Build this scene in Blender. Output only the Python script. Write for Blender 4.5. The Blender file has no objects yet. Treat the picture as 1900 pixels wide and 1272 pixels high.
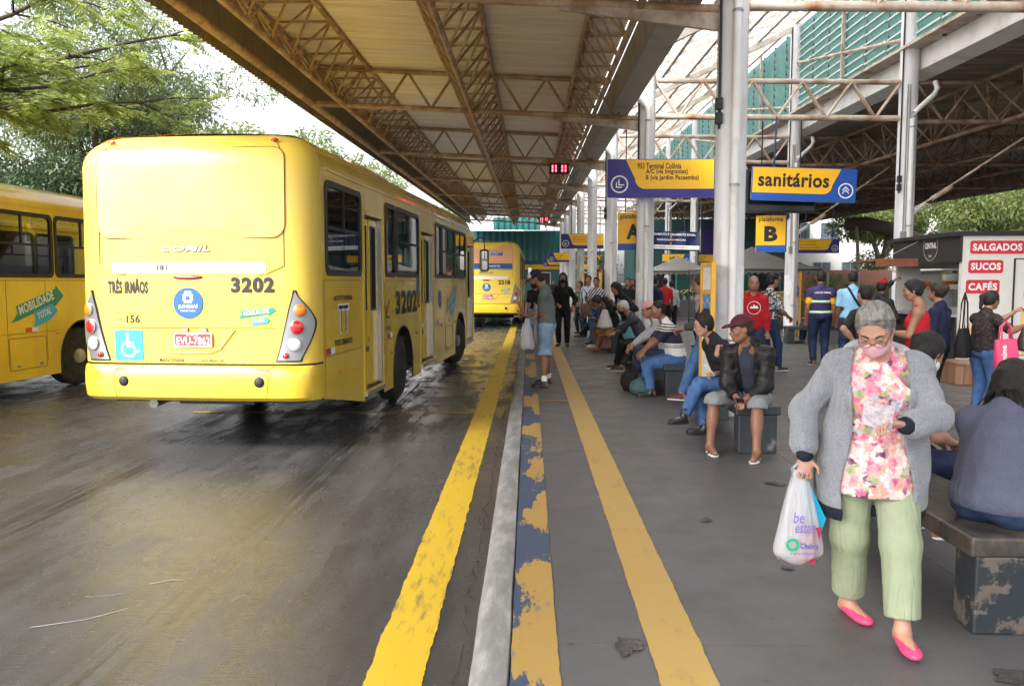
import bpy, math, random
import numpy as np
from mathutils import Vector, Matrix, Euler
from math import radians as R, sin, cos, pi, sqrt, atan2

SC = bpy.context.scene
COL = SC.collection
random.seed(7)
np.random.seed(7)

# ------------------------------------------------------------------ camera
cam_d = bpy.data.cameras.new("camera")
cam_d.lens = 28.0
cam_d.sensor_width = 36.0
cam_d.clip_start = 0.05
cam_d.clip_end = 600.0
CAM = bpy.data.objects.new("camera", cam_d)
COL.objects.link(CAM)
CAM.location = (0, 0, 1.61)
CAM.rotation_euler = (R(90 - 4.41), 0, R(1.24))
SC.camera = CAM

# ------------------------------------------------------------------ sky, sun, exposure
SUN_EL, SUN_AZ = 41.0, 224.0          # azimuth clockwise from +Y: behind the camera, to the left
W = bpy.data.worlds.new("World")
SC.world = W
W.use_nodes = True
nt = W.node_tree
nt.nodes.clear()
sky = nt.nodes.new("ShaderNodeTexSky")
sky.sky_type = 'NISHITA'
sky.sun_disc = False
sky.sun_elevation = R(SUN_EL)
sky.sun_rotation = R(SUN_AZ)
sky.altitude = 700
sky.air_density = 1.0
sky.dust_density = 8.0
sky.ozone_density = 1.0
hs = nt.nodes.new("ShaderNodeHueSaturation")
hs.inputs['Saturation'].default_value = 0.22
bg = nt.nodes.new("ShaderNodeBackground")
bg.inputs['Strength'].default_value = 0.15
wo = nt.nodes.new("ShaderNodeOutputWorld")
nt.links.new(sky.outputs[0], hs.inputs['Color'])
nt.links.new(hs.outputs[0], bg.inputs[0])
nt.links.new(bg.outputs[0], wo.inputs[0])

sun_d = bpy.data.lights.new("sun", 'SUN')
sun_d.energy = 0.85
sun_d.angle = R(11)
sun_d.color = (1.0, 0.96, 0.9)
SUN = bpy.data.objects.new("sun", sun_d)
COL.objects.link(SUN)
_d = Vector((sin(R(SUN_AZ)) * cos(R(SUN_EL)), cos(R(SUN_AZ)) * cos(R(SUN_EL)), sin(R(SUN_EL))))
SUN.rotation_euler = _d.to_track_quat('Z', 'Y').to_euler()

SC.view_settings.view_transform = 'Standard'
SC.view_settings.look = 'None'
SC.view_settings.exposure = 1.98
SC.view_settings.gamma = 1.0
SC.view_settings.use_curve_mapping = False
SC.cycles.use_denoising = True
SC.cycles.max_bounces = 8
SC.cycles.diffuse_bounces = 6
SC.cycles.glossy_bounces = 4
SC.cycles.transparent_max_bounces = 16
SC.cycles.sample_clamp_indirect = 6.0
# ------------------------------------------------------------------ materials
MATS = {}

def srgb(h):
    h = h.lstrip('#')
    return tuple(((c / 12.92) if c <= 0.04045 else ((c + 0.055) / 1.055) ** 2.4)
                 for c in (int(h[i:i + 2], 16) / 255 for i in (0, 2, 4)))

def mat(name, col, rough=0.5, metal=0.0, var=0.0, vscale=4.0, col2=None, cover=0.5, bump=0.0, bscale=40.0,
        stretch=(1, 1, 1), spec=0.5, coat=0.0, emit=None, rvar=0.0, trans=0.0, edge=0.12, detail=6.0, weave=0.0):
    """Principled material: base colour col, optional patches of col2 (wear, dirt), fine value variation and relief."""
    if name in MATS:
        return MATS[name]
    if isinstance(col, str):
        col = srgb(col)
    if isinstance(col2, str):
        col2 = srgb(col2)
    m = bpy.data.materials.new(name)
    m.use_nodes = True
    t = m.node_tree
    b = t.nodes['Principled BSDF']
    b.inputs['Base Color'].default_value = (*col, 1)
    b.inputs['Roughness'].default_value = rough
    b.inputs['Metallic'].default_value = metal
    b.inputs['Specular IOR Level'].default_value = spec
    b.inputs['Coat Weight'].default_value = coat
    b.inputs['Coat Roughness'].default_value = 0.08
    L = t.links.new
    N = t.nodes.new
    if var or col2 or bump or rvar:
        tc = N('ShaderNodeTexCoord')
        mp = N('ShaderNodeMapping')
        mp.inputs['Scale'].default_value = stretch
        L(tc.outputs['Object'], mp.inputs['Vector'])
    cur = None
    if col2 is not None:
        n = N('ShaderNodeTexNoise')
        n.inputs['Scale'].default_value = vscale
        n.inputs['Detail'].default_value = detail
        n.inputs['Roughness'].default_value = 0.62
        L(mp.outputs[0], n.inputs['Vector'])
        cr = N('ShaderNodeValToRGB')
        c = 0.68 - 0.36 * cover
        cr.color_ramp.elements[0].position = max(0.0, c - edge)
        cr.color_ramp.elements[1].position = min(1.0, c + edge)
        L(n.outputs[0], cr.inputs[0])
        mx = N('ShaderNodeMix')
        mx.data_type = 'RGBA'
        mx.inputs[6].default_value = (*col, 1)
        mx.inputs[7].default_value = (*col2, 1)
        L(cr.outputs[0], mx.inputs[0])
        cur = mx.outputs[2]
    if var:
        n2 = N('ShaderNodeTexNoise')
        n2.inputs['Scale'].default_value = vscale * 2.7
        n2.inputs['Detail'].default_value = 8
        L(mp.outputs[0], n2.inputs['Vector'])
        mr = N('ShaderNodeMapRange')
        mr.inputs[1].default_value = 0.25
        mr.inputs[2].default_value = 0.75
        mr.inputs[3].default_value = 1 - var
        mr.inputs[4].default_value = 1 + var
        L(n2.outputs[0], mr.inputs[0])
        mm = N('ShaderNodeVectorMath')
        mm.operation = 'SCALE'
        if cur is not None:
            L(cur, mm.inputs[0])
        else:
            mm.inputs[0].default_value = col
        L(mr.outputs[0], mm.inputs['Scale'])
        cur = mm.outputs[0]
    if cur is not None:
        L(cur, b.inputs['Base Color'])
    if rvar:
        n3 = N('ShaderNodeTexNoise')
        n3.inputs['Scale'].default_value = vscale * 1.3
        n3.inputs['Detail'].default_value = 5
        L(mp.outputs[0], n3.inputs['Vector'])
        mr = N('ShaderNodeMapRange')
        mr.inputs[1].default_value = 0.3
        mr.inputs[2].default_value = 0.7
        mr.inputs[3].default_value = max(0.02, rough - rvar)
        mr.inputs[4].default_value = min(1, rough + rvar)
        L(n3.outputs[0], mr.inputs[0])
        L(mr.outputs[0], b.inputs['Roughness'])
    if bump:
        n4 = N('ShaderNodeTexNoise')
        n4.inputs['Scale'].default_value = bscale
        n4.inputs['Detail'].default_value = 4
        L(mp.outputs[0], n4.inputs['Vector'])
        bp = N('ShaderNodeBump')
        bp.inputs['Strength'].default_value = 1.0
        bp.inputs['Distance'].default_value = bump
        L(n4.outputs[0], bp.inputs['Height'])
        L(bp.outputs[0], b.inputs['Normal'])
    if trans:
        tr = N('ShaderNodeBsdfTranslucent')
        tr.inputs[0].default_value = (*col, 1)
        if cur is not None:
            L(cur, tr.inputs[0])
        ms = N('ShaderNodeMixShader')
        ms.inputs[0].default_value = trans
        L(b.outputs[0], ms.inputs[1])
        L(tr.outputs[0], ms.inputs[2])
        L(ms.outputs[0], t.nodes['Material Output'].inputs[0])
    if emit:
        b.inputs['Emission Color'].default_value = (*emit[0], 1)
        b.inputs['Emission Strength'].default_value = emit[1]
    MATS[name] = m
    return m

def glass_mat(name, tint, gloss=1.0, rough=0.03):
    """Thin pane: transparent with a tint, reflecting by Fresnel."""
    if name in MATS:
        return MATS[name]
    m = bpy.data.materials.new(name)
    m.use_nodes = True
    t = m.node_tree
    t.nodes.clear()
    N, L = t.nodes.new, t.links.new
    tr = N('ShaderNodeBsdfTransparent')
    tr.inputs[0].default_value = (*tint, 1)
    gl = N('ShaderNodeBsdfGlossy')
    gl.inputs['Roughness'].default_value = rough
    fr = N('ShaderNodeFresnel')
    fr.inputs[0].default_value = 1.5
    ml = N('ShaderNodeMath')
    ml.operation = 'MULTIPLY_ADD'
    ml.inputs[1].default_value = gloss
    ml.inputs[2].default_value = 0.04
    L(fr.outputs[0], ml.inputs[0])
    ms = N('ShaderNodeMixShader')
    L(ml.outputs[0], ms.inputs[0])
    L(tr.outputs[0], ms.inputs[1])
    L(gl.outputs[0], ms.inputs[2])
    o = N('ShaderNodeOutputMaterial')
    L(ms.outputs[0], o.inputs[0])
    MATS[name] = m
    return m

# ------------------------------------------------------------------ objects
def put(name, me, parent=None, loc=None, rot=None):
    o = bpy.data.objects.new(name, me)
    COL.objects.link(o)
    if parent is not None:
        o.parent = parent
    if loc is not None:
        o.location = loc
    if rot is not None:
        o.rotation_euler = rot
    return o

def tag(o, label=None, cat=None, group=None, kind=None):
    if label:
        o["label"] = label
    if cat:
        o["category"] = cat
    if group:
        o["group"] = group
    if kind:
        o["kind"] = kind
    return o

def empty(name, loc=(0, 0, 0), rz=0.0):
    o = bpy.data.objects.new(name, None)
    COL.objects.link(o)
    o.empty_display_size = 0.1
    o.location = loc
    o.rotation_euler = (0, 0, rz)
    return o

def thing(name, label, cat, loc=(0, 0, 0), rz=0.0, group=None):
    return tag(empty(name, loc, rz), label, cat, group)

class MB:
    """Collects shapes into one mesh."""
    def __init__(s):
        s.v, s.f = [], []

    def add(s, vs, fs):
        n = len(s.v)
        s.v.extend([tuple(p) for p in vs])
        s.f.extend([tuple(i + n for i in f) for f in fs])
        return s

    def box(s, c, d, rot=None, taper=1.0):
        hx, hy, hz = d[0] / 2, d[1] / 2, d[2] / 2
        vs = []
        for z in (-hz, hz):
            k = taper if z > 0 else 1.0
            for x, y in ((-hx, -hy), (hx, -hy), (hx, hy), (-hx, hy)):
                vs.append(Vector((x * k, y * k, z)))
        if rot is not None:
            M = rot if isinstance(rot, Matrix) else Euler(rot).to_matrix()
            vs = [M @ p for p in vs]
        c = Vector(c)
        return s.add([p + c for p in vs], [(0, 3, 2, 1), (4, 5, 6, 7), (0, 1, 5, 4), (1, 2, 6, 5), (2, 3, 7, 6), (3, 0, 4, 7)])

    def b2(s, x0, x1, y0, y1, z0, z1):
        return s.box(((x0 + x1) / 2, (y0 + y1) / 2, (z0 + z1) / 2), (abs(x1 - x0), abs(y1 - y0), abs(z1 - z0)))

    def tube(s, p0, p1, r0, r1=None, n=8, cap=True):
        p0, p1 = Vector(p0), Vector(p1)
        r1 = r0 if r1 is None else r1
        d = (p1 - p0)
        if d.length < 1e-6:
            return s
        q = d.to_track_quat('Z', 'Y').to_matrix()
        vs = []
        for p, r in ((p0, r0), (p1, r1)):
            for i in range(n):
                a = 2 * pi * i / n
                vs.append(p + q @ Vector((r * cos(a), r * sin(a), 0)))
        fs = [(i, (i + 1) % n, n + (i + 1) % n, n + i) for i in range(n)]
        if cap:
            fs.append(tuple(range(n - 1, -1, -1)))
            fs.append(tuple(range(n, 2 * n)))
        return s.add(vs, fs)

    def path(s, pts, r, n=8, closed=False, cap=True):
        """Swept round tube through points; r a number or a list."""
        pts = [Vector(p) for p in pts]
        m = len(pts)
        rs = r if isinstance(r, (list, tuple)) else [r] * m
        vs, fs = [], []
        up = Vector((0, 0, 1))
        for i, p in enumerate(pts):
            a = pts[(i - 1) % m] if (closed or i > 0) else p
            b = pts[(i + 1) % m] if (closed or i < m - 1) else p
            d = (b - a).normalized()
            u = up - d * up.dot(d)
            if u.length < 0.05:
                u = Vector((1, 0, 0)) - d * d.x
            u.normalize()
            w = d.cross(u)
            for k in range(n):
                t = 2 * pi * k / n
                vs.append(p + (u * cos(t) + w * sin(t)) * rs[i])
        for i in range(m if closed else m - 1):
            j = (i + 1) % m
            for k in range(n):
                l = (k + 1) % n
                fs.append((i * n + k, i * n + l, j * n + l, j * n + k))
        if cap and not closed:
            fs.append(tuple(range(n - 1, -1, -1)))
            fs.append(tuple((m - 1) * n + k for k in range(n)))
        return s.add(vs, fs)

    def prism(s, poly, axis, a, b):
        """Extrudes a polygon (2-D points) along axis 'x','y' or 'z' from a to b."""
        def P(p, t):
            return {'x': (t, p[0], p[1]), 'y': (p[0], t, p[1]), 'z': (p[0], p[1], t)}[axis]
        n = len(poly)
        vs = [P(p, a) for p in poly] + [P(p, b) for p in poly]
        fs = [(i, (i + 1) % n, n + (i + 1) % n, n + i) for i in range(n)]
        fs += [tuple(range(n - 1, -1, -1)), tuple(range(n, 2 * n))]
        return s.add(vs, fs)

    def ring(s, outer, inner, axis, a, b):
        """A frame: outer and inner polygons of equal length, extruded along axis."""
        def P(p, t):
            return {'x': (t, p[0], p[1]), 'y': (p[0], t, p[1]), 'z': (p[0], p[1], t)}[axis]
        n = len(outer)
        vs = [P(p, a) for p in outer] + [P(p, a) for p in inner] + [P(p, b) for p in outer] + [P(p, b) for p in inner]
        fs = []
        for i in range(n):
            j = (i + 1) % n
            fs += [(i, j, n + j, n + i), (2 * n + i, 3 * n + i, 3 * n + j, 2 * n + j),
                   (i, 2 * n + i, 2 * n + j, j), (n + i, n + j, 3 * n + j, 3 * n + i)]
        return s.add(vs, fs)

    def lathe(s, prof, c=(0, 0, 0), n=16, axis='z'):
        vs, fs = [], []
        for r, z in prof:
            for k in range(n):
                t = 2 * pi * k / n
                p = (r * cos(t), r * sin(t), z)
                if axis == 'x':
                    p = (z, r * cos(t), r * sin(t))
                elif axis == 'y':
                    p = (r * cos(t), z, r * sin(t))
                vs.append((p[0] + c[0], p[1] + c[1], p[2] + c[2]))
        m = len(prof)
        for i in range(m - 1):
            for k in range(n):
                l = (k + 1) % n
                fs.append((i * n + k, i * n + l, (i + 1) * n + l, (i + 1) * n + k))
        fs.append(tuple(range(n - 1, -1, -1)))
        fs.append(tuple((m - 1) * n + k for k in range(n)))
        return s.add(vs, fs)

    def ball(s, c, r, n=10, m=6):
        rx, ry, rz = r if isinstance(r, (list, tuple)) else (r, r, r)
        vs, fs = [], []
        for i in range(m + 1):
            a = pi * i / m
            for k in range(n):
                t = 2 * pi * k / n
                vs.append((c[0] + rx * sin(a) * cos(t), c[1] + ry * sin(a) * sin(t), c[2] + rz * cos(a)))
        for i in range(m):
            for k in range(n):
                l = (k + 1) % n
                fs.append((i * n + k, (i + 1) * n + k, (i + 1) * n + l, i * n + l))
        return s.add(vs, fs)

    def mesh(s, name, m, smooth=False, fix=True):
        me = bpy.data.meshes.new(name)
        me.from_pydata(s.v, [], s.f)
        me.validate()
        if fix:
            import bmesh
            b = bmesh.new()
            b.from_mesh(me)
            bmesh.ops.recalc_face_normals(b, faces=b.faces)
            b.to_mesh(me)
            b.free()
        if m is not None:
            me.materials.append(m)
        if smooth:
            me.polygons.foreach_set('use_smooth', [True] * len(me.polygons))
            if smooth != 'all':
                try:
                    me.set_sharp_from_angle(angle=R(40))
                except Exception:
                    pass
        return me

    def obj(s, name, m, parent=None, loc=None, rot=None, smooth=False, fix=True):
        return put(name, s.mesh(name, m, smooth, fix), parent, loc, rot)

def rrect(x0, x1, y0, y1, r, n=4):
    pts = []
    for cx, cy, a0 in ((x1 - r, y1 - r, 0), (x0 + r, y1 - r, 90), (x0 + r, y0 + r, 180), (x1 - r, y0 + r, 270)):
        for k in range(n + 1):
            a = R(a0 + 90 * k / n)
            pts.append((cx + r * cos(a), cy + r * sin(a)))
    return pts

# ------------------------------------------------------------------ lettering
_TXT = {}

def _glyphs(s, bold, shear=0.0):
    k = (s, bold, shear)
    if k in _TXT:
        return _TXT[k]
    c = bpy.data.curves.new("lettering", 'FONT')
    c.body = s
    c.size = 1.0
    c.offset = bold
    c.shear = shear
    c.resolution_u = 3
    c.space_character = 1.0 + bold * 2.4
    c.space_line = 1.0
    o = bpy.data.objects.new("lettering", c)
    me = bpy.data.meshes.new_from_object(o)
    v = np.array([p.co[:] for p in me.vertices]) if len(me.vertices) else np.zeros((1, 3))
    f = [tuple(p.vertices) for p in me.polygons]
    bpy.data.objects.remove(o)
    bpy.data.curves.remove(c)
    bpy.data.meshes.remove(me)
    lo, hi = v.min(0), v.max(0)
    v = (v - lo) / np.maximum(hi - lo, 1e-6)
    asp = (hi - lo)[0] / max((hi - lo)[1], 1e-6)
    _TXT[k] = (v, f, asp)
    return _TXT[k]

def frame_m(origin, right, up):
    r, u = Vector(right).normalized(), Vector(up).normalized()
    n = r.cross(u)
    return Matrix(((r.x, u.x, n.x, origin[0]), (r.y, u.y, n.y, origin[1]), (r.z, u.z, n.z, origin[2]), (0, 0, 0, 1)))

def lettering(parent, s, x0, x1, y0, y1, M, m, bold=0.02, shear=0.0, name="lettering", keep=False):
    """Flat raised print fitted to the box x0..x1, y0..y1 of the frame M (x right, y up, z out of the surface)."""
    v, f, asp = _glyphs(s, bold, shear)
    if keep:                       # keep natural width for the height
        x1 = x0 + (y1 - y0) * asp
    vs = [M @ Vector((x0 + p[0] * (x1 - x0), y0 + p[1] * (y1 - y0), 0.0)) for p in v]
    me = bpy.data.meshes.new(name)
    me.from_pydata([tuple(p) for p in vs], [], f)
    me.materials.append(m)
    return put(name, me, parent)

def flat(parent, poly, M, m, name, z=0.0, depth=0.002):
    """A thin plate with outline poly in the frame M."""
    n = len(poly)
    vs = [M @ Vector((p[0], p[1], z)) for p in poly] + [M @ Vector((p[0], p[1], z - depth)) for p in poly]
    fs = [tuple(range(n)), tuple(range(2 * n - 1, n - 1, -1))] + [(i, n + i, n + (i + 1) % n, (i + 1) % n) for i in range(n)]
    return MB().add(vs, fs).obj(name, m, parent)

def disc(cx, cy, r, n=28):
    return [(cx + r * cos(2 * pi * k / n), cy + r * sin(2 * pi * k / n)) for k in range(n)]

def flat_ring(parent, cx, cy, r0, r1, M, m, name, z=0.0, n=28):
    vs, fs = [], []
    for k in range(n):
        a = 2 * pi * k / n
        for r in (r0, r1):
            vs.append(M @ Vector((cx + r * cos(a), cy + r * sin(a), z)))
    for k in range(n):
        l = (k + 1) % n
        fs.append((2 * k, 2 * k + 1, 2 * l + 1, 2 * l))
    return MB().add(vs, fs).obj(name, m, parent)
# ------------------------------------------------------------------ shared materials
m_white = mat("white_paint", (0.72, 0.71, 0.70), 0.45, var=0.06, vscale=2.0, col2=(0.50, 0.47, 0.43), cover=0.12, edge=0.1)
m_colm = mat("column_paint", (0.66, 0.66, 0.68), 0.4, var=0.05, vscale=1.6, col2=(0.45, 0.42, 0.39), cover=0.1, stretch=(3, 3, 0.6))
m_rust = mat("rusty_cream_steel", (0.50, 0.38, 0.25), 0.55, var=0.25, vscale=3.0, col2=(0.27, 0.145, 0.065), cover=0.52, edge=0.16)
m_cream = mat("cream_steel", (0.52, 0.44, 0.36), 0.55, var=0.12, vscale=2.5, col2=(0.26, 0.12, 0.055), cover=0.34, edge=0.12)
m_shaderust = mat("shaded_rusty_steel", (0.26, 0.19, 0.135), 0.6, var=0.3, vscale=3.0, col2=(0.15, 0.07, 0.032), cover=0.5)  # rusty steel with the right canopy's shade put into its colour
m_black = mat("black_rubber", (0.012, 0.012, 0.013), 0.45, var=0.2)
m_blackm = mat("black_matte", (0.018, 0.018, 0.02), 0.6, var=0.2)
m_grey = mat("grey_metal", (0.30, 0.30, 0.30), 0.4, metal=0.4, var=0.1)
m_yellowp = mat("yellow_enamel", (0.72, 0.38, 0.015), 0.4, var=0.08, col2=(0.45, 0.22, 0.03), cover=0.1)
m_syel = mat("sign_yellow", (0.86, 0.46, 0.008), 0.38, var=0.04)
m_sblue = mat("sign_blue", (0.008, 0.075, 0.36), 0.38, var=0.05)
m_sviolet = mat("sign_violet_blue", (0.024, 0.022, 0.21), 0.38, var=0.05)
m_print = mat("print_black", (0.012, 0.012, 0.014), 0.5)
m_pwhite = mat("print_white", (0.8, 0.8, 0.8), 0.5)

def link_math(t, op, a, b=None, c=None, clamp=False):
    n = t.nodes.new('ShaderNodeMath')
    n.operation = op
    n.use_clamp = clamp
    for i, x in enumerate((a, b, c)):
        if x is None:
            continue
        if isinstance(x, (int, float)):
            n.inputs[i].default_value = x
        else:
            t.links.new(x, n.inputs[i])
    return n.outputs[0]

def noise(t, vec, scale, detail=5, rough=0.55, stretch=None):
    n = t.nodes.new('ShaderNodeTexNoise')
    n.inputs['Scale'].default_value = scale
    n.inputs['Detail'].default_value = detail
    n.inputs['Roughness'].default_value = rough
    if stretch:
        mp = t.nodes.new('ShaderNodeMapping')
        mp.inputs['Scale'].default_value = stretch
        t.links.new(vec, mp.inputs['Vector'])
        vec = mp.outputs[0]
    t.links.new(vec, n.inputs['Vector'])
    return n.outputs[0]

def ramp(t, x, stops):
    n = t.nodes.new('ShaderNodeValToRGB')
    e = n.color_ramp.elements
    while len(e) < len(stops):
        e.new(0.5)
    for k, (p, c) in enumerate(stops):
        e[k].position = p
        e[k].color = (*c, 1) if len(c) == 3 else c
    t.links.new(x, n.inputs[0])
    return n.outputs[0]

def mixc(t, f, a, b, mode='MIX'):
    n = t.nodes.new('ShaderNodeMix')
    n.data_type = 'RGBA'
    n.blend_type = mode
    for i, x in ((0, f), (6, a), (7, b)):
        if isinstance(x, (int, float)):
            n.inputs[i].default_value = x
        elif isinstance(x, tuple):
            n.inputs[i].default_value = (*x, 1)
        else:
            t.links.new(x, n.inputs[i])
    return n.outputs[2]

def new_mat(name):
    m = bpy.data.materials.new(name)
    m.use_nodes = True
    t = m.node_tree
    tc = t.nodes.new('ShaderNodeTexCoord')
    MATS[name] = m
    return m, t, t.nodes['Principled BSDF'], tc.outputs['Object']

def set_bump(t, b, h, dist):
    n = t.nodes.new('ShaderNodeBump')
    n.inputs['Distance'].default_value = dist
    t.links.new(h, n.inputs['Height'])
    t.links.new(n.outputs[0], b.inputs['Normal'])

# wet, oily concrete carriageway
m_road, t, b, oc = new_mat("wet_road")
big = noise(t, oc, 0.35, 4)
mid = noise(t, oc, 1.6, 7, 0.62)
strk = noise(t, oc, 2.0, 6, 0.6, (3.0, 0.45, 1))
fine = noise(t, oc, 60, 3)
broom = noise(t, oc, 8.0, 4, 0.6, (0.7, 14.0, 1))
c1 = ramp(t, big, [(0.3, (0.038, 0.038, 0.040)), (0.7, (0.080, 0.081, 0.084))])
c2 = ramp(t, strk, [(0.3, (0.028, 0.028, 0.029)), (0.62, (0.082, 0.082, 0.085)), (0.8, (0.145, 0.135, 0.12))])
cc = mixc(t, 0.5, c1, c2)
cc = mixc(t, link_math(t, 'MULTIPLY', fine, 0.5), cc, (0.035, 0.03, 0.028))
t.links.new(cc, b.inputs['Base Color'])
sxr = t.nodes.new('ShaderNodeSeparateXYZ')
t.links.new(oc, sxr.inputs[0])
wob = link_math(t, 'MULTIPLY', noise(t, oc, 0.8, 3), 0.5)
trk = None
for x0, hw in ((-1.95, 0.34), (-3.75, 0.30), (-7.2, 0.35)):
    d = link_math(t, 'ABSOLUTE', link_math(t, 'ADD', link_math(t, 'SUBTRACT', sxr.outputs[0], x0), link_math(t, 'SUBTRACT', wob, 0.25)))
    k = link_math(t, 'SUBTRACT', 1.0, link_math(t, 'DIVIDE', d, hw), clamp=True)
    trk = k if trk is None else link_math(t, 'MAXIMUM', trk, k)
tread = noise(t, oc, 1.0, 4, 0.6, (16.0, 0.5, 1))
trk = link_math(t, 'MULTIPLY', trk, ramp(t, tread, [(0.42, (0, 0, 0)), (0.58, (1, 1, 1))]))
cc = mixc(t, link_math(t, 'MULTIPLY', trk, 0.75), cc, (0.014, 0.013, 0.013))
t.links.new(cc, b.inputs['Base Color'])
wet = ramp(t, link_math(t, 'ADD', link_math(t, 'MULTIPLY', mid, 0.55), link_math(t, 'MULTIPLY', strk, 0.5)),
           [(0.42, (0.12,) * 3), (0.52, (0.27,) * 3), (0.66, (0.5,) * 3)])
wet = mixc(t, link_math(t, 'MULTIPLY', trk, 0.8), wet, (0.06, 0.06, 0.06))
t.links.new(wet, b.inputs['Roughness'])
b.inputs['Specular IOR Level'].default_value = 0.55
h = link_math(t, 'ADD', link_math(t, 'MULTIPLY', broom, 0.5), link_math(t, 'ADD', link_math(t, 'MULTIPLY', fine, 0.3), link_math(t, 'MULTIPLY', mid, 0.9)))
set_bump(t, b, h, 0.006)

# painted platform floor
m_plat, t, b, oc = new_mat("painted_concrete_floor")
big = noise(t, oc, 0.5, 5)
mid = noise(t, oc, 2.2, 8, 0.65)
fine = noise(t, oc, 45, 4)
c = ramp(t, big, [(0.3, (0.068, 0.067, 0.068)), (0.7, (0.095, 0.093, 0.093))])
c = mixc(t, ramp(t, mid, [(0.58, (0, 0, 0)), (0.75, (0.5,) * 3)]), c, (0.046, 0.043, 0.042))
c = mixc(t, link_math(t, 'MULTIPLY', fine, 0.35), c, (0.105, 0.10, 0.098))
spots = noise(t, oc, 3.1, 2)
sp = ramp(t, spots, [(0.735, (0, 0, 0)), (0.75, (1, 1, 1))])
c = mixc(t, link_math(t, 'MULTIPLY', sp, 0.6), c, (0.035, 0.03, 0.027))
vr = t.nodes.new('ShaderNodeTexVoronoi')
vr.inputs['Scale'].default_value = 4.5
t.links.new(oc, vr.inputs['Vector'])
gum = ramp(t, vr.outputs['Distance'], [(0.055, (1, 1, 1)), (0.085, (0, 0, 0))])
c = mixc(t, link_math(t, 'MULTIPLY', gum, 0.55), c, (0.035, 0.033, 0.032))
scuff = noise(t, oc, 3.0, 6, 0.7, (6.0, 0.8, 1))
c = mixc(t, ramp(t, scuff, [(0.66, (0, 0, 0)), (0.8, (0.6,) * 3)]), c, (0.15, 0.147, 0.145))
t.links.new(c, b.inputs['Base Color'])
rr = ramp(t, mid, [(0.35, (0.38,) * 3), (0.7, (0.62,) * 3)])
t.links.new(rr, b.inputs['Roughness'])
set_bump(t, b, fine, 0.0012)

# kerb stone, whitewashed and worn
m_kerb, t, b, oc = new_mat("worn_kerb_stone")
n1 = noise(t, oc, 5.0, 8, 0.7, (1.5, 0.5, 1.5))
n2 = noise(t, oc, 70, 3)
c = ramp(t, n1, [(0.36, (0.125, 0.124, 0.122)), (0.52, (0.19, 0.188, 0.186)), (0.68, (0.33, 0.33, 0.33))])
c = mixc(t, link_math(t, 'MULTIPLY', n2, 0.4), c, (0.16, 0.155, 0.15))
t.links.new(c, b.inputs['Base Color'])
b.inputs['Roughness'].default_value = 0.75
set_bump(t, b, n2, 0.003)

# road yellow paint
def paint(name, col, worn, cover, sx, sc=6.0, rough=0.5):
    m, t, b, oc = new_mat(name)
    n1 = noise(t, oc, sc, 9, 0.72, sx)
    n2 = noise(t, oc, 0.9, 3)
    n3 = noise(t, oc, 90, 2)
    f = ramp(t, link_math(t, 'ADD', link_math(t, 'MULTIPLY', n1, 0.8), link_math(t, 'MULTIPLY', n2, 0.2)),
             [(cover, (0, 0, 0)), (cover + 0.10, (1, 1, 1))])
    cl = mixc(t, link_math(t, 'MULTIPLY', n3, 0.35), col, tuple(x * 0.6 for x in col))
    cl = mixc(t, link_math(t, 'MULTIPLY', f, 0.8), cl, worn)
    t.links.new(cl, b.inputs['Base Color'])
    b.inputs['Roughness'].default_value = rough
    set_bump(t, b, n3, 0.001)
    return m
m_line = paint("yellow_road_paint", (0.55, 0.365, 0.03), (0.15, 0.12, 0.06), 0.52, (6, 1.2, 1), 3.0, 0.42)
m_pline = paint("yellow_floor_paint", (0.41, 0.265, 0.078), (0.26, 0.17, 0.06), 0.55, (2, 1, 1), 2.0, 0.55)

# blue and yellow peeling edge strip
m_strip, t, b, oc = new_mat("peeling_edge_paint")
sx = t.nodes.new('ShaderNodeSeparateXYZ')
t.links.new(oc, sx.inputs[0])
n1 = noise(t, oc, 2.6, 9, 0.72, (2.2, 0.55, 1))
n1b = noise(t, oc, 0.45, 2, 0.5, (0.2, 1.0, 1))
n2 = noise(t, oc, 60, 3)
grad = link_math(t, 'MULTIPLY', sx.outputs[0], 0.55)
f = link_math(t, 'ADD', link_math(t, 'ADD', link_math(t, 'MULTIPLY', n1, 0.75), grad), link_math(t, 'MULTIPLY', n1b, 1.25))
yb = ramp(t, link_math(t, 'MULTIPLY', f, 0.8), [(0.815, (0.036, 0.058, 0.11)), (0.827, (0.38, 0.235, 0.055))])
g = noise(t, oc, 3.4, 9, 0.72, (1.4, 0.6, 1))
gm = ramp(t, g, [(0.60, (0, 0, 0)), (0.64, (1, 1, 1))])
c = mixc(t, link_math(t, 'MULTIPLY', gm, 0.75), yb, (0.16, 0.16, 0.165))
c = mixc(t, link_math(t, 'MULTIPLY', n2, 0.3), c, (0.08, 0.08, 0.08))
t.links.new(c, b.inputs['Base Color'])
b.inputs['Roughness'].default_value = 0.55
set_bump(t, b, n1, 0.003)

# ------------------------------------------------------------------ ground, road, platform
m_ground = mat("far_ground", (0.10, 0.10, 0.085), 0.9, var=0.3, vscale=0.3)
tag(MB().add([(-300, -60, -0.32), (300, -60, -0.32), (300, 400, -0.32), (-300, 400, -0.32)], [(0, 1, 2, 3)]).obj("ground", m_ground), kind="structure")
ZR = -0.18
tag(MB().add([(-60, -12, ZR), (-0.2, -12, ZR), (-0.2, 140, ZR), (-60, 140, ZR)], [(0, 1, 2, 3)]).obj("road", m_road), kind="structure")
tag(MB().add([(11.6, -12, ZR), (30, -12, ZR), (30, 140, ZR), (11.6, 140, ZR)], [(0, 1, 2, 3)]).obj("bus_lane_road", m_road), kind="structure")

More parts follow.
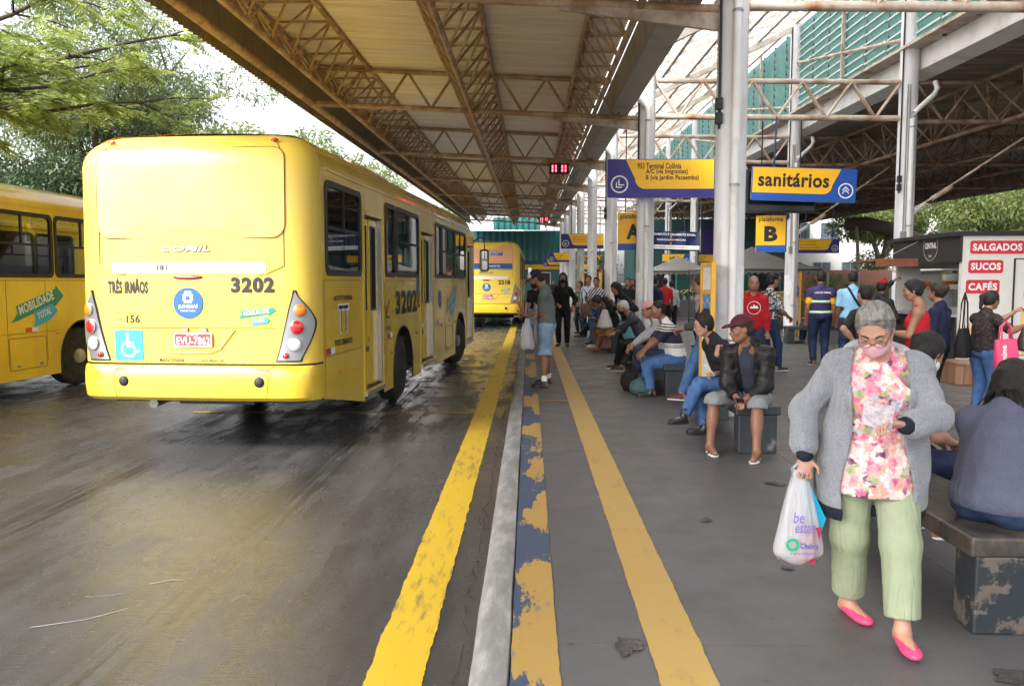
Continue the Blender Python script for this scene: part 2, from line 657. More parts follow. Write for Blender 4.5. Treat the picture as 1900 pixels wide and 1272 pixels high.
plat = MB().b2(-0.10, 11.4, -10, 62, -0.30, -0.022).obj("platform", mat("joint_concrete", (0.05, 0.048, 0.046), 0.9, var=0.2))
tag(plat, kind="structure")
xs = [-0.078, 2.335, 4.9, 7.4, 9.4, 11.4]
ys = [-10, -0.8, 3.44, 7.6, 11.82, 16.0, 20.2, 24.4, 28.6, 32.8, 37, 41.2, 45.4, 49.6, 53.8, 58, 62]
for i in range(len(xs) - 1):
    for j in range(len(ys) - 1):
        MB().b2(xs[i] + 0.003, xs[i + 1] - 0.003, ys[j] + 0.003, ys[j + 1] - 0.003, -0.03, 0.0).obj("paving_slab", m_plat, plat)
# kerb with rounded nose
prof = [(-0.262, -0.30), (-0.258, -0.10), (-0.245, -0.045), (-0.215, -0.012), (-0.17, 0.0), (-0.088, 0.001), (-0.082, -0.006), (-0.082, -0.30)]
kb = MB()
n = len(prof)
yk = np.arange(-10, 62.01, 0.5)
for y in yk:
    j = random.uniform(-0.004, 0.004)
    kb.v += [(x + j * (1 if z > -0.2 else 0), y, z + j * 0.5) for x, z in prof]
for i in range(len(yk) - 1):
    for k in range(n - 1):
        kb.f.append((i * n + k, i * n + k + 1, (i + 1) * n + k + 1, (i + 1) * n + k))
tag(kb.obj("kerb", m_kerb, smooth=True), kind="structure")
tag(MB().b2(11.4, 11.6, -10, 62, -0.30, 0.0).obj("far_kerb", m_kerb), kind="structure")

def stripe(name, x0, x1, y0, y1, z, m, jit=0.012, step=0.025):
    ysamp = np.arange(y0, y1 + 1e-6, step)
    mb = MB()
    a = b_ = 0.0
    for y in ysamp:
        a = a * 0.55 + random.uniform(-jit, jit)
        b_ = b_ * 0.55 + random.uniform(-jit, jit)
        mb.v += [(x0 + a, y, z), (x1 + b_, y, z)]
    for i in range(len(ysamp) - 1):
        mb.f.append((2 * i, 2 * i + 1, 2 * i + 3, 2 * i + 2))
    return tag(mb.obj(name, m, fix=False), kind="structure")
stripe("road_line", -0.74, -0.475, 1.0, 62, ZR + 0.004, m_line, 0.0045)
stripe("platform_line", 0.53, 0.765, 1.0, 46, 0.004, m_pline, 0.003)
stripe("edge_strip", -0.076, 0.128, 1.0, 46, 0.004, m_strip, 0.003)
for yy in (10.7, 23.7):
    tag(MB().add([(-4.6, yy, ZR + 0.008), (-0.5, yy, ZR + 0.008), (-0.5, yy + 0.07, ZR + 0.008), (-4.6, yy + 0.07, ZR + 0.008)], [(0, 1, 2, 3)]).obj("stop_line", m_line), kind="structure")
tag(MB().add([(0.13, 10.66, 0.008), (0.55, 10.66, 0.008), (0.55, 10.74, 0.008), (0.13, 10.74, 0.008)], [(0, 1, 2, 3)]).obj("platform_mark", m_pline), kind="structure")
# paint splashes and a crack on the road
m_splash = mat("white_splash", (0.32, 0.32, 0.32), 0.6)
rs_ = random.Random(2)
for pts in (((-2.58, 3.95), (-2.35, 4.05), (-2.2, 4.2)), ((-2.52, 4.35), (-2.38, 4.38), (-2.30, 4.43)), ((-2.25, 4.55), (-2.15, 4.62), (-2.08, 4.62))):
    mb = MB()
    for (x0, y0), (x1, y1) in zip(pts[:-1], pts[1:]):
        w = rs_.uniform(0.002, 0.005)
        mb.add([(x0, y0 - w, ZR + 0.004), (x1, y1 - w * 0.6, ZR + 0.004), (x1, y1 + w * 0.6, ZR + 0.004), (x0, y0 + w, ZR + 0.004)], [(0, 1, 2, 3)])
    tag(mb.obj("paint_splash", m_splash, fix=False), kind="structure")
mb = MB()
y_, x_ = 3.0, -0.335
prev = None
while y_ < 14:
    w = rs_.uniform(0.001, 0.003)
    p = (x_, y_, w)
    if prev and rs_.random() < 0.85:
        mb.add([(prev[0] - prev[2], prev[1], ZR + 0.003), (prev[0] + prev[2], prev[1], ZR + 0.003), (p[0] + w, p[1], ZR + 0.003), (p[0] - w, p[1], ZR + 0.003)], [(0, 1, 2, 3)])
    prev = p
    x_ = -0.335 + rs_.gauss(0, 0.015)
    y_ += rs_.uniform(0.05, 0.14)
tag(mb.obj("road_crack", mat("crack_dark", (0.018, 0.017, 0.017), 0.9), fix=False), kind="structure")
# dark damp stains and litter specks on the floor
m_damp = mat("damp_stain", (0.052, 0.048, 0.046), 0.22, var=0.3, vscale=8)
def blob(name, cx, cy, rx, ry, z, m, n=26):
    ph = [random.uniform(0, 6.28) for _ in range(4)]
    pts = []
    for k in range(n):
        a = 2 * pi * k / n
        r = 1 + 0.25 * sin(2 * a + ph[0]) + 0.18 * sin(3 * a + ph[1]) + 0.12 * sin(7 * a + ph[2]) + random.uniform(-0.08, 0.08)
        pts.append((cx + rx * r * cos(a), cy + ry * r * sin(a), z))
    o = MB().add(pts, [tuple(range(n))]).obj(name, m)
    return tag(o, kind="structure")
for a in ((0.44, 3.42, 0.05, 0.10), (1.98, 3.18, 0.10, 0.05), (1.96, 6.28, 0.07, 0.05), (1.2, 5.3, 0.03, 0.05), (1.45, 4.4, 0.03, 0.03)):
    blob("floor_stain", a[0], a[1], a[2], a[3], 0.0085, m_damp)
# ------------------------------------------------------------------ canopy: columns, trusses, girders, sheets
YS = [9.7 + 7 * k for k in range(-1, 8)]            # bays
XL, XR = 2.4, 7.7
def rise(y):
    return 0.02 * (y - 9.7)
ZB = 4.79                                            # bottom chord at the left columns

m_sheet = mat("roof_sheet", (0.80, 0.71, 0.58), 0.45, metal=0.1, var=0.18, vscale=0.8, col2=(0.68, 0.66, 0.64), cover=0.5, edge=0.3, stretch=(0.25, 3, 1))
m_fascia = mat("fascia_sheet", (0.24, 0.20, 0.15), 0.5, metal=0.2, var=0.15, vscale=1.2, stretch=(1, 2, 0.3))
m_gutter = mat("gutter_grey", (0.42, 0.41, 0.40), 0.5, var=0.1, vscale=1.5, col2=(0.25, 0.2, 0.15), cover=0.2)

def corrugated(x0, z0, x1, z1, y0, y1, period, amp, nx=2, seg=4):
    ny = int((y1 - y0) / period * seg)
    mb = MB()
    for j in range(ny + 1):
        y = y0 + (y1 - y0) * j / ny
        w = amp * (1 if (j % seg) in (0, 1) else -1)
        for i in range(nx):
            f = i / (nx - 1)
            mb.v.append((x0 + (x1 - x0) * f, y, z0 + (z1 - z0) * f + w + rise(y)))
    for j in range(ny):
        for i in range(nx - 1):
            a = j * nx + i
            mb.f.append((a, a + 1, a + nx + 1, a + nx))
    return mb

def corrugated_wall(x, y0, y1, z0, z1, period, amp, seg=4, lift=True):
    ny = int((y1 - y0) / period * seg)
    mb = MB()
    for j in range(ny + 1):
        y = y0 + (y1 - y0) * j / ny
        w = amp * (1 if (j % seg) in (0, 1) else -1)
        r = rise(y) if lift else 0
        mb.v += [(x + w, y, z0 + r), (x + w, y, z1 + r)]
    for j in range(ny):
        mb.f.append((2 * j, 2 * j + 1, 2 * j + 3, 2 * j + 2))
    return mb

ROOF_Y0, ROOF_Y1 = -2.0, 64.6  # far end added to shade the teal building; unseen near end tuned for light
SL = 0.05
def zl(x):
    return ZB + SL * (XL - x)

can = thing("left_canopy", "tan corrugated sheet canopy over the bus lane with hanging fascia", "roof", (0, 0, 0))
corrugated(-4.75, zl(-4.75) + 0.80, 1.55, zl(1.55) + 0.80, ROOF_Y0, ROOF_Y1, 0.14, 0.014).obj("roof_sheet", m_sheet, can, fix=False)
corrugated_wall(-4.78, ROOF_Y0, ROOF_Y1, zl(-4.6) - 0.06, zl(-4.6) + 0.86, 0.16, 0.018).obj("fascia", m_fascia, can, fix=False)
def long_tube(x, z, r, y0=ROOF_Y0, y1=ROOF_Y1, n=8):
    return MB().tube((x, y0, z + rise(y0)), (x, y1, z + rise(y1)), r, n=n)
long_tube(-4.5, zl(-4.5), 0.075, n=10).obj("eave_tube", m_rust, can, smooth=True)
gz = 4.92
MB().add([(x, y, z + rise(y)) for y in (ROOF_Y0, ROOF_Y1) for x, z in ((1.62, gz + 0.5), (1.66, gz), (2.05, gz), (2.10, gz + 0.5), (2.07, gz + 0.5), (2.02, gz + 0.03), (1.69, gz + 0.03), (1.65, gz + 0.5))],
         [(i, (i + 1) % 8, 8 + (i + 1) % 8, 8 + i) for i in range(8)] + [tuple(range(7, -1, -1)), tuple(range(8, 16))]).obj("gutter", m_gutter, can)
# purlins under the sheet
for x in (-3.3, -1.65, -0.75, 0.95):
    MB().add([(x + dx, y, zl(x) + 0.735 + dz + rise(y)) for y in (ROOF_Y0, ROOF_Y1) for dx, dz in ((-0.03, 0), (0.03, 0), (0.03, 0.05), (-0.03, 0.05))],
             [(0, 1, 5, 4), (1, 2, 6, 5), (2, 3, 7, 6), (3, 0, 4, 7), (0, 3, 2, 1), (4, 5, 6, 7)]).obj("purlin", m_rust, can)

def girder(name, label, xb, xa, xc, zb, zt, pitch, m, y0, y1, y_parts, rb=0.05, rt=0.045, rd=0.022):
    g = thing(name, label, "girder", (0, 0, 0), group=None)
    long_tube(xb, zb, rb, y0, y1).obj("bottom_chord", m, g, smooth=True)
    long_tube(xa, zt, rt, y0, y1).obj("top_chord", m, g, smooth=True)
    long_tube(xc, zt, rt, y0, y1).obj("top_chord", m, g, smooth=True)
    kinds = []
    dz = 0.02 * pitch
    for xt in (xa, xc):
        kinds.append(((xb, 0, zb), (xt, pitch / 2, zt + dz / 2)))
        kinds.append(((xt, pitch / 2, zt + dz / 2), (xb, pitch, zb + dz)))
    kinds.append(((xa, pitch / 2, zt + dz / 2), (xc, pitch / 2, zt + dz / 2)))
    meshes = [MB().tube(a, c, rd, n=6).mesh("diagonal_brace", m, True) for a, c in kinds]
    far = MB()
    y = y0
    while y < y1 - pitch * 0.6:
        for k, (a, c) in enumerate(kinds):
            if 7.0 < y < y_parts:
                put("diagonal_brace", meshes[k], g, (0, y, rise(y)))
            else:
                o = Vector((0, y, rise(y)))
                far.tube(Vector(a) + o, Vector(c) + o, rd, n=5, cap=False)
        y += pitch
    if far.v:
        tag(far.obj("far_bracing", m, g, fix=False), kind="stuff")
    return g
girder("lattice_girder", "rusty lattice girder along the outer eave above the bus", -3.84, -4.32, -3.3, zl(-3.84), zl(-3.84) + 0.72, 1.0, m_rust, ROOF_Y0, ROOF_Y1, 27)
girder("lattice_girder", "rusty lattice girder running down the middle of the bus canopy", -1.2, -1.65, -0.75, zl(-1.2), zl(-1.2) + 0.72, 1.0, m_rust, ROOF_Y0, ROOF_Y1, 27)
girder("lattice_girder", "rusty lattice girder beside the grey gutter and white columns", 1.3, 0.88, 1.6, zl(1.3), zl(1.3) + 0.72, 1.0, m_rust, ROOF_Y0, ROOF_Y1, 27)

ORD = ["nearest", "second", "third", "fourth", "fifth", "sixth", "seventh", "eighth"]
def cross_truss(y, k, part):
    nm = ORD[k - 1] if k >= 1 else "overhead"
    g = thing("cross_truss", "%s rusty cream cross truss over the platform counted from the camera" % nm if k >= 1 else "rusty cross truss overhead behind the camera", "truss", (0, y, rise(y)), group="cross trusses under the canopy")
    # left span, rising to the eave
    def span(x0, x1, f, d, m, n, rc=0.055, rd=0.03, dbl=False):
        MB().tube((x0, 0, f(x0)), (x1, 0, f(x1)), rc, n=10).obj("bottom_chord", m, g, smooth=True)
        MB().tube((x0, 0, f(x0) + d), (x1, 0, f(x1) + d), rc * 0.9, n=10).obj("top_chord", m, g, smooth=True)
        far = MB()
        for i in range(n):
            a, c = x0 + (x1 - x0) * i / n, x0 + (x1 - x0) * (i + 1) / n
            mdl = (a + c) / 2
            for p, q in (((a, 0, f(a) + d), (mdl, 0, f(mdl))), ((mdl, 0, f(mdl)), (c, 0, f(c) + d))):
                ww = [0.0] if not dbl else [-0.035, 0.035]
                for w in ww:
                    pp, qq = (p[0], w, p[2]), (q[0], w, q[2])
                    if part:
                        MB().tube(pp, qq, rd if not dbl else rd * 0.8, n=6).obj("diagonal_brace", m, g, smooth=True)
                    else:
                        far.tube(pp, qq, rd, n=5, cap=False)
        if far.v:
            tag(far.obj("bracing", m, g, fix=False), kind="stuff")
    span(-4.4, XL - 0.16, zl, 0.72, m_rust, 7)
    span(XL + 0.16, XR - 0.16, lambda x: 4.84 - 0.012 * (x - XL), 0.72, m_cream, 5, 0.06, 0.03, dbl=True)
    span(XR + 0.16, 18.0, lambda x: 4.70, 0.78, m_shaderust, 9, 0.05, 0.026)
    # tapered haunch plate at the left column
    z0 = zl(XL)
    MB().add([(x, w, z) for w in (-0.03, 0.03) for x, z in ((XL - 0.16, z0 - 0.24), (XL - 0.16, z0 - 0.04), (0.35, zl(0.35) - 0.04), (0.35, zl(0.35) - 0.09))],
             [(0, 1, 2, 3), (7, 6, 5, 4), (0, 4, 5, 1), (1, 5, 6, 2), (2, 6, 7, 3), (3, 7, 4, 0)]).obj("haunch_plate", m_cream, g)
    return g
for k, y in enumerate(YS):
    cross_truss(y, k, k <= 4)

# ---------------------------------------------------------------- raised lantern roof between the column rows
m_poly, t, b, oc = new_mat("translucent_roofing")
tr = t.nodes.new('ShaderNodeBsdfTranslucent')
tr.inputs[0].default_value = (0.80, 0.80, 0.79, 1)
b.inputs['Base Color'].default_value = (0.8, 0.8, 0.8, 1)
b.inputs['Roughness'].default_value = 0.35
ms = t.nodes.new('ShaderNodeMixShader')
ms.inputs[0].default_value = 0.8
t.links.new(b.outputs[0], ms.inputs[1])
t.links.new(tr.outputs[0], ms.inputs[2])
t.links.new(ms.outputs[0], t.nodes['Material Output'].inputs[0])
m_raft = mat("pale_rafter", (0.60, 0.54, 0.48), 0.5, var=0.1, vscale=2, col2=(0.38, 0.27, 0.19), cover=0.25)
lan = thing("lantern_roof", "white translucent sloping roof between the two column rows", "roof", (0, 0, 0))
Z0, Z1 = 6.25, 8.72
def zlan(x):
    return Z0 + (Z1 - Z0) * (x - XL) / (XR - XL)
pm = MB().add([(XL - 0.25, 0.02, zlan(XL - 0.25) + 0.26), (XR + 0.3, 0.02, zlan(XR + 0.3) + 0.26), (XR + 0.3, 0.98, zlan(XR + 0.3) + 0.28), (XL - 0.25, 0.98, zlan(XL - 0.25) + 0.28)], [(0, 1, 2, 3)]).mesh("roof_panel", m_poly, fix=False)
rm = MB()
rm.add([(x, dy, zlan(x) + dz) for x in (XL - 0.25, XR + 0.3) for dy, dz in ((-0.03, 0.16), (0.03, 0.16), (0.03, 0.25), (-0.03, 0.25))],
       [(0, 1, 5, 4), (1, 2, 6, 5), (2, 3, 7, 6), (3, 0, 4, 7), (0, 3, 2, 1), (4, 5, 6, 7)])
rm = rm.mesh("rib", m_raft)
y = 2.7
while y < 64:
    put("roof_panel", pm, lan, (0, y, rise(y)))
    put("rib", rm, lan, (0, y, rise(y)))
    y += 1.0
for i in range(6):
    x = XL + 0.12 + (XR - XL - 0.2) * i / 5
    MB().add([(x + dx, y, zlan(x) + dz + rise(y)) for y in (2.7, 60.5) for dx, dz in ((-0.04, -0.02), (0.04, -0.02), (0.04, 0.155), (-0.04, 0.155))],
             [(0, 1, 5, 4), (1, 2, 6, 5), (2, 3, 7, 6), (3, 0, 4, 7), (0, 3, 2, 1), (4, 5, 6, 7)]).obj("purlin", m_raft, lan)
for y in YS:
    MB().add([(x, y + dy, zlan(x) + dz + rise(y)) for x in (XL + 0.1, XR) for dy, dz in ((-0.06, -0.19), (0.06, -0.19), (0.06, -0.025), (-0.06, -0.025))],
             [(0, 1, 5, 4), (1, 2, 6, 5), (2, 3, 7, 6), (3, 0, 4, 7), (0, 3, 2, 1), (4, 5, 6, 7)]).obj("rafter", m_raft, lan)

# ---------------------------------------------------------------- teal louvres over the right column row
m_louv = mat("teal_louvre", (0.27, 0.52, 0.49), 0.3, var=0.12, vscale=2.5, col2=(0.40, 0.62, 0.59), cover=0.4, edge=0.3, trans=0.68)
m_mull = mat("dark_mullion", (0.10, 0.13, 0.13), 0.5)
slat_mesh = MB().box((0, 0.58, 0), (0.006, 1.10, 0.235), rot=(0, R(-22), 0)).mesh("louvre_slat", m_louv)
edge_mesh = MB().box((-0.062, 0.58, 0.112), (0.014, 1.10, 0.04)).mesh("slat_lip", mat("louvre_lip", (0.52, 0.58, 0.56), 0.5))
for k in range(len(YS) - 1):
    y0 = YS[k]
    g = thing("louvre_wall", "teal louvre panel above the platform, %s bay from the camera" % ORD[k], "louvre", (XR + 0.08, y0, rise(y0)), group="teal louvre panels under the lantern roof")
    far = MB()
    for i in range(6):
        for r_ in range(11):
            z = 6.32 + r_ * 0.215 + 0.02 * (i * 1.1667)
            if z > zlan(XR) + 0.05:
                continue
            if k <= 2:
                sl_ = put("louvre_slat", slat_mesh, g, (0, i * 1.1667, z))
                put("slat_lip", edge_mesh, sl_)
            else:
                far.box((0, i * 1.1667 + 0.58, z), (0.006, 1.10, 0.235), rot=(0, R(-22), 0))
    if far.v:
        tag(far.obj("louvre_slats", m_louv, g, fix=False), kind="stuff")
    for i in range(6):
        MB().b2(-0.03, 0.05, i * 1.1667 - 0.015, i * 1.1667 + 0.015, 6.2, 8.7).obj("mullion", m_mull, g)
    MB().b2(-0.14, -0.08, 3.47, 3.53, 6.2, 8.75).obj("post", m_cream, g)
    MB().tube((-0.11, 0.2, 6.4), (-0.11, 6.8, 7.7), 0.04, n=6).obj("brace", m_cream, g)

# ---------------------------------------------------------------- right canopy
rc = thing("right_canopy", "dark underside of the right canopy beyond the second column row", "roof", (0, 0, 0))
m_rsheet = mat("roof_sheet_shaded", (0.20, 0.17, 0.14), 0.4, metal=0.3, var=0.3, vscale=1.2, col2=(0.34, 0.31, 0.28), cover=0.3, stretch=(0.3, 4, 1))  # roof sheet darkened in colour to carry the shade under this canopy
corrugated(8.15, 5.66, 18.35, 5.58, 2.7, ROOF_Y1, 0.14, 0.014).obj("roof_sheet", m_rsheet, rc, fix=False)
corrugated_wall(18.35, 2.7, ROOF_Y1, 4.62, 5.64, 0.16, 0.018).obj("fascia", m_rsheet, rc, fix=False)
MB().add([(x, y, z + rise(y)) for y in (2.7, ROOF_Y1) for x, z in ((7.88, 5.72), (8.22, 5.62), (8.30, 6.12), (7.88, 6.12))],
         [(0, 1, 5, 4), (1, 2, 6, 5), (2, 3, 7, 6), (3, 0, 4, 7), (0, 3, 2, 1), (4, 5, 6, 7)]).obj("gutter_beam", m_white, rc)
MB().add([(x, y, z + rise(y)) for y in (2.7, ROOF_Y1) for x, z in ((7.50, 6.125), (7.90, 6.125), (7.90, 6.185), (7.50, 6.185))],
         [(0, 1, 5, 4), (1, 2, 6, 5), (2, 3, 7, 6), (3, 0, 4, 7), (0, 3, 2, 1), (4, 5, 6, 7)]).obj("sill_beam", m_cream, rc)
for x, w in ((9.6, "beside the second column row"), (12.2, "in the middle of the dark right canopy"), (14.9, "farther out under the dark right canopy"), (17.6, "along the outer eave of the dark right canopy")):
    girder("lattice_girder", "dark rusty lattice girder " + w, x, x - 0.45, x + 0.45, 4.70, 5.50, 1.2, m_shaderust, 2.7, ROOF_Y1, 0)

# ---------------------------------------------------------------- columns
m_sleeve = mat("column_base_paint", (0.74, 0.74, 0.76), 0.4, var=0.05, vscale=2.0, col2=(0.42, 0.40, 0.37), cover=0.1)
def column(x, y, row, k):
    lab = "white round column of the %s row, %s from the camera" % (row, ORD[k - 1] if k >= 1 else "level with the camera")
    g = thing("column", lab, "column", (x, y, 0), group="white canopy columns")
    top = (6.22 if row == "left" else 8.68) + rise(y)
    MB().lathe([(0.18, 0.0), (0.18, top)], n=24).obj("shaft", m_colm, g, smooth=True)
    MB().lathe([(0.183, 0.0), (0.183, 1.78), (0.18, 1.79)], n=24).obj("base_sleeve", m_sleeve, g, smooth=True)
    px, py = (-0.005, -0.225)
    zt = (5.0 if row == "left" else 4.85) + rise(y)
    tdir = -1 if row == "left" else 1
    MB().path([(px, py, 0.05), (px, py, zt - 0.12), (px + 0.03 * tdir, py, zt), (px + 0.42 * tdir, py, zt + 0.36), (px + 0.47 * tdir, py, zt + 0.48), (px + 0.47 * tdir, py + 0.1, zt + 0.62)], 0.052, n=10).obj("downpipe", m_white, g, smooth=True)
    for z in (0.9, 2.72, zt - 0.3):
        MB().lathe([(0.060, z), (0.060, z + 0.03)], (px, py, 0), n=12).obj("pipe_clamp", m_grey, g)
    if k <= 3:
        MB().tube((-0.17, -0.10, 3.4), (-0.17, -0.10, top - 0.1), 0.016, n=6).obj("conduit", m_blackm, g)
        for z in (3.45, 3.62):
            MB().b2(-0.215, -0.145, -0.16, -0.085, z, z + 0.13).obj("junction_box", m_blackm, g)
    if row == "right" and k <= 3:
        for dx in (-0.10, -0.045):
            MB().tube((dx, -0.19, 2.6), (dx, -0.19, 5.55), 0.014, n=6).obj("conduit", m_grey, g)
        for dx in (-0.11, -0.03):
            MB().b2(dx - 0.035, dx + 0.035, -0.25, -0.17, 2.42, 2.62).obj("junction_box", m_grey, g)
        # stay rod with turnbuckle
        MB().tube((0.16, 0, 3.05), (2.9, 0, 4.75 + rise(y)), 0.022, n=8).obj("stay_rod", m_cream, g, smooth=True)
        p, q = Vector((0.55, 0, 3.30)), Vector((0.95, 0, 3.545))
        MB().tube(p, q, 0.05, n=8).obj("turnbuckle", m_cream, g)
        MB().tube((0.14, 0, 3.02), (0.42, 0, 3.21), 0.07, 0.04, n=6).obj("stay_lug", m_white, g)
    return g
for k, y in enumerate(YS):
    column(XL, y, "left", k)
    column(XR, y, "right", k)
# ------------------------------------------------------------------ buses
m_bus = mat("bus_yellow", (0.80, 0.565, 0.035), 0.24, var=0.03, vscale=0.8, coat=0.6, bump=0.0006, bscale=1.5, rvar=0.06, col2=(0.58, 0.36, 0.04), cover=0.24, edge=0.2, stretch=(1, 1, 0.5))
m_busr = mat("bus_yellow_rear", (0.80, 0.56, 0.055), 0.4, var=0.03, vscale=1.0, coat=0.12, col2=(0.80, 0.57, 0.12), cover=0.4, edge=0.3, rvar=0.08)
m_film = mat("rear_window_film", (0.80, 0.53, 0.085), 0.42, var=0.03, vscale=1.5, coat=0.15, col2=(0.80, 0.58, 0.17), cover=0.5, edge=0.3)
m_seam = mat("panel_seam", (0.16, 0.085, 0.01), 0.6)
m_glass = glass_mat("bus_glass", (0.16, 0.17, 0.17), 1.5)
m_tyre = mat("tyre_rubber", (0.02, 0.019, 0.018), 0.75, var=0.3, vscale=9, col2=(0.05, 0.045, 0.04), cover=0.3)
m_rim = mat("wheel_steel", (0.52, 0.52, 0.51), 0.42, metal=0.6, var=0.15, col2=(0.12, 0.11, 0.10), cover=0.35)
m_under = mat("underbody", (0.02, 0.019, 0.018), 0.8, var=0.3)
m_silver = mat("lamp_silver", (0.36, 0.37, 0.385), 0.3, metal=0.7)
m_red = mat("red_lens", (0.55, 0.012, 0.015), 0.12, coat=1.0, bump=0.002, bscale=120)
m_amber = mat("amber_lens", (0.75, 0.22, 0.01), 0.12, coat=1.0, bump=0.002, bscale=120)
m_clear = mat("clear_lens", (0.75, 0.75, 0.76), 0.12, coat=1.0, bump=0.002, bscale=120)
m_seatb = mat("seat_blue", (0.03, 0.06, 0.20), 0.6, var=0.2)
m_alu = mat("aluminium", (0.55, 0.55, 0.55), 0.35, metal=0.8, var=0.08)
m_teal = mat("print_teal", (0.006, 0.27, 0.20), 0.4)
m_cyan = mat("print_cyan", (0.05, 0.42, 0.68), 0.4)
m_bluep = mat("print_blue", (0.012, 0.10, 0.32), 0.4)
m_plate = mat("plate_red", (0.55, 0.045, 0.05), 0.4)
m_wstrip = mat("white_decal", (0.78, 0.74, 0.62), 0.45, var=0.06)

BW, BL, BT, RC = 1.27, 11.7, 3.31, 0.30
def roof_in(z):                     # inset of the section near the roof
    z0 = BT - 0.34
    if z <= z0:
        return 0.0
    f = min(1.0, (z - z0) / 0.34)
    return 0.36 * (1 - sqrt(max(0.0, 1 - f * f)))
def rear_y(z):                      # rear face leans slightly forward towards the roof
    lean = 0.05 * max(0.0, (z - 1.3) / 1.95)
    return lean + 0.9 * roof_in(z)
def ring_pts(z, y_end, rc=RC, n=7):
    hw = BW - roof_in(z)
    y0 = rear_y(z)
    pts = [(hw, y_end)]
    for k in range(n + 1):
        a = R(90 * k / n)
        pts.append((hw - rc + rc * cos(a), y0 + 0.03 + rc * 0.8 - rc * 0.8 * sin(a)))
    for f in (0.6, 0.2, -0.2, -0.6):
        pts.append(((hw - rc) * f, y0 + 0.03 * f * f))
    for k in range(n + 1):
        a = R(90 + 90 * k / n)
        pts.append((-(hw - rc) + rc * cos(a), y0 + 0.03 + rc * 0.8 - rc * 0.8 * sin(a)))
    pts.append((-hw, y_end))
    return pts

def skirt(s):
    if s < 2.0:
        return 0.56 - 0.27 * max(0.0, min(1.0, (s - 0.3) / 1.6))
    return 0.27
WHEELS = (4.02, 9.45)
WR = 0.50
ARCH = 0.62
def bottom(s):
    z = skirt(s)
    for w in WHEELS:
        d = abs(s - w)
        if d < ARCH:
            z = max(z, 0.5 + sqrt(ARCH ** 2 - d ** 2) * 1.0)
    return z

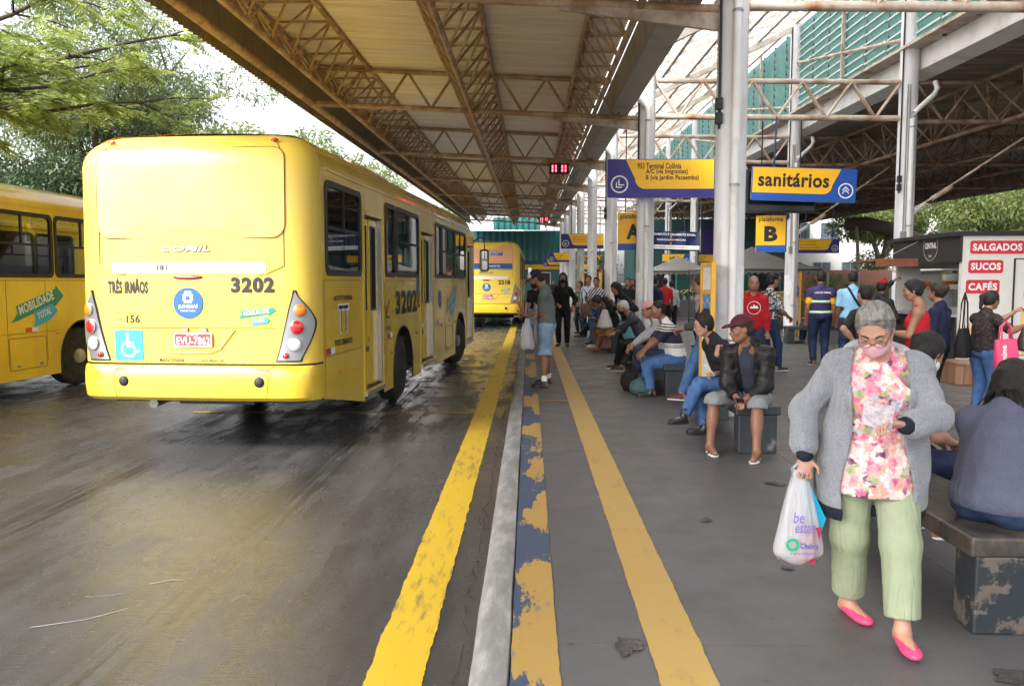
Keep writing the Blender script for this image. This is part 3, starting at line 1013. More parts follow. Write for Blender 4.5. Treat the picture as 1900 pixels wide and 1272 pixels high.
def make_bus(label, number, loc, rz, rear_full=True, doors=True, extra=None):
    g = thing("city_bus", label, "bus", loc, rz)
    S0 = 0.36
    # --- shell around the rear
    mb = MB()
    zs = [0.95, 1.3, 1.6, 1.9, 2.2, 2.5, 2.75] + [BT - 0.34 + 0.34 * sin(R(90 * k / 9)) for k in range(10)]
    rings = [[(x, y, z) for x, y in ring_pts(z, S0 + 0.4 * 0)] for z in zs]
    nr = len(rings[0])
    for r_ in rings:
        mb.v += r_
    for i in range(len(zs) - 1):
        for k in range(nr - 1):
            mb.f.append((i * nr + k, i * nr + k + 1, (i + 1) * nr + k + 1, (i + 1) * nr + k))
    mb.f.append(tuple((len(zs) - 1) * nr + k for k in range(nr)))
    body = mb.obj("rear_shell", m_busr, g, smooth=True)
    # --- bumper, one piece bulging slightly
    mb = MB()
    for i, (z, o) in enumerate(((0.56, 0.03), (0.60, -0.03), (0.72, -0.05), (0.84, -0.045), (0.90, -0.03), (0.93, 0.0))):
        mb.v += [(x * (1.004 - 0.004 * (o > 0)), y + (o if abs(x) < BW - 0.02 else 0), z - (0.02 if abs(x) > 1.2 else 0) * 0) for x, y in ring_pts(z, S0)]
    for i in range(5):
        for k in range(nr - 1):
            mb.f.append((i * nr + k, i * nr + k + 1, (i + 1) * nr + k + 1, (i + 1) * nr + k))
    bmp = mb.obj("bumper", m_bus, g, smooth=True)
    MB().add([(x * 0.99, y + 0.02, z) for z in (0.925, 0.955) for x, y in ring_pts(z, S0)],
             [(k, k + 1, nr + k + 1, nr + k) for k in range(nr - 1)]).obj("bumper_gap", m_black, g)
    # --- roof
    mb = MB()
    prof = []
    for k in range(9):
        a = R(90 * k / 8)
        prof.append((BW - 0.36 + 0.36 * cos(a), BT - 0.34 + 0.34 * sin(a)))
    prof += [(0.5, BT + 0.02), (0, BT + 0.03)]
    prof = prof + [(-x, z) for x, z in prof[-2::-1]]
    npf = len(prof)
    for s_, k in ((S0, 1.0), (2, 1.0), (6, 1.0), (10.9, 1.0), (11.3, 0.97), (11.6, 0.9)):
        mb.v += [(x * k, s_, BT - 0.34 + (z - BT + 0.34) * (1 if k == 1 else k * 0.9)) for x, z in prof]
    for i in range(5):
        for k in range(npf - 1):
            mb.f.append((i * npf + k, i * npf + k + 1, (i + 1) * npf + k + 1, (i + 1) * npf + k))
    mb.obj("roof", m_bus, g, smooth=True)
    MB().b2(-0.75, 0.75, 3.2, 5.2, BT + 0.02, BT + 0.16).obj("roof_hatch", m_bus, g)
    # --- sides with real openings
    wz0, wz1 = 1.88, 2.84
    wins_r = [(0.50, 1.80), (3.02, 3.55), (3.66, 5.16), (6.62, 7.2), (7.3, 8.7), (8.8, 10.2)]
    drs = [(1.92, 2.86), (5.30, 6.45), (10.35, 11.35)] if doors else []
    wins_l = [(0.5 + 1.45 * i, 0.5 + 1.45 * i + 1.36) for i in range(7)]
    for sd in (1, -1):
        wins = wins_r if sd == 1 else wins_l
        ds = drs if sd == 1 else []
        ops = [(a, b_, wz0, wz1) for a, b_ in wins] + [(a, b_, 0.0, 2.66) for a, b_ in ds]
        br = {S0, BL - 0.1, 2.0, 0.3}
        for a, b_, _, _ in ops:
            br |= {a, b_}
        for w in WHEELS:
            br |= {w + ARCH * (-1 + 2 * i / 24) for i in range(25)}
        br |= {0.3 + 0.2 * i for i in range(9)}
        br = sorted(x for x in br if S0 - 1e-6 <= x <= BL - 0.1 + 1e-6)
        mb = MB()
        X = BW * sd
        for a, b_ in zip(br[:-1], br[1:]):
            if b_ - a < 1e-4:
                continue
            c = (a + b_) / 2
            cuts = sorted((z0, z1) for p, q, z0, z1 in ops if p < c < q)
            zlo = [bottom(a + 1e-5), bottom(b_ - 1e-5)]
            top = BT - 0.335
            start = zlo
            for z0, z1 in cuts:
                if z0 > max(start):
                    mb.add([(X, a, start[0]), (X, b_, start[1]), (X, b_, z0), (X, a, z0)], [(0, 1, 2, 3)])
                start = [z1, z1]
            mb.add([(X, a, start[0]), (X, b_, start[1]), (X, b_, top), (X, a, top)], [(0, 1, 2, 3)])
        sp = mb.obj("right_side" if sd == 1 else "left_side", m_bus, g, fix=False)
        # wheel-arch lips and wheels
        for w in WHEELS:
            lip = MB()
            pts = [(X * 1.002, w + ARCH * cos(R(180 * k / 18)), 0.5 + ARCH * sin(R(180 * k / 18))) for k in range(19)]
            lip.path([(X, w + ARCH, 0.28)] + pts + [(X, w - ARCH, 0.28)], 0.014, n=6)
            lip.obj("arch_lip", m_blackm, g)
            well = MB()
            for k in range(18):
                a0, a1 = R(180 * k / 18), R(180 * (k + 1) / 18)
                well.add([(X, w + ARCH * cos(a0), 0.5 + ARCH * sin(a0)), (X, w + ARCH * cos(a1), 0.5 + ARCH * sin(a1)),
                          (X * 0.55, w + ARCH * cos(a1), 0.5 + ARCH * sin(a1)), (X * 0.55, w + ARCH * cos(a0), 0.5 + ARCH * sin(a0))], [(0, 1, 2, 3)])
            well.obj("wheel_well", m_under, g)
            front = w > 6
            wx = (BW - 0.19) * sd
            whl = empty("wheel", (wx, w, WR), R(-14) if (front and sd == 1) else 0)
            whl.parent = g
            MB().lathe([(0.28, -0.13), (0.44, -0.14), (0.495, -0.10), (0.50, -0.03), (0.50, 0.03), (0.495, 0.10), (0.44, 0.14), (0.28, 0.13)], n=36, axis='x').obj("tyre", m_tyre, whl, smooth=True)
            o = 0.12 * sd
            rim = MB()
            if front:
                rim.lathe([(0.275, 0.0), (0.285, o), (0.25, o * 0.9), (0.22, o * 0.55), (0.13, o * 0.75), (0.12, o * 1.25), (0.06, o * 1.3)], n=28, axis='x')
            else:
                rim.lathe([(0.275, 0.0), (0.285, o), (0.25, o * 0.85), (0.22, o * 0.1), (0.13, -o * 0.05), (0.12, o * 0.5), (0.05, o * 0.55)], n=28, axis='x')
            rim.obj("rim", m_rim, whl, smooth=True)
            for k in range(10):
                a = 2 * pi * k / 10
                MB().tube((o * 0.5, 0.165 * cos(a), 0.165 * sin(a)), (o * 0.85, 0.165 * cos(a), 0.165 * sin(a)), 0.014, n=6).obj("wheel_nut", m_grey, whl)
        # windows
        for a, b_ in wins:
            wd = empty("window", (X, (a + b_) / 2, (wz0 + wz1) / 2))
            wd.parent = g
            hw, hh = (b_ - a) / 2, (wz1 - wz0) / 2
            rr = 0.10 if hw > 0.35 else 0.08
            fr = MB().ring(rrect(-hw - 0.03, hw + 0.03, -hh - 0.03, hh + 0.03, rr), rrect(-hw + 0.035, hw - 0.035, -hh + 0.035, hh - 0.035, rr * 0.75), 'x', -0.05 * sd, 0.014 * sd)
            fr.obj("window_frame", m_black, wd)
            if hw > 0.35:
                MB().b2(-0.02 * sd, 0.008 * sd, -hw + 0.03, hw - 0.03, -0.01, 0.025).obj("transom_bar", m_blackm, wd)
                MB().b2(-0.02 * sd, 0.006 * sd, -0.02, 0.015, 0.0, hh - 0.03).obj("slider_bar", m_blackm, wd)
                x = -0.012 * sd
                for y0, y1, z0, z1 in ((-hw + 0.03, 0, 0.01, hh - 0.03), (0, hw - 0.03, 0.01, hh - 0.03), (-hw + 0.03, hw - 0.03, -hh + 0.03, 0)):
                    x += 0.003 * sd
                    MB().add([(x, y0, z0), (x, y1, z0), (x, y1, z1), (x, y0, z1)], [(0, 1, 2, 3)]).obj("pane", m_glass, wd, fix=False)
            else:
                x = -0.01 * sd
                MB().add([(x, -hw + 0.03, -hh + 0.03), (x, hw - 0.03, -hh + 0.03), (x, hw - 0.03, hh - 0.03), (x, -hw + 0.03, hh - 0.03)], [(0, 1, 2, 3)]).obj("pane", m_glass, wd, fix=False)
        # doors: two leaves each
        for a, b_ in ds:
            dr = empty("door", (X, a, 0.0))
            dr.parent = g
            w = b_ - a
            z0 = 0.42
            MB().ring([(-0.03, 0.36), (w + 0.03, 0.36), (w + 0.03, 2.70), (-0.03, 2.70)], [(0.035, z0), (w - 0.035, z0), (w - 0.035, 2.62), (0.035, 2.62)], 'x', -0.16, 0.012).obj("door_frame", m_bus, dr)
            MB().ring([(0.03, z0), (w - 0.03, z0), (w - 0.03, 2.63), (0.03, 2.63)], [(0.06, z0 + 0.03), (w - 0.06, z0 + 0.03), (w - 0.06, 2.60), (0.06, 2.60)], 'x', -0.14, -0.02).obj("door_seal", m_black, dr)
            MB().b2(-0.13, 0.0, w - 0.11, w - 0.035, z0 + 0.02, 2.6).obj("door_jamb", m_alu, dr)
            MB().b2(-0.3, 0.03, 0.02, w - 0.02, 0.345, 0.40).obj("door_step", m_alu, dr)
            ww = (w - 0.17) / 2
            for k in range(2):
                lf = empty("door_leaf", (-0.10 + 0.015 * k, 0.06 + k * ww, 0))
                lf.parent = dr
                outer = [(0.008, z0 + 0.03), (ww - 0.008, z0 + 0.03), (ww - 0.008, 2.59), (0.008, 2.59)]
                inner = [(0.075, 1.42), (ww - 0.075, 1.42), (ww - 0.075, 2.5), (0.075, 2.5)]
                lm = MB().ring(outer, inner, 'x', -0.03, 0.03)
                lm.obj("leaf_panel", m_bus, lf)
                MB().ring([(0.065, 1.41), (ww - 0.065, 1.41), (ww - 0.065, 2.51), (0.065, 2.51)], [(0.095, 1.44), (ww - 0.095, 1.44), (ww - 0.095, 2.48), (0.095, 2.48)], 'x', 0.0, 0.036).obj("glass_seal", m_black, lf)
                MB().add([(0.01, 0.08, 1.43), (0.01, ww - 0.08, 1.43), (0.01, ww - 0.08, 2.49), (0.01, 0.08, 2.49)], [(0, 1, 2, 3)]).obj("pane", m_glass, lf, fix=False)
    # gutter rail above the windows and rub rail
    for sd in (1, -1):
        MB().b2(BW * sd, (BW + 0.018) * sd, 0.5, BL - 0.3, BT - 0.345, BT - 0.32).obj("rain_rail", m_bus, g)
        for z in (1.80, 0.98):
            segs = [(0.4, 1.86), (2.92, 3.35), (4.7, 5.24), (6.5, 8.8), (10.1, 10.3)] if z < 1 else [(0.4, 1.86), (2.92, 5.24), (6.5, 10.3)]
            for a, b_ in segs:
                MB().b2((BW - 0.004) * sd, (BW + 0.003) * sd, a, b_, z, z + 0.007).obj("panel_seam", m_seam, g)
    for s_ in (0.42, 3.0, 6.52, 7.6, 8.5):
        MB().b2(BW - 0.004, BW + 0.003, s_, s_ + 0.007, max(0.5, bottom(s_) + 0.02), 1.8).obj("panel_seam", m_seam, g)
    # front end, floor, interior
    fr = MB()
    fr.b2(-BW + 0.05, BW - 0.05, BL - 0.12, BL - 0.02, 0.3, 1.5)
    fr.b2(-BW + 0.05, BW - 0.05, BL - 0.12, BL - 0.02, 2.6, 2.95)
    fr.obj("front_panel", m_bus, g)
    MB().add([(-1.15, BL - 0.06, 1.5), (1.15, BL - 0.06, 1.5), (1.15, BL - 0.1, 2.6), (-1.15, BL - 0.1, 2.6)], [(0, 1, 2, 3)]).obj("windscreen", m_glass, g, fix=False)
    MB().b2(-1.2, 1.2, 0.45, BL - 0.2, 0.88, 0.95).obj("floor", m_under, g)
    MB().b2(-1.0, 1.0, 2.2, BL - 0.2, 0.30, 0.86).obj("chassis", m_under, g)  # solid block shaped low to deepen the shade under the bus
    for w in WHEELS:
        MB().tube((-1.0, w, 0.5), (1.0, w, 0.5), 0.09, n=10).obj("axle", m_under, g)
    for i in range(9):
        y = 0.9 + i * 1.05
        for x in (-0.8, 0.8):
            if x > 0 and any(a - 0.4 < y < b_ + 0.2 for a, b_ in drs):
                continue
            st = MB()
            st.box((x, y, 1.38), (0.78, 0.42, 0.08))
            st.box((x, y - 0.24, 1.72), (0.78, 0.07, 0.66), rot=(R(-8), 0, 0))
            st.obj("seat", m_seatb, g)
    for y in (1.9, 2.9, 5.2, 6.5, 8.0):
        for x in (-0.35, 0.35):
            MB().tube((x, y, 0.95), (x, y, 3.0), 0.018, n=6).obj("grab_pole", m_yellowp, g)
    # mirror on the front right
    mr = empty("mirror", (BW, BL - 0.15, 2.75))
    mr.parent = g
    MB().path([(0, 0, 0.0), (0.12, 0.12, 0.12), (0.24, 0.12, 0.06), (0.26, 0.1, -0.2)], 0.016, n=6).obj("mirror_arm", m_blackm, mr)
    MB().prism(rrect(0.14, 0.36, -0.72, -0.18, 0.06), 'y', 0.05, 0.13).obj("mirror_housing", m_black, mr)
    MB().prism(rrect(0.16, 0.34, -0.68, -0.22, 0.05), 'y', 0.045, 0.05).obj("mirror_glass", mat("mirror_glass", (0.7, 0.7, 0.65), 0.05, metal=1.0), mr)
    # side decals
    MS = frame_m((BW + 0.004, 0, 0), (0, 1, 0), (0, 0, 1))
    if number:
        lettering(g, number, 3.55, 5.0, 1.30, 1.66, MS, m_print, 0.05, name="fleet_number")
        lettering(g, "AUTO ONIBUS", 0.72, 1.42, 1.575, 1.635, MS, m_print, 0.02)
        lettering(g, "TT", 0.86, 1.28, 1.20, 1.54, MS, m_pwhite, 0.05)
        M2 = frame_m((BW + 0.006, 0, 0), (0, 1, 0), (0, 0, 1))
        lettering(g, "TT", 0.89, 1.25, 1.22, 1.52, M2, m_print, 0.0)
        lettering(g, "TRES IRMAOS", 0.74, 1.40, 1.07, 1.14, MS, m_print, 0.02)
        lettering(g, "SAIDA", 2.98, 3.24, 1.11, 1.17, MS, m_print, 0.01)
        for (y, z) in ((2.98, 1.28), (5.05, 1.38)):
            for poly in ([(y, z), (y + 0.2, z), (y + 0.2, z + 0.03), (y + 0.05, z + 0.03), (y + 0.22, z + 0.24), (y + 0.18, z + 0.26), (y + 0.03, z + 0.06), (y + 0.03, z + 0.2), (y, z + 0.2)],):
                flat(g, poly, MS, m_print, "arrow_mark")
        flat(g, rrect(5.0, 5.2, 1.55, 1.85, 0.02), MS, m_bluep, "access_sticker")
    y = 7.05
    flat(g, disc(y, 1.46, 0.17, 24), MS, m_bluep, "round_emblem")
    lettering(g, "JUNDIAI", y - 0.12, y + 0.12, 1.40, 1.45, M_up(MS, 0.003), m_pwhite, 0.02)
    y = 8.3
    flat(g, [(y - 0.62, 1.15), (y + 0.40, 1.41), (y + 0.38, 1.35), (y + 0.66, 1.55), (y + 0.46, 1.73), (y + 0.45, 1.67), (y - 0.50, 1.41), (y - 0.46, 1.30)], MS, m_teal, "green_arrow", z=0.002)
    flat(g, [(y - 0.12, 1.05), (y + 0.30, 1.17), (y + 0.5, 1.31), (y + 0.34, 1.43), (y - 0.1, 1.31), (y - 0.06, 1.19)], MS, m_cyan, "blue_arrow", z=0.004)
    ang = R(16)
    MA = frame_m((BW + 0.011, 0, 0), (0, cos(ang), sin(ang)), (0, -sin(ang), cos(ang)))
    o = MA.inverted() @ Vector((BW, y - 0.42, 1.265))
    lettering(g, "MOBILIDADE", o.x, o.x + 0.86, o.y, o.y + 0.15, MA, m_pwhite, 0.03)
    o = MA.inverted() @ Vector((BW, y + 0.0, 1.18))
    lettering(g, "TOTAL", o.x, o.x + 0.34, o.y, o.y + 0.11, MA, m_pwhite, 0.03)
    # reflectors, side lamps, flap
    for s_ in (0.45, 2.35, 3.05, 5.55, 6.8, 8.0, 10.15):
        z = 1.0 if s_ not in (2.35, 5.55) else 1.0
        xx = BW + 0.006 if s_ not in (2.35, 5.55) else BW - 0.06
        MB().b2(xx - 0.004, xx + 0.002, s_, s_ + 0.14, z, z + 0.07).obj("reflector", m_red, g)
        MB().b2(xx - 0.004, xx + 0.002, s_ + 0.142, s_ + 0.28, z, z + 0.07).obj("reflector", m_pwhite, g)
    for s_ in (0.9, 2.96 + 0.3, 4.95, 7.2, 8.75):
        MB().ball((BW + 0.01, s_, 0.78 if s_ < 4 else 0.95), (0.015, 0.05, 0.025), 8, 5).obj("side_lamp", m_amber, g)
    MB().ring(rrect(7.62, 8.48, 0.42, 0.92, 0.02), rrect(7.63, 8.47, 0.43, 0.91, 0.02), 'x', BW, BW + 0.004).obj("flap_outline", m_seam, g)
    for s_ in (7.78, 8.3):
        MB().b2(BW, BW + 0.006, s_, s_ + 0.08, 0.46, 0.50).obj("flap_latch", m_grey, g)
    return g

def M_up(M, dz):
    return M @ Matrix.Translation((0, 0, dz))

def rear_dress(g, number, ad=False, plate="EVU-7862"):
    """Lamps, lettering and trim on the rear face."""
    had = set(bpy.data.objects.keys())
    def MR(z):
        return frame_m((0, -0.005, 0), (1, 0, 0), (0, 0, 1))
    # rear window panel as its own raised film with seam
    zs = [2.24, 2.5, 2.75, 2.92, 3.0, 3.06]
    outl = rrect(-1.0, 1.0, 2.23, 3.15, 0.14, 6)
    def onrear(p, o):
        f = p[0] / 0.95
        return (p[0], rear_y(p[1]) + 0.03 * min(1.3, f * f) - o, p[1])
    mb = MB()
    def grid_patch(outline, o, nx=8, nz=8):
        x0, x1 = min(p[0] for p in outline), max(p[0] for p in outline)
        cz = sum(p[1] for p in outline) / len(outline)
        n = len(outline)
        rings = [1.0, 0.94, 0.88, 0.81, 0.72, 0.6, 0.45, 0.25]
        cx = (x0 + x1) / 2
        vs, fs = [], []
        for k in rings:
            vs += [onrear((cx + (p[0] - cx) * k, cz + (p[1] - cz) * k), o) for p in outline]
        for i in range(len(rings) - 1):
            for k in range(n):
                l = (k + 1) % n
                fs.append((i * n + k, i * n + l, (i + 1) * n + l, (i + 1) * n + k))
        fs.append(tuple((len(rings) - 1) * n + k for k in range(n)))
        return MB().add(vs, fs)
    if not ad:
        grid_patch(outl, 0.012).obj("rear_window_film", m_film, g, smooth='all')
    else:
        grid_patch(outl, 0.012).obj("rear_window_poster", mat("poster_salmon", (0.72, 0.30, 0.13), 0.4, col2=(0.78, 0.42, 0.22), cover=0.5, vscale=1.5, edge=0.3), g, smooth='all')
        xs_ = [-0.97 + 1.94 * k / 12 for k in range(13)]
        flat(g, [(x, 2.27) for x in xs_] + [(x, 2.48) for x in xs_[::-1]], M_up(MR(2.3), 0.012), m_bluep, "poster_band")
        flat(g, rrect(-0.2, 0.6, 2.78, 2.92, 0.03), M_up(MR(2.9), 0.018), m_bluep, "poster_panel")
        lettering(g, "ENCERRAMENTO", -0.15, 0.55, 2.86, 2.91, M_up(MR(2.9), 0.024), m_pwhite, 0.02)
        lettering(g, "DIA 13/05", 0.0, 0.42, 2.795, 2.845, M_up(MR(2.9), 0.024), m_pwhite, 0.02)
        lettering(g, "O NORTE", -0.1, 0.5, 2.34, 2.41, M_up(MR(2.3), 0.017), m_pwhite, 0.02)
    rg = MB()
    o1 = [onrear(p, 0.013) for p in outl]
    rg.path(o1, 0.004, n=4, closed=True)
    rg.obj("window_seal", m_seam, g)
    # vertical corner seams
    for sx in (-1, 1):
        MB().path([onrear((sx * (0.985 - roof_in(z)), z), 0.006) for z in (1.95, 2.2, 2.5, 2.75, 3.0, 3.1, 3.18, 3.23)], 0.004, n=4).obj("corner_seam", m_seam, g)
        MB().path([onrear((sx * x, z), 0.004) for x, z in ((0.985, 1.95), (0.80, 1.87), (0.70, 1.86))], 0.010, n=6).obj("moulding", m_busr, g, smooth='all')
        MB().ball((sx * 0.87, rear_y(3.23) - 0.01, 3.225), (0.045, 0.02, 0.016), 10, 6).obj("clearance_lamp", m_red, g)
        # lamp cluster on the rounded corner
        cl = empty("tail_lamp", (0, 0, 0))
        cl.parent = g
        n = 12
        vs, fs = [], []
        def lampx(z):        # inner and outer edge of the cluster at height z
            f = (z - 0.99) / (1.67 - 0.99)
            inner = 0.90 + 0.17 * f ** 0.8 + 0.06 * max(0, f - 0.8)
            outer = 1.10 + 0.145 * sin(min(1, f * 1.5 + 0.1) * pi / 2) - 0.17 * max(0, (f - 0.55) / 0.45) ** 1.7
            return inner, max(outer, inner + 0.004)
        def surf(x, z, o):
            hw = BW - roof_in(z)
            y0 = rear_y(z) + 0.03
            rc = RC
            if x <= hw - rc:
                return Vector((sx * x, y0 - o, z))
            c = min(1.0, (x - hw + rc) / rc)
            a = math.acos(c)
            nrm = Vector((cos(a), -sin(a) * 0.8, 0)).normalized()
            return Vector((sx * (hw - rc + rc * cos(a) + nrm.x * o), y0 + rc * 0.8 - rc * 0.8 * sin(a) + nrm.y * o, z))
        for name, grow, o, mm in (("lamp_surround", 0.016, 0.006, m_black), ("lamp_body", 0.0, 0.014, m_silver)):
            vs, fs = [], []
            for i in range(n + 1):
                z = 0.985 - grow + (0.70 + 2 * grow) * i / n
                a, b_ = lampx(min(1.67, max(0.99, z)))
                a, b_ = a - grow, b_ + grow
                for k in range(7):
                    vs.append(surf(a + (b_ - a) * k / 6, z, o))
            for i in range(n):
                for k in range(6):
                    fs.append((i * 7 + k, i * 7 + k + 1, (i + 1) * 7 + k + 1, (i + 1) * 7 + k))
            MB().add(vs, fs).obj(name, mm, cl, smooth='all')
        for x, z, r_, mm, nm in ((1.13, 1.50, 0.062, m_amber, "indicator_lens"), (1.10, 1.325, 0.068, m_red, "brake_lens"), (1.075, 1.15, 0.064, m_clear, "reverse_lens"), (0.995, 1.035, 0.03, m_red, "reflector_lens")):
            c = surf(x, z, 0.014)
            nx = (surf(x + 0.02, z, 0.014) - surf(x - 0.02, z, 0.014)).normalized()
            nrm = nx.cross(Vector((0, 0, 1))).normalized()
            if nrm.y > 0:
                nrm = -nrm
            MM = frame_m(c, nrm.cross(Vector((0, 0, 1))) * -1, (0, 0, 1))
            if (MM.to_3x3() @ Vector((0, 0, 1))).dot(nrm) < 0:
                MM = frame_m(c, nrm.cross(Vector((0, 0, 1))), (0, 0, 1))
            vs, fs = [], []
            for rr, zz in ((1.12, -0.01), (1.12, 0.010), (1.0, 0.014)):
                vs += [MM @ Vector((r_ * rr * cos(2 * pi * k / 20), r_ * rr * sin(2 * pi * k / 20), zz)) for k in range(20)]
            for i in range(2):
                fs += [(i * 20 + k, i * 20 + (k + 1) % 20, (i + 1) * 20 + (k + 1) % 20, (i + 1) * 20 + k) for k in range(20)]
            MB().add(vs, fs).obj("lens_ring", m_grey, cl, smooth=True)
            vs, fs = [], []
            for rr, zz in ((1.0, 0.012), (0.8, 0.022), (0.45, 0.028), (0.12, 0.030)):
                vs += [MM @ Vector((r_ * rr * cos(2 * pi * k / 20), r_ * rr * sin(2 * pi * k / 20), zz)) for k in range(20)]
            for i in range(3):
                fs += [(i * 20 + k, i * 20 + (k + 1) % 20, (i + 1) * 20 + (k + 1) % 20, (i + 1) * 20 + k) for k in range(20)]
            fs.append(tuple(60 + k for k in range(20)))
            MB().add(vs, fs).obj(nm, mm, cl, smooth='all')
    # maker's name, white strip and lettering
    lettering(g, "COMIL" if not ad else "BUSSCAR", -0.308, 0.228, 2.087, 2.163, M_up(MR(2.1), 0.001), m_seam, 0.05, 0.2, name="maker_name")
    lettering(g, "COMIL" if not ad else "BUSSCAR", -0.30, 0.22, 2.095, 2.155, M_up(MR(2.1), 0.004), m_silver, 0.03, 0.2, name="maker_name")
    def onM(z):
        return M_up(MR(z), 0.0)
    xs_ = [-0.85 + 1.65 * k / 12 for k in range(13)]
    MB().add([(x, -0.007, z) for x in xs_ for z in (1.875, 1.985)], [(2 * k, 2 * k + 2, 2 * k + 3, 2 * k + 1) for k in range(12)]).obj("white_strip", m_wstrip, g, fix=False)
    if not ad:
        lettering(g, "Disque Denuncia:", -0.80, -0.40, 1.905, 1.955, M_up(MR(1.93), 0.010), mat("print_faint", (0.40, 0.37, 0.32), 0.5), 0.0)
        lettering(g, "181", -0.345, -0.24, 1.905, 1.96, M_up(MR(1.93), 0.010), m_print, 0.015)
        lettering(g, "veiculo monitorado por cameras de seguranca", 0.14, 0.76, 1.91, 1.94, M_up(MR(1.93), 0.010), MATS["print_faint"], 0.0)
        lettering(g, "TRÊS IRMÃOS", -0.90, -0.455, 1.665, 1.825, onM(1.75), m_print, 0.045)
        lettering(g, "SUGESTÕES  RECLAMAÇÕES", -0.84, -0.52, 1.458, 1.48, onM(1.45), m_print, 0.0)
        lettering(g, "FONE", -0.82, -0.74, 1.395, 1.415, onM(1.4), m_print, 0.0)
        lettering(g, "156", -0.70, -0.55, 1.365, 1.445, onM(1.4), m_print, 0.03)
        lettering(g, "MANTENHA", -0.34, -0.07, 0.965, 1.005, M_up(onM(1.0), 0.010), m_print, 0.02)
        lettering(g, "DISTÂNCIA", 0.09, 0.35, 0.965, 1.005, M_up(onM(1.0), 0.010), m_print, 0.02)
    lettering(g, number, 0.435, 0.885, 1.675, 1.835, M_up(onM(1.75), 0.002), m_print, 0.05, name="fleet_number")
    # blue round emblem with crest
    flat(g, disc(-0.02, 1.57, 0.158, 32), M_up(onM(1.57), 0.004), m_bluep, "round_emblem", depth=0.01)
    ME = M_up(onM(1.57), 0.007)
    cr = [(-0.075, 1.60), (-0.055, 1.585), (-0.065, 1.57), (0.025, 1.57), (0.015, 1.585), (0.035, 1.60), (0.03, 1.64), (0.038, 1.655), (0.02, 1.665), (-0.06, 1.665), (-0.078, 1.655), (-0.07, 1.64)]
    flat(g, cr, ME, m_pwhite, "crest")
    for px_ in (-0.045, -0.02, 0.005):
        flat(g, [(px_ - 0.01, 1.668), (px_ + 0.01, 1.668), (px_ + 0.012, 1.69), (px_ - 0.012, 1.69)], ME, m_pwhite, "crest_tower")
    flat(g, [(-0.045, 1.6), (0.005, 1.6), (0.0, 1.64), (-0.04, 1.64)], M_up(ME, 0.003), m_bluep, "crest_shield")
    lettering(g, "JUNDIAÍ", -0.125, 0.085, 1.51, 1.56, ME, m_pwhite, 0.03)
    lettering(g, "PREFEITURA", -0.10, 0.06, 1.482, 1.50, ME, m_pwhite, 0.0)
    # mobility arrows
    flat(g, [(0.515, 1.415), (0.83, 1.465), (0.83, 1.445), (0.90, 1.50), (0.85, 1.535), (0.845, 1.52), (0.545, 1.46)][::1], M_up(onM(1.45), 0.004), m_teal, "green_arrow", depth=0.008)
    flat(g, [(0.515, 1.415), (0.83, 1.462), (0.845, 1.518), (0.53, 1.492), (0.548, 1.455)], M_up(onM(1.45), 0.005), m_teal, "green_arrow", depth=0.008)
    flat(g, [(0.64, 1.345), (0.80, 1.365), (0.835, 1.40), (0.81, 1.43), (0.65, 1.405), (0.665, 1.375)], M_up(onM(1.4), 0.008), m_cyan, "blue_arrow", depth=0.01)
    aa = R(6.5)
    MA = frame_m((0, -0.014, 0), (cos(aa), 0, sin(aa)), (-sin(aa), 0, cos(aa)))
    o = MA.inverted() @ Vector((0.57, 0, 1.442))
    lettering(g, "MOBILIDADE", o.x, o.x + 0.26, o.y, o.y + 0.042, MA, m_pwhite, 0.03)
    MA = M_up(MA, 0.003)
    o = MA.inverted() @ Vector((0.68, 0, 1.37))
    lettering(g, "TOTAL", o.x, o.x + 0.11, o.y, o.y + 0.03, MA, m_pwhite, 0.03)
    # high brake lamp
    MB().ball((-0.02, rear_y(1.83) - 0.004, 1.832), (0.15, 0.018, 0.018), 16, 6).obj("high_brake_lamp", m_red, g, smooth='all')
    MB().ball((-0.02, rear_y(1.83) - 0.002, 1.832), (0.165, 0.012, 0.026), 16, 6).obj("lamp_bezel", m_black, g, smooth='all')
    bent = ("lettering", "fleet_number", "maker_name", "white_strip", "round_emblem", "crest", "green_arrow", "blue_arrow", "poster_band", "poster_panel")
    for o in [o for o in bpy.data.objects if o.name not in had and o.parent == g and o.name.startswith(bent)]:
        for v in o.data.vertices:           # follow the curve of the rear face
            v.co.y += rear_y(v.co.z) + 0.03 * min(1.3, (v.co.x / 0.95) ** 2)
    # engine lid edges and plate recess
    MB().path([onrear((x, 1.315), 0.004) for x in (-0.92, -0.5, 0, 0.5, 0.92)], 0.004, n=4).obj("panel_seam", m_seam, g)
    MB().path([onrear(p, 0.004) for p in ((-0.48, 1.30), (-0.33, 1.10), (-0.22, 1.06), (0.2, 1.06), (0.31, 1.10), (0.47, 1.30))], 0.012, n=6).obj("recess_edge", m_busr, g, smooth='all')
    pl = empty("licence_plate", (0.03, rear_y(1.2) - 0.012, 1.195))
    pl.parent = g
    MB().prism(rrect(-0.205, 0.205, -0.075, 0.075, 0.02), 'y', -0.006, 0.0).obj("plate_panel", m_plate, pl)
    MB().ring(rrect(-0.205, 0.205, -0.075, 0.075, 0.02), rrect(-0.19, 0.19, -0.06, 0.06, 0.015), 'y', -0.011, -0.006).obj("plate_rim", m_alu, pl)
    lettering(pl, plate, -0.175, 0.18, -0.052, 0.03, frame_m((0, -0.009, 0), (1, 0, 0), (0, 0, 1)), m_pwhite, 0.02)
    lettering(pl, "JUNDIAI", -0.07, 0.06, 0.037, 0.055, frame_m((0, -0.009, 0), (1, 0, 0), (0, 0, 1)), m_pwhite, 0.0)
    for x in (-0.07, 0.13):
        MB().b2(x, x + 0.05, rear_y(1.3) - 0.03, rear_y(1.3), 1.285, 1.31).obj("plate_lamp", m_silver, g)
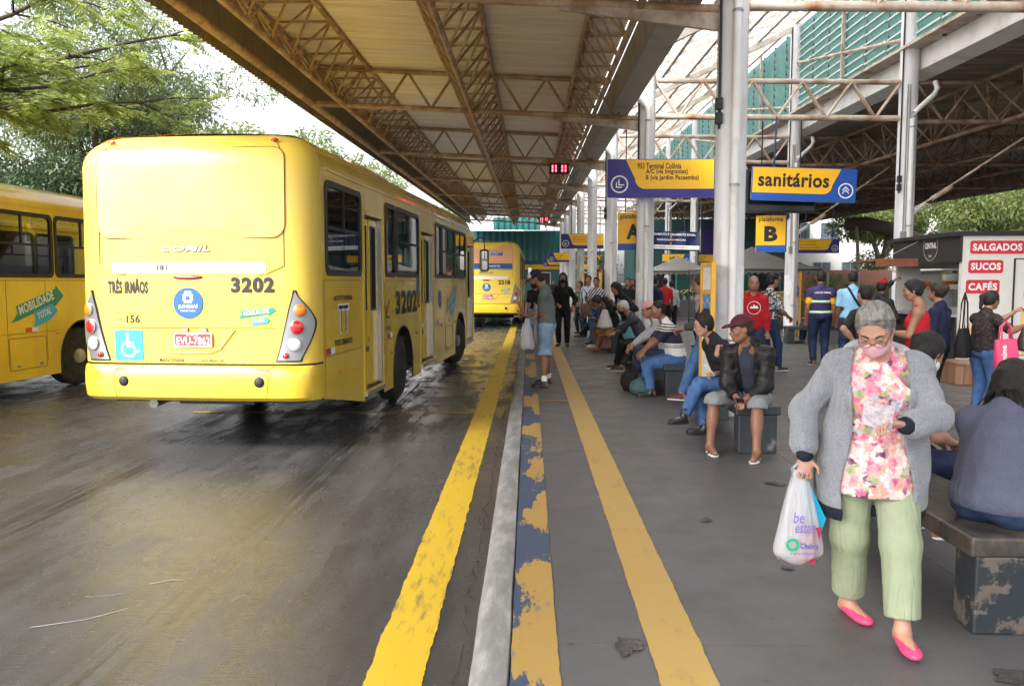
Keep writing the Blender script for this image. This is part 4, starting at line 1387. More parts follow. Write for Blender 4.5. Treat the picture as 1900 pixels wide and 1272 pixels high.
    # wheelchair sign
    if not ad:
        sg = empty("access_sign", (-0.675, rear_y(1.1) - 0.01 + 0.018, 1.135))
        sg.parent = g
        MB().b2(-0.15, 0.15, -0.006, 0.0, -0.155, 0.155).obj("sign_plate", m_cyan, sg)
        MG = frame_m((0, -0.008, 0), (1, 0, 0), (0, 0, 1))
        flat(sg, disc(-0.015, 0.105, 0.022, 14), MG, m_pwhite, "symbol_head")
        flat(sg, [(-0.03, 0.075), (0.0, 0.075), (0.003, 0.035), (0.055, 0.035), (0.055, 0.018), (0.005, 0.018), (0.007, 0.0), (0.055, 0.0), (0.085, -0.06), (0.11, -0.05), (0.116, -0.066), (0.075, -0.082), (0.045, -0.022), (-0.022, -0.022)], MG, m_pwhite, "symbol_body")
        vs, fs = [], []
        for k in range(17):
            a = R(110 + 230 * k / 16)
            for r_ in (0.068, 0.086):
                vs.append(MG @ Vector((0.0 + r_ * cos(a), -0.04 + r_ * sin(a), 0)))
        fs = [(2 * k, 2 * k + 1, 2 * k + 3, 2 * k + 2) for k in range(16)]
        MB().add(vs, fs).obj("symbol_wheel", m_pwhite, sg)
    # bumper details
    for sx in (-1, 1):
        b_ = MB()
        b_.ball((0, 0, 0), (0.055, 0.03, 0.055), 12, 8)
        o = b_.obj("bumper_horn", m_blackm, g, (sx * 0.725, rear_y(0.76) - 0.03, 0.765), (0, R(20 * sx), 0), smooth='all')
        MB().b2(sx * 0.75 - 0.075, sx * 0.75 + 0.075, rear_y(0.88) - 0.018, rear_y(0.88) - 0.008, 0.868, 0.905).obj("reflector", mat("reflector_faded", (0.72, 0.25, 0.14), 0.4), g)
        MB().path([(sx * 0.80, rear_y(0.7) - 0.035, 0.58), (sx * 0.82, rear_y(0.7) - 0.045, 0.72), (sx * 0.84, rear_y(0.7) - 0.03, 0.92)], 0.004, n=4).obj("panel_seam", m_seam, g)
    MB().b2(-0.25, 0.57, 0.2, 0.32, 0.50, 0.56).obj("tow_bar", m_blackm, g)
    MB().b2(-0.05, 0.42, 0.17, 0.2, 0.545, 0.575).obj("tow_plate", m_grey, g)
    MB().b2(-1.05, 1.05, 0.35, 2.19, 0.50, 0.9).obj("engine_bay", m_under, g)  # block dropped below the bumper edge to darken the road under the tail
    MB().tube((-0.6, 0.3, 0.48), (-0.95, 2.5, 0.48), 0.05, n=8).obj("exhaust_pipe", m_grey, g)

A1 = -4.2
def bus_loc(rx, ry, a):
    """rear centre from the rear right corner"""
    return (rx - BW * cos(R(a)), ry + BW * sin(R(-a)) * 1.0, ZR)
bus1 = make_bus("yellow city bus marked 3202 standing nearest, its rear facing the camera", "3202", (-3.47, 8.08, ZR), R(A1))
rear_dress(bus1, "3202")
bus2 = make_bus("yellow city bus marked 2218 stopped farther down the lane with orange rear poster", "2218", (-1.62, 30.6, ZR), R(-0.6))
rear_dress(bus2, "2218", ad=True, plate="EVU-7869")
bus3 = make_bus("yellow city bus cut off by the left edge, showing its windowed side", None, (-9.6, 4.35, ZR), R(-3.3), doors=False)
# ------------------------------------------------------------------ hanging signs
MF = frame_m((0, 0, 0), (1, 0, 0), (0, 0, 1))          # faces the camera (-Y)

def chevrons(parent, cx, cy, s, ang, M, m):
    """two nested right-angle arrows pointing along ang"""
    for off in (-0.28, 0.28):
        pts = [(-0.62, 0.0), (0.0, 0.62), (0.62, 0.0), (0.62, -0.24), (0.0, 0.36), (-0.62, -0.24)]
        poly = []
        for x, y in pts:
            y += off - 0.08
            a = ang - pi / 2
            poly.append((cx + s * (x * cos(a) - y * sin(a)), cy + s * (x * sin(a) + y * cos(a))))
        flat(parent, poly, M, m, "arrow_mark")

def board(name, label, cx, y, cz, w, h, lines, blue, side, ang, big=False, tilt=0.0, hang=None, cat="sign", group=None, arrow=True):
    g = thing(name, label, cat, (cx, y, cz), group=group)
    g.rotation_euler = (0, tilt, 0)
    MB().prism(rrect(-w / 2, w / 2, -h / 2, h / 2, 0.025 * h / 0.7), 'y', 0.0, 0.035).obj("panel", blue, g)
    s = -1 if side == "left" else 1
    # yellow field with a curved lower corner
    e = 0.012
    k = h / 0.75
    if arrow:
        pts = [(-s * (w / 2 - e), h / 2 - e), (-s * (w / 2 - e), -h / 2 + 0.17 * k)]
        x_in = s * (w / 2 - 0.74 * k)
        pts += [(x_in, -h / 2 + 0.17 * k)]
        for f in (0.2, 0.4, 0.6, 0.8, 1.0):
            a = f * pi / 2
            pts.append((x_in + s * 0.20 * k * sin(a), -h / 2 + 0.17 * k + 0.20 * k * (1 - cos(a))))
        pts.append((s * (w / 2 - 0.36 * k), h / 2 - e))
    else:
        pts = [(-w / 2 + e, h / 2 - e), (-w / 2 + e, -h / 2 + 0.17 * k), (w / 2 - e, -h / 2 + 0.17 * k), (w / 2 - e, h / 2 - e)]
    flat(g, pts if s > 0 else pts[::-1], frame_m((0, -0.003, 0), (1, 0, 0), (0, 0, 1)), m_syel, "yellow_field")
    Mt = frame_m((0, -0.006, 0), (1, 0, 0), (0, 0, 1))
    if arrow:
        cx_ = s * (w / 2 - 0.235 * k)
        cy_ = -h / 2 + 0.26 * k
        flat_ring(g, cx_, cy_, 0.145 * k, 0.172 * k, Mt, m_pwhite, "arrow_ring")
        chevrons(g, cx_, cy_, 0.12 * k, ang, Mt, m_pwhite)
    for (tx, x0, x1, y0, y1, bold) in lines:
        lettering(g, tx, x0, x1, y0, y1, Mt, m_print, bold)
    if hang:
        for hx in hang[0]:
            MB().tube((hx, 0.02, h / 2), (hx, 0.02, hang[1] - cz), 0.02, n=8).obj("hanger", mat("hanger_blue", (0.02, 0.03, 0.09), 0.4), g)
    MB().ring(rrect(-w / 2 - 0.004, w / 2 + 0.004, -h / 2 - 0.004, h / 2 + 0.004, 0.025), rrect(-w / 2 + 0.012, w / 2 - 0.012, -h / 2 + 0.012, h / 2 - 0.012, 0.02), 'y', 0.035, 0.05).obj("rear_frame", m_alu, g)
    return g

board("route_sign", "blue and yellow hanging sign listing route 953 Terminal Colonia", 2.63, 16.2, 3.665, 2.13, 0.76,
      [("953 Terminal Colônia", -0.47, 0.40, 0.185, 0.305, 0.025), ("A/C (via Imigrantes)", -0.30, 0.53, 0.065, 0.185, 0.025), ("B (via Jardim Pacaembu)", -0.30, 0.75, -0.055, 0.065, 0.025)],
      m_sviolet, "left", R(225), hang=None)
r_ = bpy.data.objects[-1] if False else None
board("toilet_sign", "blue and yellow hanging sign reading sanitarios with an up arrow", 5.56, 16.45, 3.565, 2.10, 0.67,
      [("sanitários", -0.93, 0.50, -0.06, 0.22, 0.03)], m_sblue, "right", R(90), tilt=R(1.8), hang=((-0.62,), 4.9))

def plat_sign(letter, label, cx, y, cz, w, h, hang_z):
    g = thing("platform_sign", label, "sign", (cx, y, cz), group="yellow platform letter signs")
    MB().b2(-w / 2, w / 2, 0.0, 0.04, -h / 2, h / 2).obj("panel", m_syel, g)
    Mt = frame_m((0, -0.003, 0), (1, 0, 0), (0, 0, 1))
    flat(g, [(-w / 2 + 0.003, -h / 2 + 0.003), (w / 2 - 0.003, -h / 2 + 0.003), (w / 2 - 0.003, -h / 2 + 0.14), (-w / 2 + 0.003, -h / 2 + 0.14)], Mt, m_sblue, "blue_band")
    lettering(g, "plataforma", -w / 2 + 0.05, w / 2 - 0.05, h / 2 - 0.15, h / 2 - 0.03, Mt, m_print, 0.02)
    lettering(g, letter, -0.14, 0.14, -0.16, 0.16, Mt, m_print, 0.05)
    MB().b2(w / 2, w / 2 + 0.03, 0.0, 0.06, -h / 2, h / 2).obj("side_rail", mat("dark_green_metal", (0.01, 0.05, 0.045), 0.4), g)
    for x in (-w / 4, w / 4):
        MB().tube((x, 0.02, h / 2), (x, 0.02, hang_z - cz), 0.012, n=6).obj("hanger", m_blackm, g)
    return g
plat_sign("A", "yellow platform sign with letter A partly behind a white column", 2.19, 17.0, 2.66, 0.64, 0.79, 4.98)
plat_sign("B", "yellow platform sign with letter B hanging under a black display", 5.08, 17.0, 2.61, 0.61, 0.76, 3.05)
led = thing("display_board", "black switched-off display board behind the sanitarios sign", "display", (5.25, 16.92, 3.48))
MB().prism(rrect(-0.72, 0.72, -0.44, 0.46, 0.02), 'y', 0.0, 0.12).obj("housing", m_blackm, led)
MB().b2(-0.68, 0.68, -0.008, 0.0, -0.40, 0.42).obj("screen", mat("dark_screen", (0.008, 0.008, 0.01), 0.15), led)
for x in (-0.4, 0.4):
    MB().tube((x, 0.06, 0.46), (x, 0.06, 1.45), 0.015, n=6).obj("hanger", m_blackm, led)

ban = thing("banner", "navy banner about social distancing hung between the columns", "banner", (4.28, 24.4, 2.86))
vs, fs = [], []
for i in range(25):
    for j in range(5):
        x = -0.88 + 1.76 * i / 24
        z = 0.29 - 0.58 * j / 4 - 0.05 * (i / 24)
        vs.append((x, 0.03 * sin(i * 0.9 + j * 0.7) + 0.012 * sin(i * 2.3), z))
for i in range(24):
    for j in range(4):
        fs.append((i * 5 + j, i * 5 + j + 1, (i + 1) * 5 + j + 1, (i + 1) * 5 + j))
m_navy = mat("banner_navy", (0.008, 0.012, 0.075), 0.5, var=0.15)
MB().add(vs, fs).obj("cloth", m_navy, ban, smooth='all')
Mb = frame_m((0, -0.05, 0), (1, 0, -0.028), (0.028, 0, 1))
flat(ban, [(-0.87, -0.275), (0.87, -0.275), (0.87, -0.155), (-0.87, -0.155)], Mb, m_pwhite, "white_band")
for tx, x0, x1, y0, y1, mm in (("DISTANCIAMENTO E ISOLAMENTO SOCIAL", -0.80, 0.74, 0.135, 0.20, m_pwhite), ("HIGIENIZAÇÃO E MÁSCARA", -0.42, 0.45, -0.03, 0.045, m_pwhite), ("PROTEÇÃO CONTRA COVID-19", -0.5, 0.5, -0.245, -0.19, m_bluep)):
    lettering(ban, tx, x0, x1, y0, y1, M_up(Mb, 0.004), mm, 0.02)
for y in (0.09, -0.10):
    lettering(ban, "+", -0.03, 0.03, y - 0.03, y + 0.03, M_up(Mb, 0.004), m_syel, 0.03)
for sx in (-1, 1):
    MB().tube((sx * 0.89, 0, -0.36), (sx * 0.89, 0, 0.36), 0.018, n=6).obj("end_pole", m_alu, ban)
    MB().tube((sx * 0.89, 0, 0.36), (sx * 0.89, 0, 2.25), 0.004, n=4).obj("cord", m_alu, ban)

def small(ts, w, n, x0=-0.35, h0=0.22):
    out = []
    for i, tx in enumerate(ts):
        out.append((tx, x0 * w, x0 * w + 0.0165 * len(tx) * w, h0 - 0.11 * i - 0.075, h0 - 0.11 * i, 0.0))
    return out
board("route_sign", "hanging route sign on the fifth left column, second in the row", 2.46, 37.3, 3.47, 1.97, 0.68, small(["738 Jardim Novo Horizonte", "980 Terminal CECAP", "   (Via Terminal Hortolandia)"], 1.97, 3, -0.22), m_sviolet, "left", R(225), hang=((-0.5, 0.5), 5.3))
board("route_sign", "hanging route sign far down the platform, third in the row", 2.08, 51.3, 3.14, 1.65, 0.58, small(["930 Terminal Rami", "   via Centro", "   expresso"], 1.65, 3, -0.22, 0.16), m_sviolet, "left", R(225), hang=((-0.5, 0.5), 5.5))
board("route_sign", "smallest hanging route sign at the far end of the platform", 1.78, 59.6, 2.98, 1.45, 0.5, small(["940 Terminal Vila Arens"], 1.45, 1, -0.2, 0.1), m_sviolet, "left", R(225), hang=((-0.5, 0.5), 5.6))
board("route_sign", "orange yellow route sign hanging under the dark right canopy", 10.75, 30.0, 2.92, 1.5, 0.52, small(["302 Terminal Eloy Chaves", "   A/C (via Dom Gabriel)", "   B/D (via Antonio Pincinato)", "302 Terminal Eloy Chaves"], 1.5, 4, -0.46, 0.2), m_sviolet, "right", R(315), hang=((-0.5, 0.5), 4.9))
board("exit_sign", "yellow saida exit sign hanging before the teal wall", 6.92, 38.0, 2.68, 1.28, 0.44, [("saída", -0.30, 0.22, -0.05, 0.14, 0.03)], m_sblue, "right", R(90), hang=((-0.4, 0.4), 5.2))
board("exit_sign", "yellow saida sign partly hidden between the left columns", 3.07, 39.5, 2.72, 1.05, 0.40, [("saída", -0.30, 0.36, -0.06, 0.14, 0.03)], m_sblue, "right", R(90), hang=((-0.4, 0.4), 5.3), arrow=False)
board("route_sign", "small yellow route sign left of the tall frame, before the teal wall", 8.55, 38.0, 2.66, 1.1, 0.42, small(["310 Terminal Cecap", "   via Centro"], 1.1, 2, -0.45, 0.15), m_sblue, "right", R(90), hang=((-0.4, 0.4), 5.2), arrow=False)

# ------------------------------------------------------------------ red digit clocks
m_dig = mat("red_digits", (0.4, 0.0, 0.0), 0.4, emit=((1.0, 0.03, 0.05), 5.0))
def clock(label, cx, y, cz, w, h, top):
    g = thing("digital_clock", label, "clock", (cx, y, cz), group="red digit clocks under the canopy")
    MB().prism(rrect(-w / 2, w / 2, -h / 2, h / 2, 0.01), 'y', 0.0, 0.1).obj("housing", m_blackm, g)
    d = w * 0.2
    for i, x in enumerate((-0.33, -0.16, 0.16, 0.33)):
        for z in (-0.17, 0.17):
            MB().b2(x * w - 0.018, x * w + 0.018, -0.008, 0.0, z * h - h * 0.14, z * h + h * 0.14).obj("digit_segment", m_dig, g)
    MB().tube((0, 0.05, h / 2), (0, 0.05, top - cz), 0.012, n=6).obj("hanger", m_blackm, g)
    return g
clock("red digit clock hanging under the canopy, the larger of two", 0.86, 23.5, 4.88, 0.57, 0.30, 5.1)
clock("far red digit clock hanging under the canopy, the smaller of two", 0.81, 44.5, 5.04, 0.55, 0.26, 5.5)

# ------------------------------------------------------------------ yellow notice frames by the columns
m_paper = mat("paper", (0.70, 0.68, 0.66), 0.6, var=0.05, col2=(0.55, 0.52, 0.5), cover=0.2, vscale=9)
m_pblue = mat("poster_blue", (0.05, 0.20, 0.52), 0.5, col2=(0.45, 0.55, 0.7), cover=0.3, vscale=7, edge=0.03)
def notice_frame(label, x, y0, y1, top=1.80):
    g = thing("notice_frame", label, "notice stand", (x, y0, 0), group="yellow notice frames beside columns")
    L_ = y1 - y0
    for y in (0, L_):
        MB().b2(-0.025, 0.025, y - 0.025, y + 0.025, 0, top).obj("post", m_yellowp, g)
    for z in (0.16, 1.14, 1.46, top - 0.05):
        MB().b2(-0.02, 0.02, 0.026, L_ - 0.026, z, z + 0.045).obj("rail", m_yellowp, g)
    MB().b2(-0.006, 0.0, 0.05, L_ - 0.05, 1.51, top - 0.06).obj("notice_sheet", m_paper, g)
    MB().b2(-0.006, 0.0, 0.05, L_ - 0.05, 1.19, 1.455).obj("notice_sheet", m_pblue, g)
    MB().b2(-0.006, 0.0, 0.05, L_ - 0.05, 0.45, 1.13).obj("notice_sheet", m_paper, g)
    return g
notice_frame("tall yellow notice frame beside the nearest white column", 2.13, 9.30, 9.86, 1.84)
notice_frame("yellow notice frame at the third left column behind the waiting crowd", 2.10, 23.4, 24.0, 1.9)
notice_frame("yellow notice frame at the fourth left column", 2.05, 30.3, 31.0, 2.0)
notice_frame("yellow notice frame behind the second right column", 7.95, 23.6, 24.3, 1.9)

# ------------------------------------------------------------------ benches
m_bench, t, b, oc = new_mat("peeling_bench_paint")
n1 = noise(t, oc, 6.0, 9, 0.72)
n2 = noise(t, oc, 1.3, 2)
n3 = noise(t, oc, 60, 3)
f = link_math(t, 'ADD', link_math(t, 'MULTIPLY', n1, 0.6), link_math(t, 'MULTIPLY', n2, 0.4))
c = ramp(t, f, [(0.485, (0.022, 0.028, 0.034)), (0.505, (0.12, 0.10, 0.085))])
c = mixc(t, link_math(t, 'MULTIPLY', n3, 0.3), c, (0.02, 0.022, 0.025))
t.links.new(c, b.inputs['Base Color'])
b.inputs['Roughness'].default_value = 0.42
set_bump(t, b, f, 0.01)
m_bclean = mat("bench_dark_paint", (0.030, 0.037, 0.042), 0.42, var=0.2, vscale=5, col2=(0.15, 0.14, 0.13), cover=0.13, edge=0.04, bump=0.002)
m_btop = mat("bench_worn_top", (0.085, 0.068, 0.053), 0.4, var=0.25, vscale=7, col2=(0.04, 0.038, 0.036), cover=0.55, edge=0.08, bump=0.003)
def bench(label, x0, y0, L_, m, mt, w=0.42, along='y', rz=0.0):
    g = thing("bench", label, "bench", (x0, y0, 0), rz, group="concrete benches along the platform")
    def slab(a, b_, c_, d, e, f_):
        o = MB().b2(a, b_, c_, d, e, f_)
        return o
    s = slab(0, w, 0, L_, 0.365, 0.455).obj("seat", mt, g)
    s.data.materials.append(m)
    md = s.modifiers.new("edge", 'BEVEL')
    md.width = 0.012
    md.segments = 2
    for y in (0.012, L_ - 0.192):
        o = slab(0.03, w - 0.03, y, y + 0.18, 0, 0.365).obj("leg", m, g)
        md = o.modifiers.new("edge", 'BEVEL')
        md.width = 0.010
        md.segments = 2
    return g
bench("peeling dark concrete bench in the near right corner", 2.0, 3.56, 2.1, m_bench, m_btop, 0.46)
bench("dark concrete bench under the man in the maroon cap", 1.93, 7.40, 2.0, m_bclean, m_bclean)
bench("dark concrete bench under the man in the striped polo", 1.88, 11.08, 2.2, m_bclean, m_bclean)
bench("dark concrete bench under the row of people behind the grey-haired man", 1.86, 14.45, 2.2, m_bclean, m_bclean)
bench("dark concrete bench under the girl with bare legs", 1.82, 17.9, 2.2, m_bclean, m_bclean)
bench("dark concrete bench farther along the left columns", 1.82, 21.6, 2.2, m_bclean, m_bclean)
bench("grey bench standing at the foot of the second right column", 8.4, 20.6, 1.75, m_bclean, m_bclean, 0.42, rz=R(90))

# ------------------------------------------------------------------ snack kiosk
m_kwhite = mat("kiosk_white", (0.66, 0.64, 0.60), 0.4, var=0.04)
m_kred = mat("kiosk_red", (0.60, 0.018, 0.03), 0.4)
m_wood = mat("deck_wood", (0.20, 0.10, 0.055), 0.55, var=0.3, vscale=3, col2=(0.11, 0.055, 0.03), cover=0.5, stretch=(1, 1, 0.15))
m_wood2 = mat("deck_wood_pale", (0.26, 0.145, 0.085), 0.55, var=0.3, vscale=3, col2=(0.13, 0.07, 0.04), cover=0.5, stretch=(1, 1, 0.15))
ki = thing("snack_kiosk", "white snack kiosk reading salgados sucos cafes with black front", "kiosk", (7.05, 13.2, 0))
MB().b2(0.0, 3.2, 0.0, 0.08, 0.0, 2.35).obj("side_panel", m_kwhite, ki)
MB().b2(0.02, 3.2, 2.3, 2.38, 0.0, 2.35).obj("back_panel", m_kwhite, ki)
MB().b2(3.12, 3.2, 0.08, 2.3, 0.0, 1.2).obj("rear_panel", m_blackm, ki)
MB().b2(-0.1, 3.3, -0.05, 2.45, 2.352, 2.42).obj("roof", m_blackm, ki)
MB().b2(-0.04, -0.001, -0.01, 2.4, 1.93, 2.352).obj("front_fascia", mat("kiosk_black", (0.02, 0.02, 0.022), 0.5, var=0.15), ki)
MB().b2(-0.03, 0.06, 0.08, 2.3, 0.0, 1.02).obj("counter_front", m_blackm, ki)
MB().b2(-0.22, 0.5, 0.081, 2.299, 1.021, 1.06).obj("counter_top", m_grey, ki)
MB().box((-0.42, 1.9, 1.96), (0.75, 1.0, 0.03), rot=(0, R(4), 0)).obj("awning", mat("rust_brown_board", (0.22, 0.07, 0.03), 0.5, var=0.15), ki)
MB().b2(-0.80, -0.05, 1.36, 1.39, 1.88, 2.02).obj("awning_edge", mat("rust_brown_board", (0.22, 0.07, 0.03), 0.5), ki)
MB().tube((-0.78, 1.4, 1.95), (-0.02, 1.4, 2.34), 0.008, n=5).obj("awning_stay", m_grey, ki)
# round name sign on the black front
Mk = frame_m((-0.043, 0.95, 2.22), (0, -1, 0), (0, 0, 1))
flat(ki, disc(0, 0, 0.27, 36), Mk, mat("kiosk_sign_black", (0.025, 0.022, 0.02), 0.5), "round_sign", depth=0.03)
Mk2 = M_up(Mk, 0.004)
flat_ring(ki, 0, 0, 0.245, 0.252, Mk2, m_pwhite, "sign_ring")
lettering(ki, "CENTRAL", -0.20, 0.20, -0.04, 0.06, Mk2, m_pwhite, 0.03)
lettering(ki, "CAFE", -0.05, 0.05, 0.13, 0.165, Mk2, m_pwhite, 0.0)
lettering(ki, "BAR", -0.05, 0.05, -0.19, -0.15, Mk2, m_pwhite, 0.0)
def kx(px):
    return (px - 982) / 1478 * 13.2 - 7.05
def kz(py):
    return 1.61 + (522 - py) / 1478 * 13.2
Mp = frame_m((0, -0.004, 0), (1, 0, 0), (0, 0, 1))
for tx, a, b_, c, d in (("SALGADOS", 1785, 1883, 472, 448), ("SUCOS", 1783, 1846, 507, 483), ("CAFÉS", 1780, 1841, 544, 519)):
    x0, x1, z0, z1 = kx(a), kx(b_), kz(c), kz(d)
    flat(ki, rrect(x0, x1, z0, z1, 0.04), Mp, m_kred, "red_label")
    lettering(ki, tx, x0 + 0.04, x1 - 0.04, z0 + 0.05, z1 - (0.045 if tx != "CAFÉS" else 0.025), M_up(Mp, 0.003), m_pwhite, 0.04)
# door outline and printed food pictures
MB().ring([(kx(1866), 0.4), (3.0, 0.4), (3.0, kz(480)), (kx(1866), kz(480))], [(kx(1868), 0.41), (2.99, 0.41), (2.99, kz(482)), (kx(1868), kz(482))], 'y', -0.006, 0.0).obj("door_outline", m_blackm, ki)
MB().b2(kx(1866) - 0.01, kx(1866) + 0.012, -0.02, 0.0, 0.4, kz(480)).obj("door_edge", m_blackm, ki)
m_bask = mat("print_basket", (0.42, 0.20, 0.09), 0.5, var=0.4, vscale=20)
m_past = mat("print_pastry", (0.60, 0.36, 0.14), 0.5, var=0.25, vscale=8)
m_juice = mat("print_juice", (0.80, 0.55, 0.12), 0.4, var=0.1)
m_orange = mat("print_orange", (0.80, 0.32, 0.03), 0.4, var=0.15, vscale=10)
flat(ki, [(kx(1768), kz(620)), (kx(1772), kz(640)), (kx(1796), kz(645)), (kx(1803), kz(618)), (kx(1785), kz(612))][::-1], Mp, m_bask, "printed_basket")
flat(ki, [(kx(1772), kz(618)), (kx(1790), kz(596)), (kx(1792), kz(622))][::-1], M_up(Mp, 0.003), m_past, "printed_pastry")
flat(ki, [(kx(1784), kz(622)), (kx(1797), kz(600)), (kx(1806), kz(628))][::-1], M_up(Mp, 0.005), m_past, "printed_pastry")
flat(ki, disc(kx(1810), kz(652), 0.14, 24), Mp, m_pwhite, "printed_plate")
flat(ki, disc(kx(1812), kz(640), 0.10, 24), M_up(Mp, 0.003), m_past, "printed_bread")
flat(ki, disc(kx(1899), kz(545), 0.13, 24), Mp, m_orange, "printed_orange")
flat(ki, disc(kx(1899), kz(545), 0.10, 24), M_up(Mp, 0.003), m_juice, "printed_orange")
flat(ki, [(kx(1882), kz(578)), (kx(1886), kz(655)), (kx(1920), kz(655)), (kx(1924), kz(578))][::-1], M_up(Mp, 0.004), m_juice, "printed_glass")
# machines on the counter
jd = thing("juice_dispenser", "clear juice dispenser with orange juice on the kiosk counter", "dispenser", (7.22, 14.25, 1.06))
MB().b2(-0.16, 0.16, -0.2, 0.2, 0.0, 0.42).obj("base", m_grey, jd)
MB().prism(rrect(-0.18, 0.18, 0.43, 0.56, 0.03), 'y', -0.24, 0.24).obj("juice", mat("orange_juice", (0.62, 0.17, 0.02), 0.25), jd)
MB().prism(rrect(-0.19, 0.19, 0.425, 0.74, 0.06), 'y', -0.26, 0.26).obj("tank", glass_mat("clear_tank", (0.86, 0.88, 0.88), 0.8), jd)
MB().b2(-0.2, 0.2, -0.27, 0.27, 0.742, 0.77).obj("lid", m_pwhite, jd)
cm = thing("coffee_machine", "grey coffee machine behind the kiosk counter", "machine", (7.35, 13.6, 1.06))
MB().b2(-0.2, 0.2, -0.2, 0.2, 0.0, 0.12).obj("base", m_grey, cm)
MB().b2(0.02, 0.2, -0.2, 0.2, 0.12, 0.5).obj("body", m_grey, cm)
MB().b2(-0.18, 0.2, -0.2, 0.2, 0.42, 0.5).obj("head", m_alu, cm)

dk = thing("wooden_deck", "brown wooden plank deck in front of the white kiosk", "deck", (6.62, 12.45, 0))
for i in range(26):
    x = i * 0.135
    m = m_wood if (i * 7) % 3 else m_wood2
    MB().b2(x + 0.004, x + 0.131, 0.0, 0.03, 0.01, 0.315).obj("plank", m, dk)
    MB().b2(x + 0.004, x + 0.131, -0.02, 0.72, 0.316, 0.345).obj("plank", m_wood2 if (i * 5) % 3 else m_wood, dk)
MB().b2(0.0, 0.03, 0.035, 0.72, 0.01, 0.31).obj("end_board", m_wood, dk)
# ------------------------------------------------------------------ trees
def leaf_mat(name, c, c2, tr=0.4, rough=0.45):
    return mat(name, c, rough, var=0.35, vscale=0.9, col2=c2, cover=0.5, edge=0.25, trans=tr)
m_feather = leaf_mat("feathery_leaf", (0.27, 0.34, 0.08), (0.38, 0.43, 0.14), 0.72)
m_willow = leaf_mat("willowy_leaf", (0.14, 0.19, 0.075), (0.23, 0.28, 0.135), 0.5, 0.35)
m_dark = leaf_mat("dark_leaf", (0.035, 0.065, 0.022), (0.065, 0.10, 0.038), 0.3)
m_mid = leaf_mat("mid_leaf", (0.060, 0.10, 0.022), (0.10, 0.145, 0.04), 0.4)
m_lite = leaf_mat("pale_leaf", (0.15, 0.20, 0.055), (0.24, 0.28, 0.10), 0.6)
m_bark = mat("bark", (0.075, 0.055, 0.042), 0.9, var=0.3, vscale=6, bump=0.02, bscale=12, stretch=(1, 1, 0.3))
m_barkg = mat("grey_bark", (0.22, 0.20, 0.18), 0.9, var=0.25, vscale=6, bump=0.015, bscale=12, stretch=(1, 1, 0.3))

def leaf_mesh(name, cen, direc, L_, w, m, droop=0.0):
    """rhombic leaves: centres, directions (n,3), length, width"""
    n = len(cen)
    d = direc / np.linalg.norm(direc, axis=1)[:, None]
    rnd = np.random.normal(size=(n, 3))
    s = np.cross(d, rnd)
    s /= np.linalg.norm(s, axis=1)[:, None] + 1e-9
    L_ = L_ * np.random.uniform(0.7, 1.3, (n, 1))
    p0 = cen
    p1 = cen + d * L_ * 0.45 + s * w
    p2 = cen + d * L_
    p2[:, 2] -= droop * L_[:, 0]
    p3 = cen + d * L_ * 0.45 - s * w
    v = np.stack([p0, p1, p2, p3], 1).reshape(-1, 3)
    me = bpy.data.meshes.new(name)
    me.vertices.add(4 * n)
    me.vertices.foreach_set('co', v.ravel())
    me.loops.add(4 * n)
    me.loops.foreach_set('vertex_index', np.arange(4 * n))
    me.polygons.add(n)
    me.polygons.foreach_set('loop_start', np.arange(0, 4 * n, 4))
    me.polygons.foreach_set('loop_total', np.full(n, 4))
    me.update(calc_edges=True)
    me.materials.append(m)
    return me

def limbs(base, h, spread, n, r0, seed, lean=(0, 0)):
    """trunk and curved limbs; returns MB and limb polylines"""
    rs = random.Random(seed)
    mb = MB()
    b0 = Vector(base)
    fork = b0 + Vector((lean[0] * 0.4, lean[1] * 0.4, h * 0.42))
    mb.path([b0, b0.lerp(fork, 0.5) + Vector((rs.uniform(-.1, .1), rs.uniform(-.1, .1), 0)), fork], [r0, r0 * 0.85, r0 * 0.75], n=10)
    lines = []
    for i in range(n):
        a = 2 * pi * (i + rs.uniform(-0.3, 0.3)) / n
        rr = spread * rs.uniform(0.55, 1.0)
        end = b0 + Vector((lean[0] + rr * cos(a), lean[1] + rr * sin(a), h * rs.uniform(0.75, 1.0)))
        m1 = fork.lerp(end, 0.4) + Vector((rs.uniform(-.3, .3), rs.uniform(-.3, .3), h * 0.09))
        pts = [fork, fork.lerp(m1, 0.5), m1, m1.lerp(end, 0.5) + Vector((0, 0, h * 0.03)), end]
        mb.path(pts, [r0 * 0.5, r0 * 0.42, r0 * 0.3, r0 * 0.18, r0 * 0.06], n=7)
        lines.append(pts)
        for k in range(3):
            s = pts[2 + k % 2]
            e = s + Vector((rs.uniform(-1, 1) * spread * 0.3, rs.uniform(-1, 1) * spread * 0.3, rs.uniform(0, 0.15) * h))
            mb.path([s, s.lerp(e, 0.5) + Vector((0, 0, 0.1)), e], [r0 * 0.16, r0 * 0.1, r0 * 0.04], n=5)
            lines.append([s, s.lerp(e, 0.5), e])
    return mb, lines

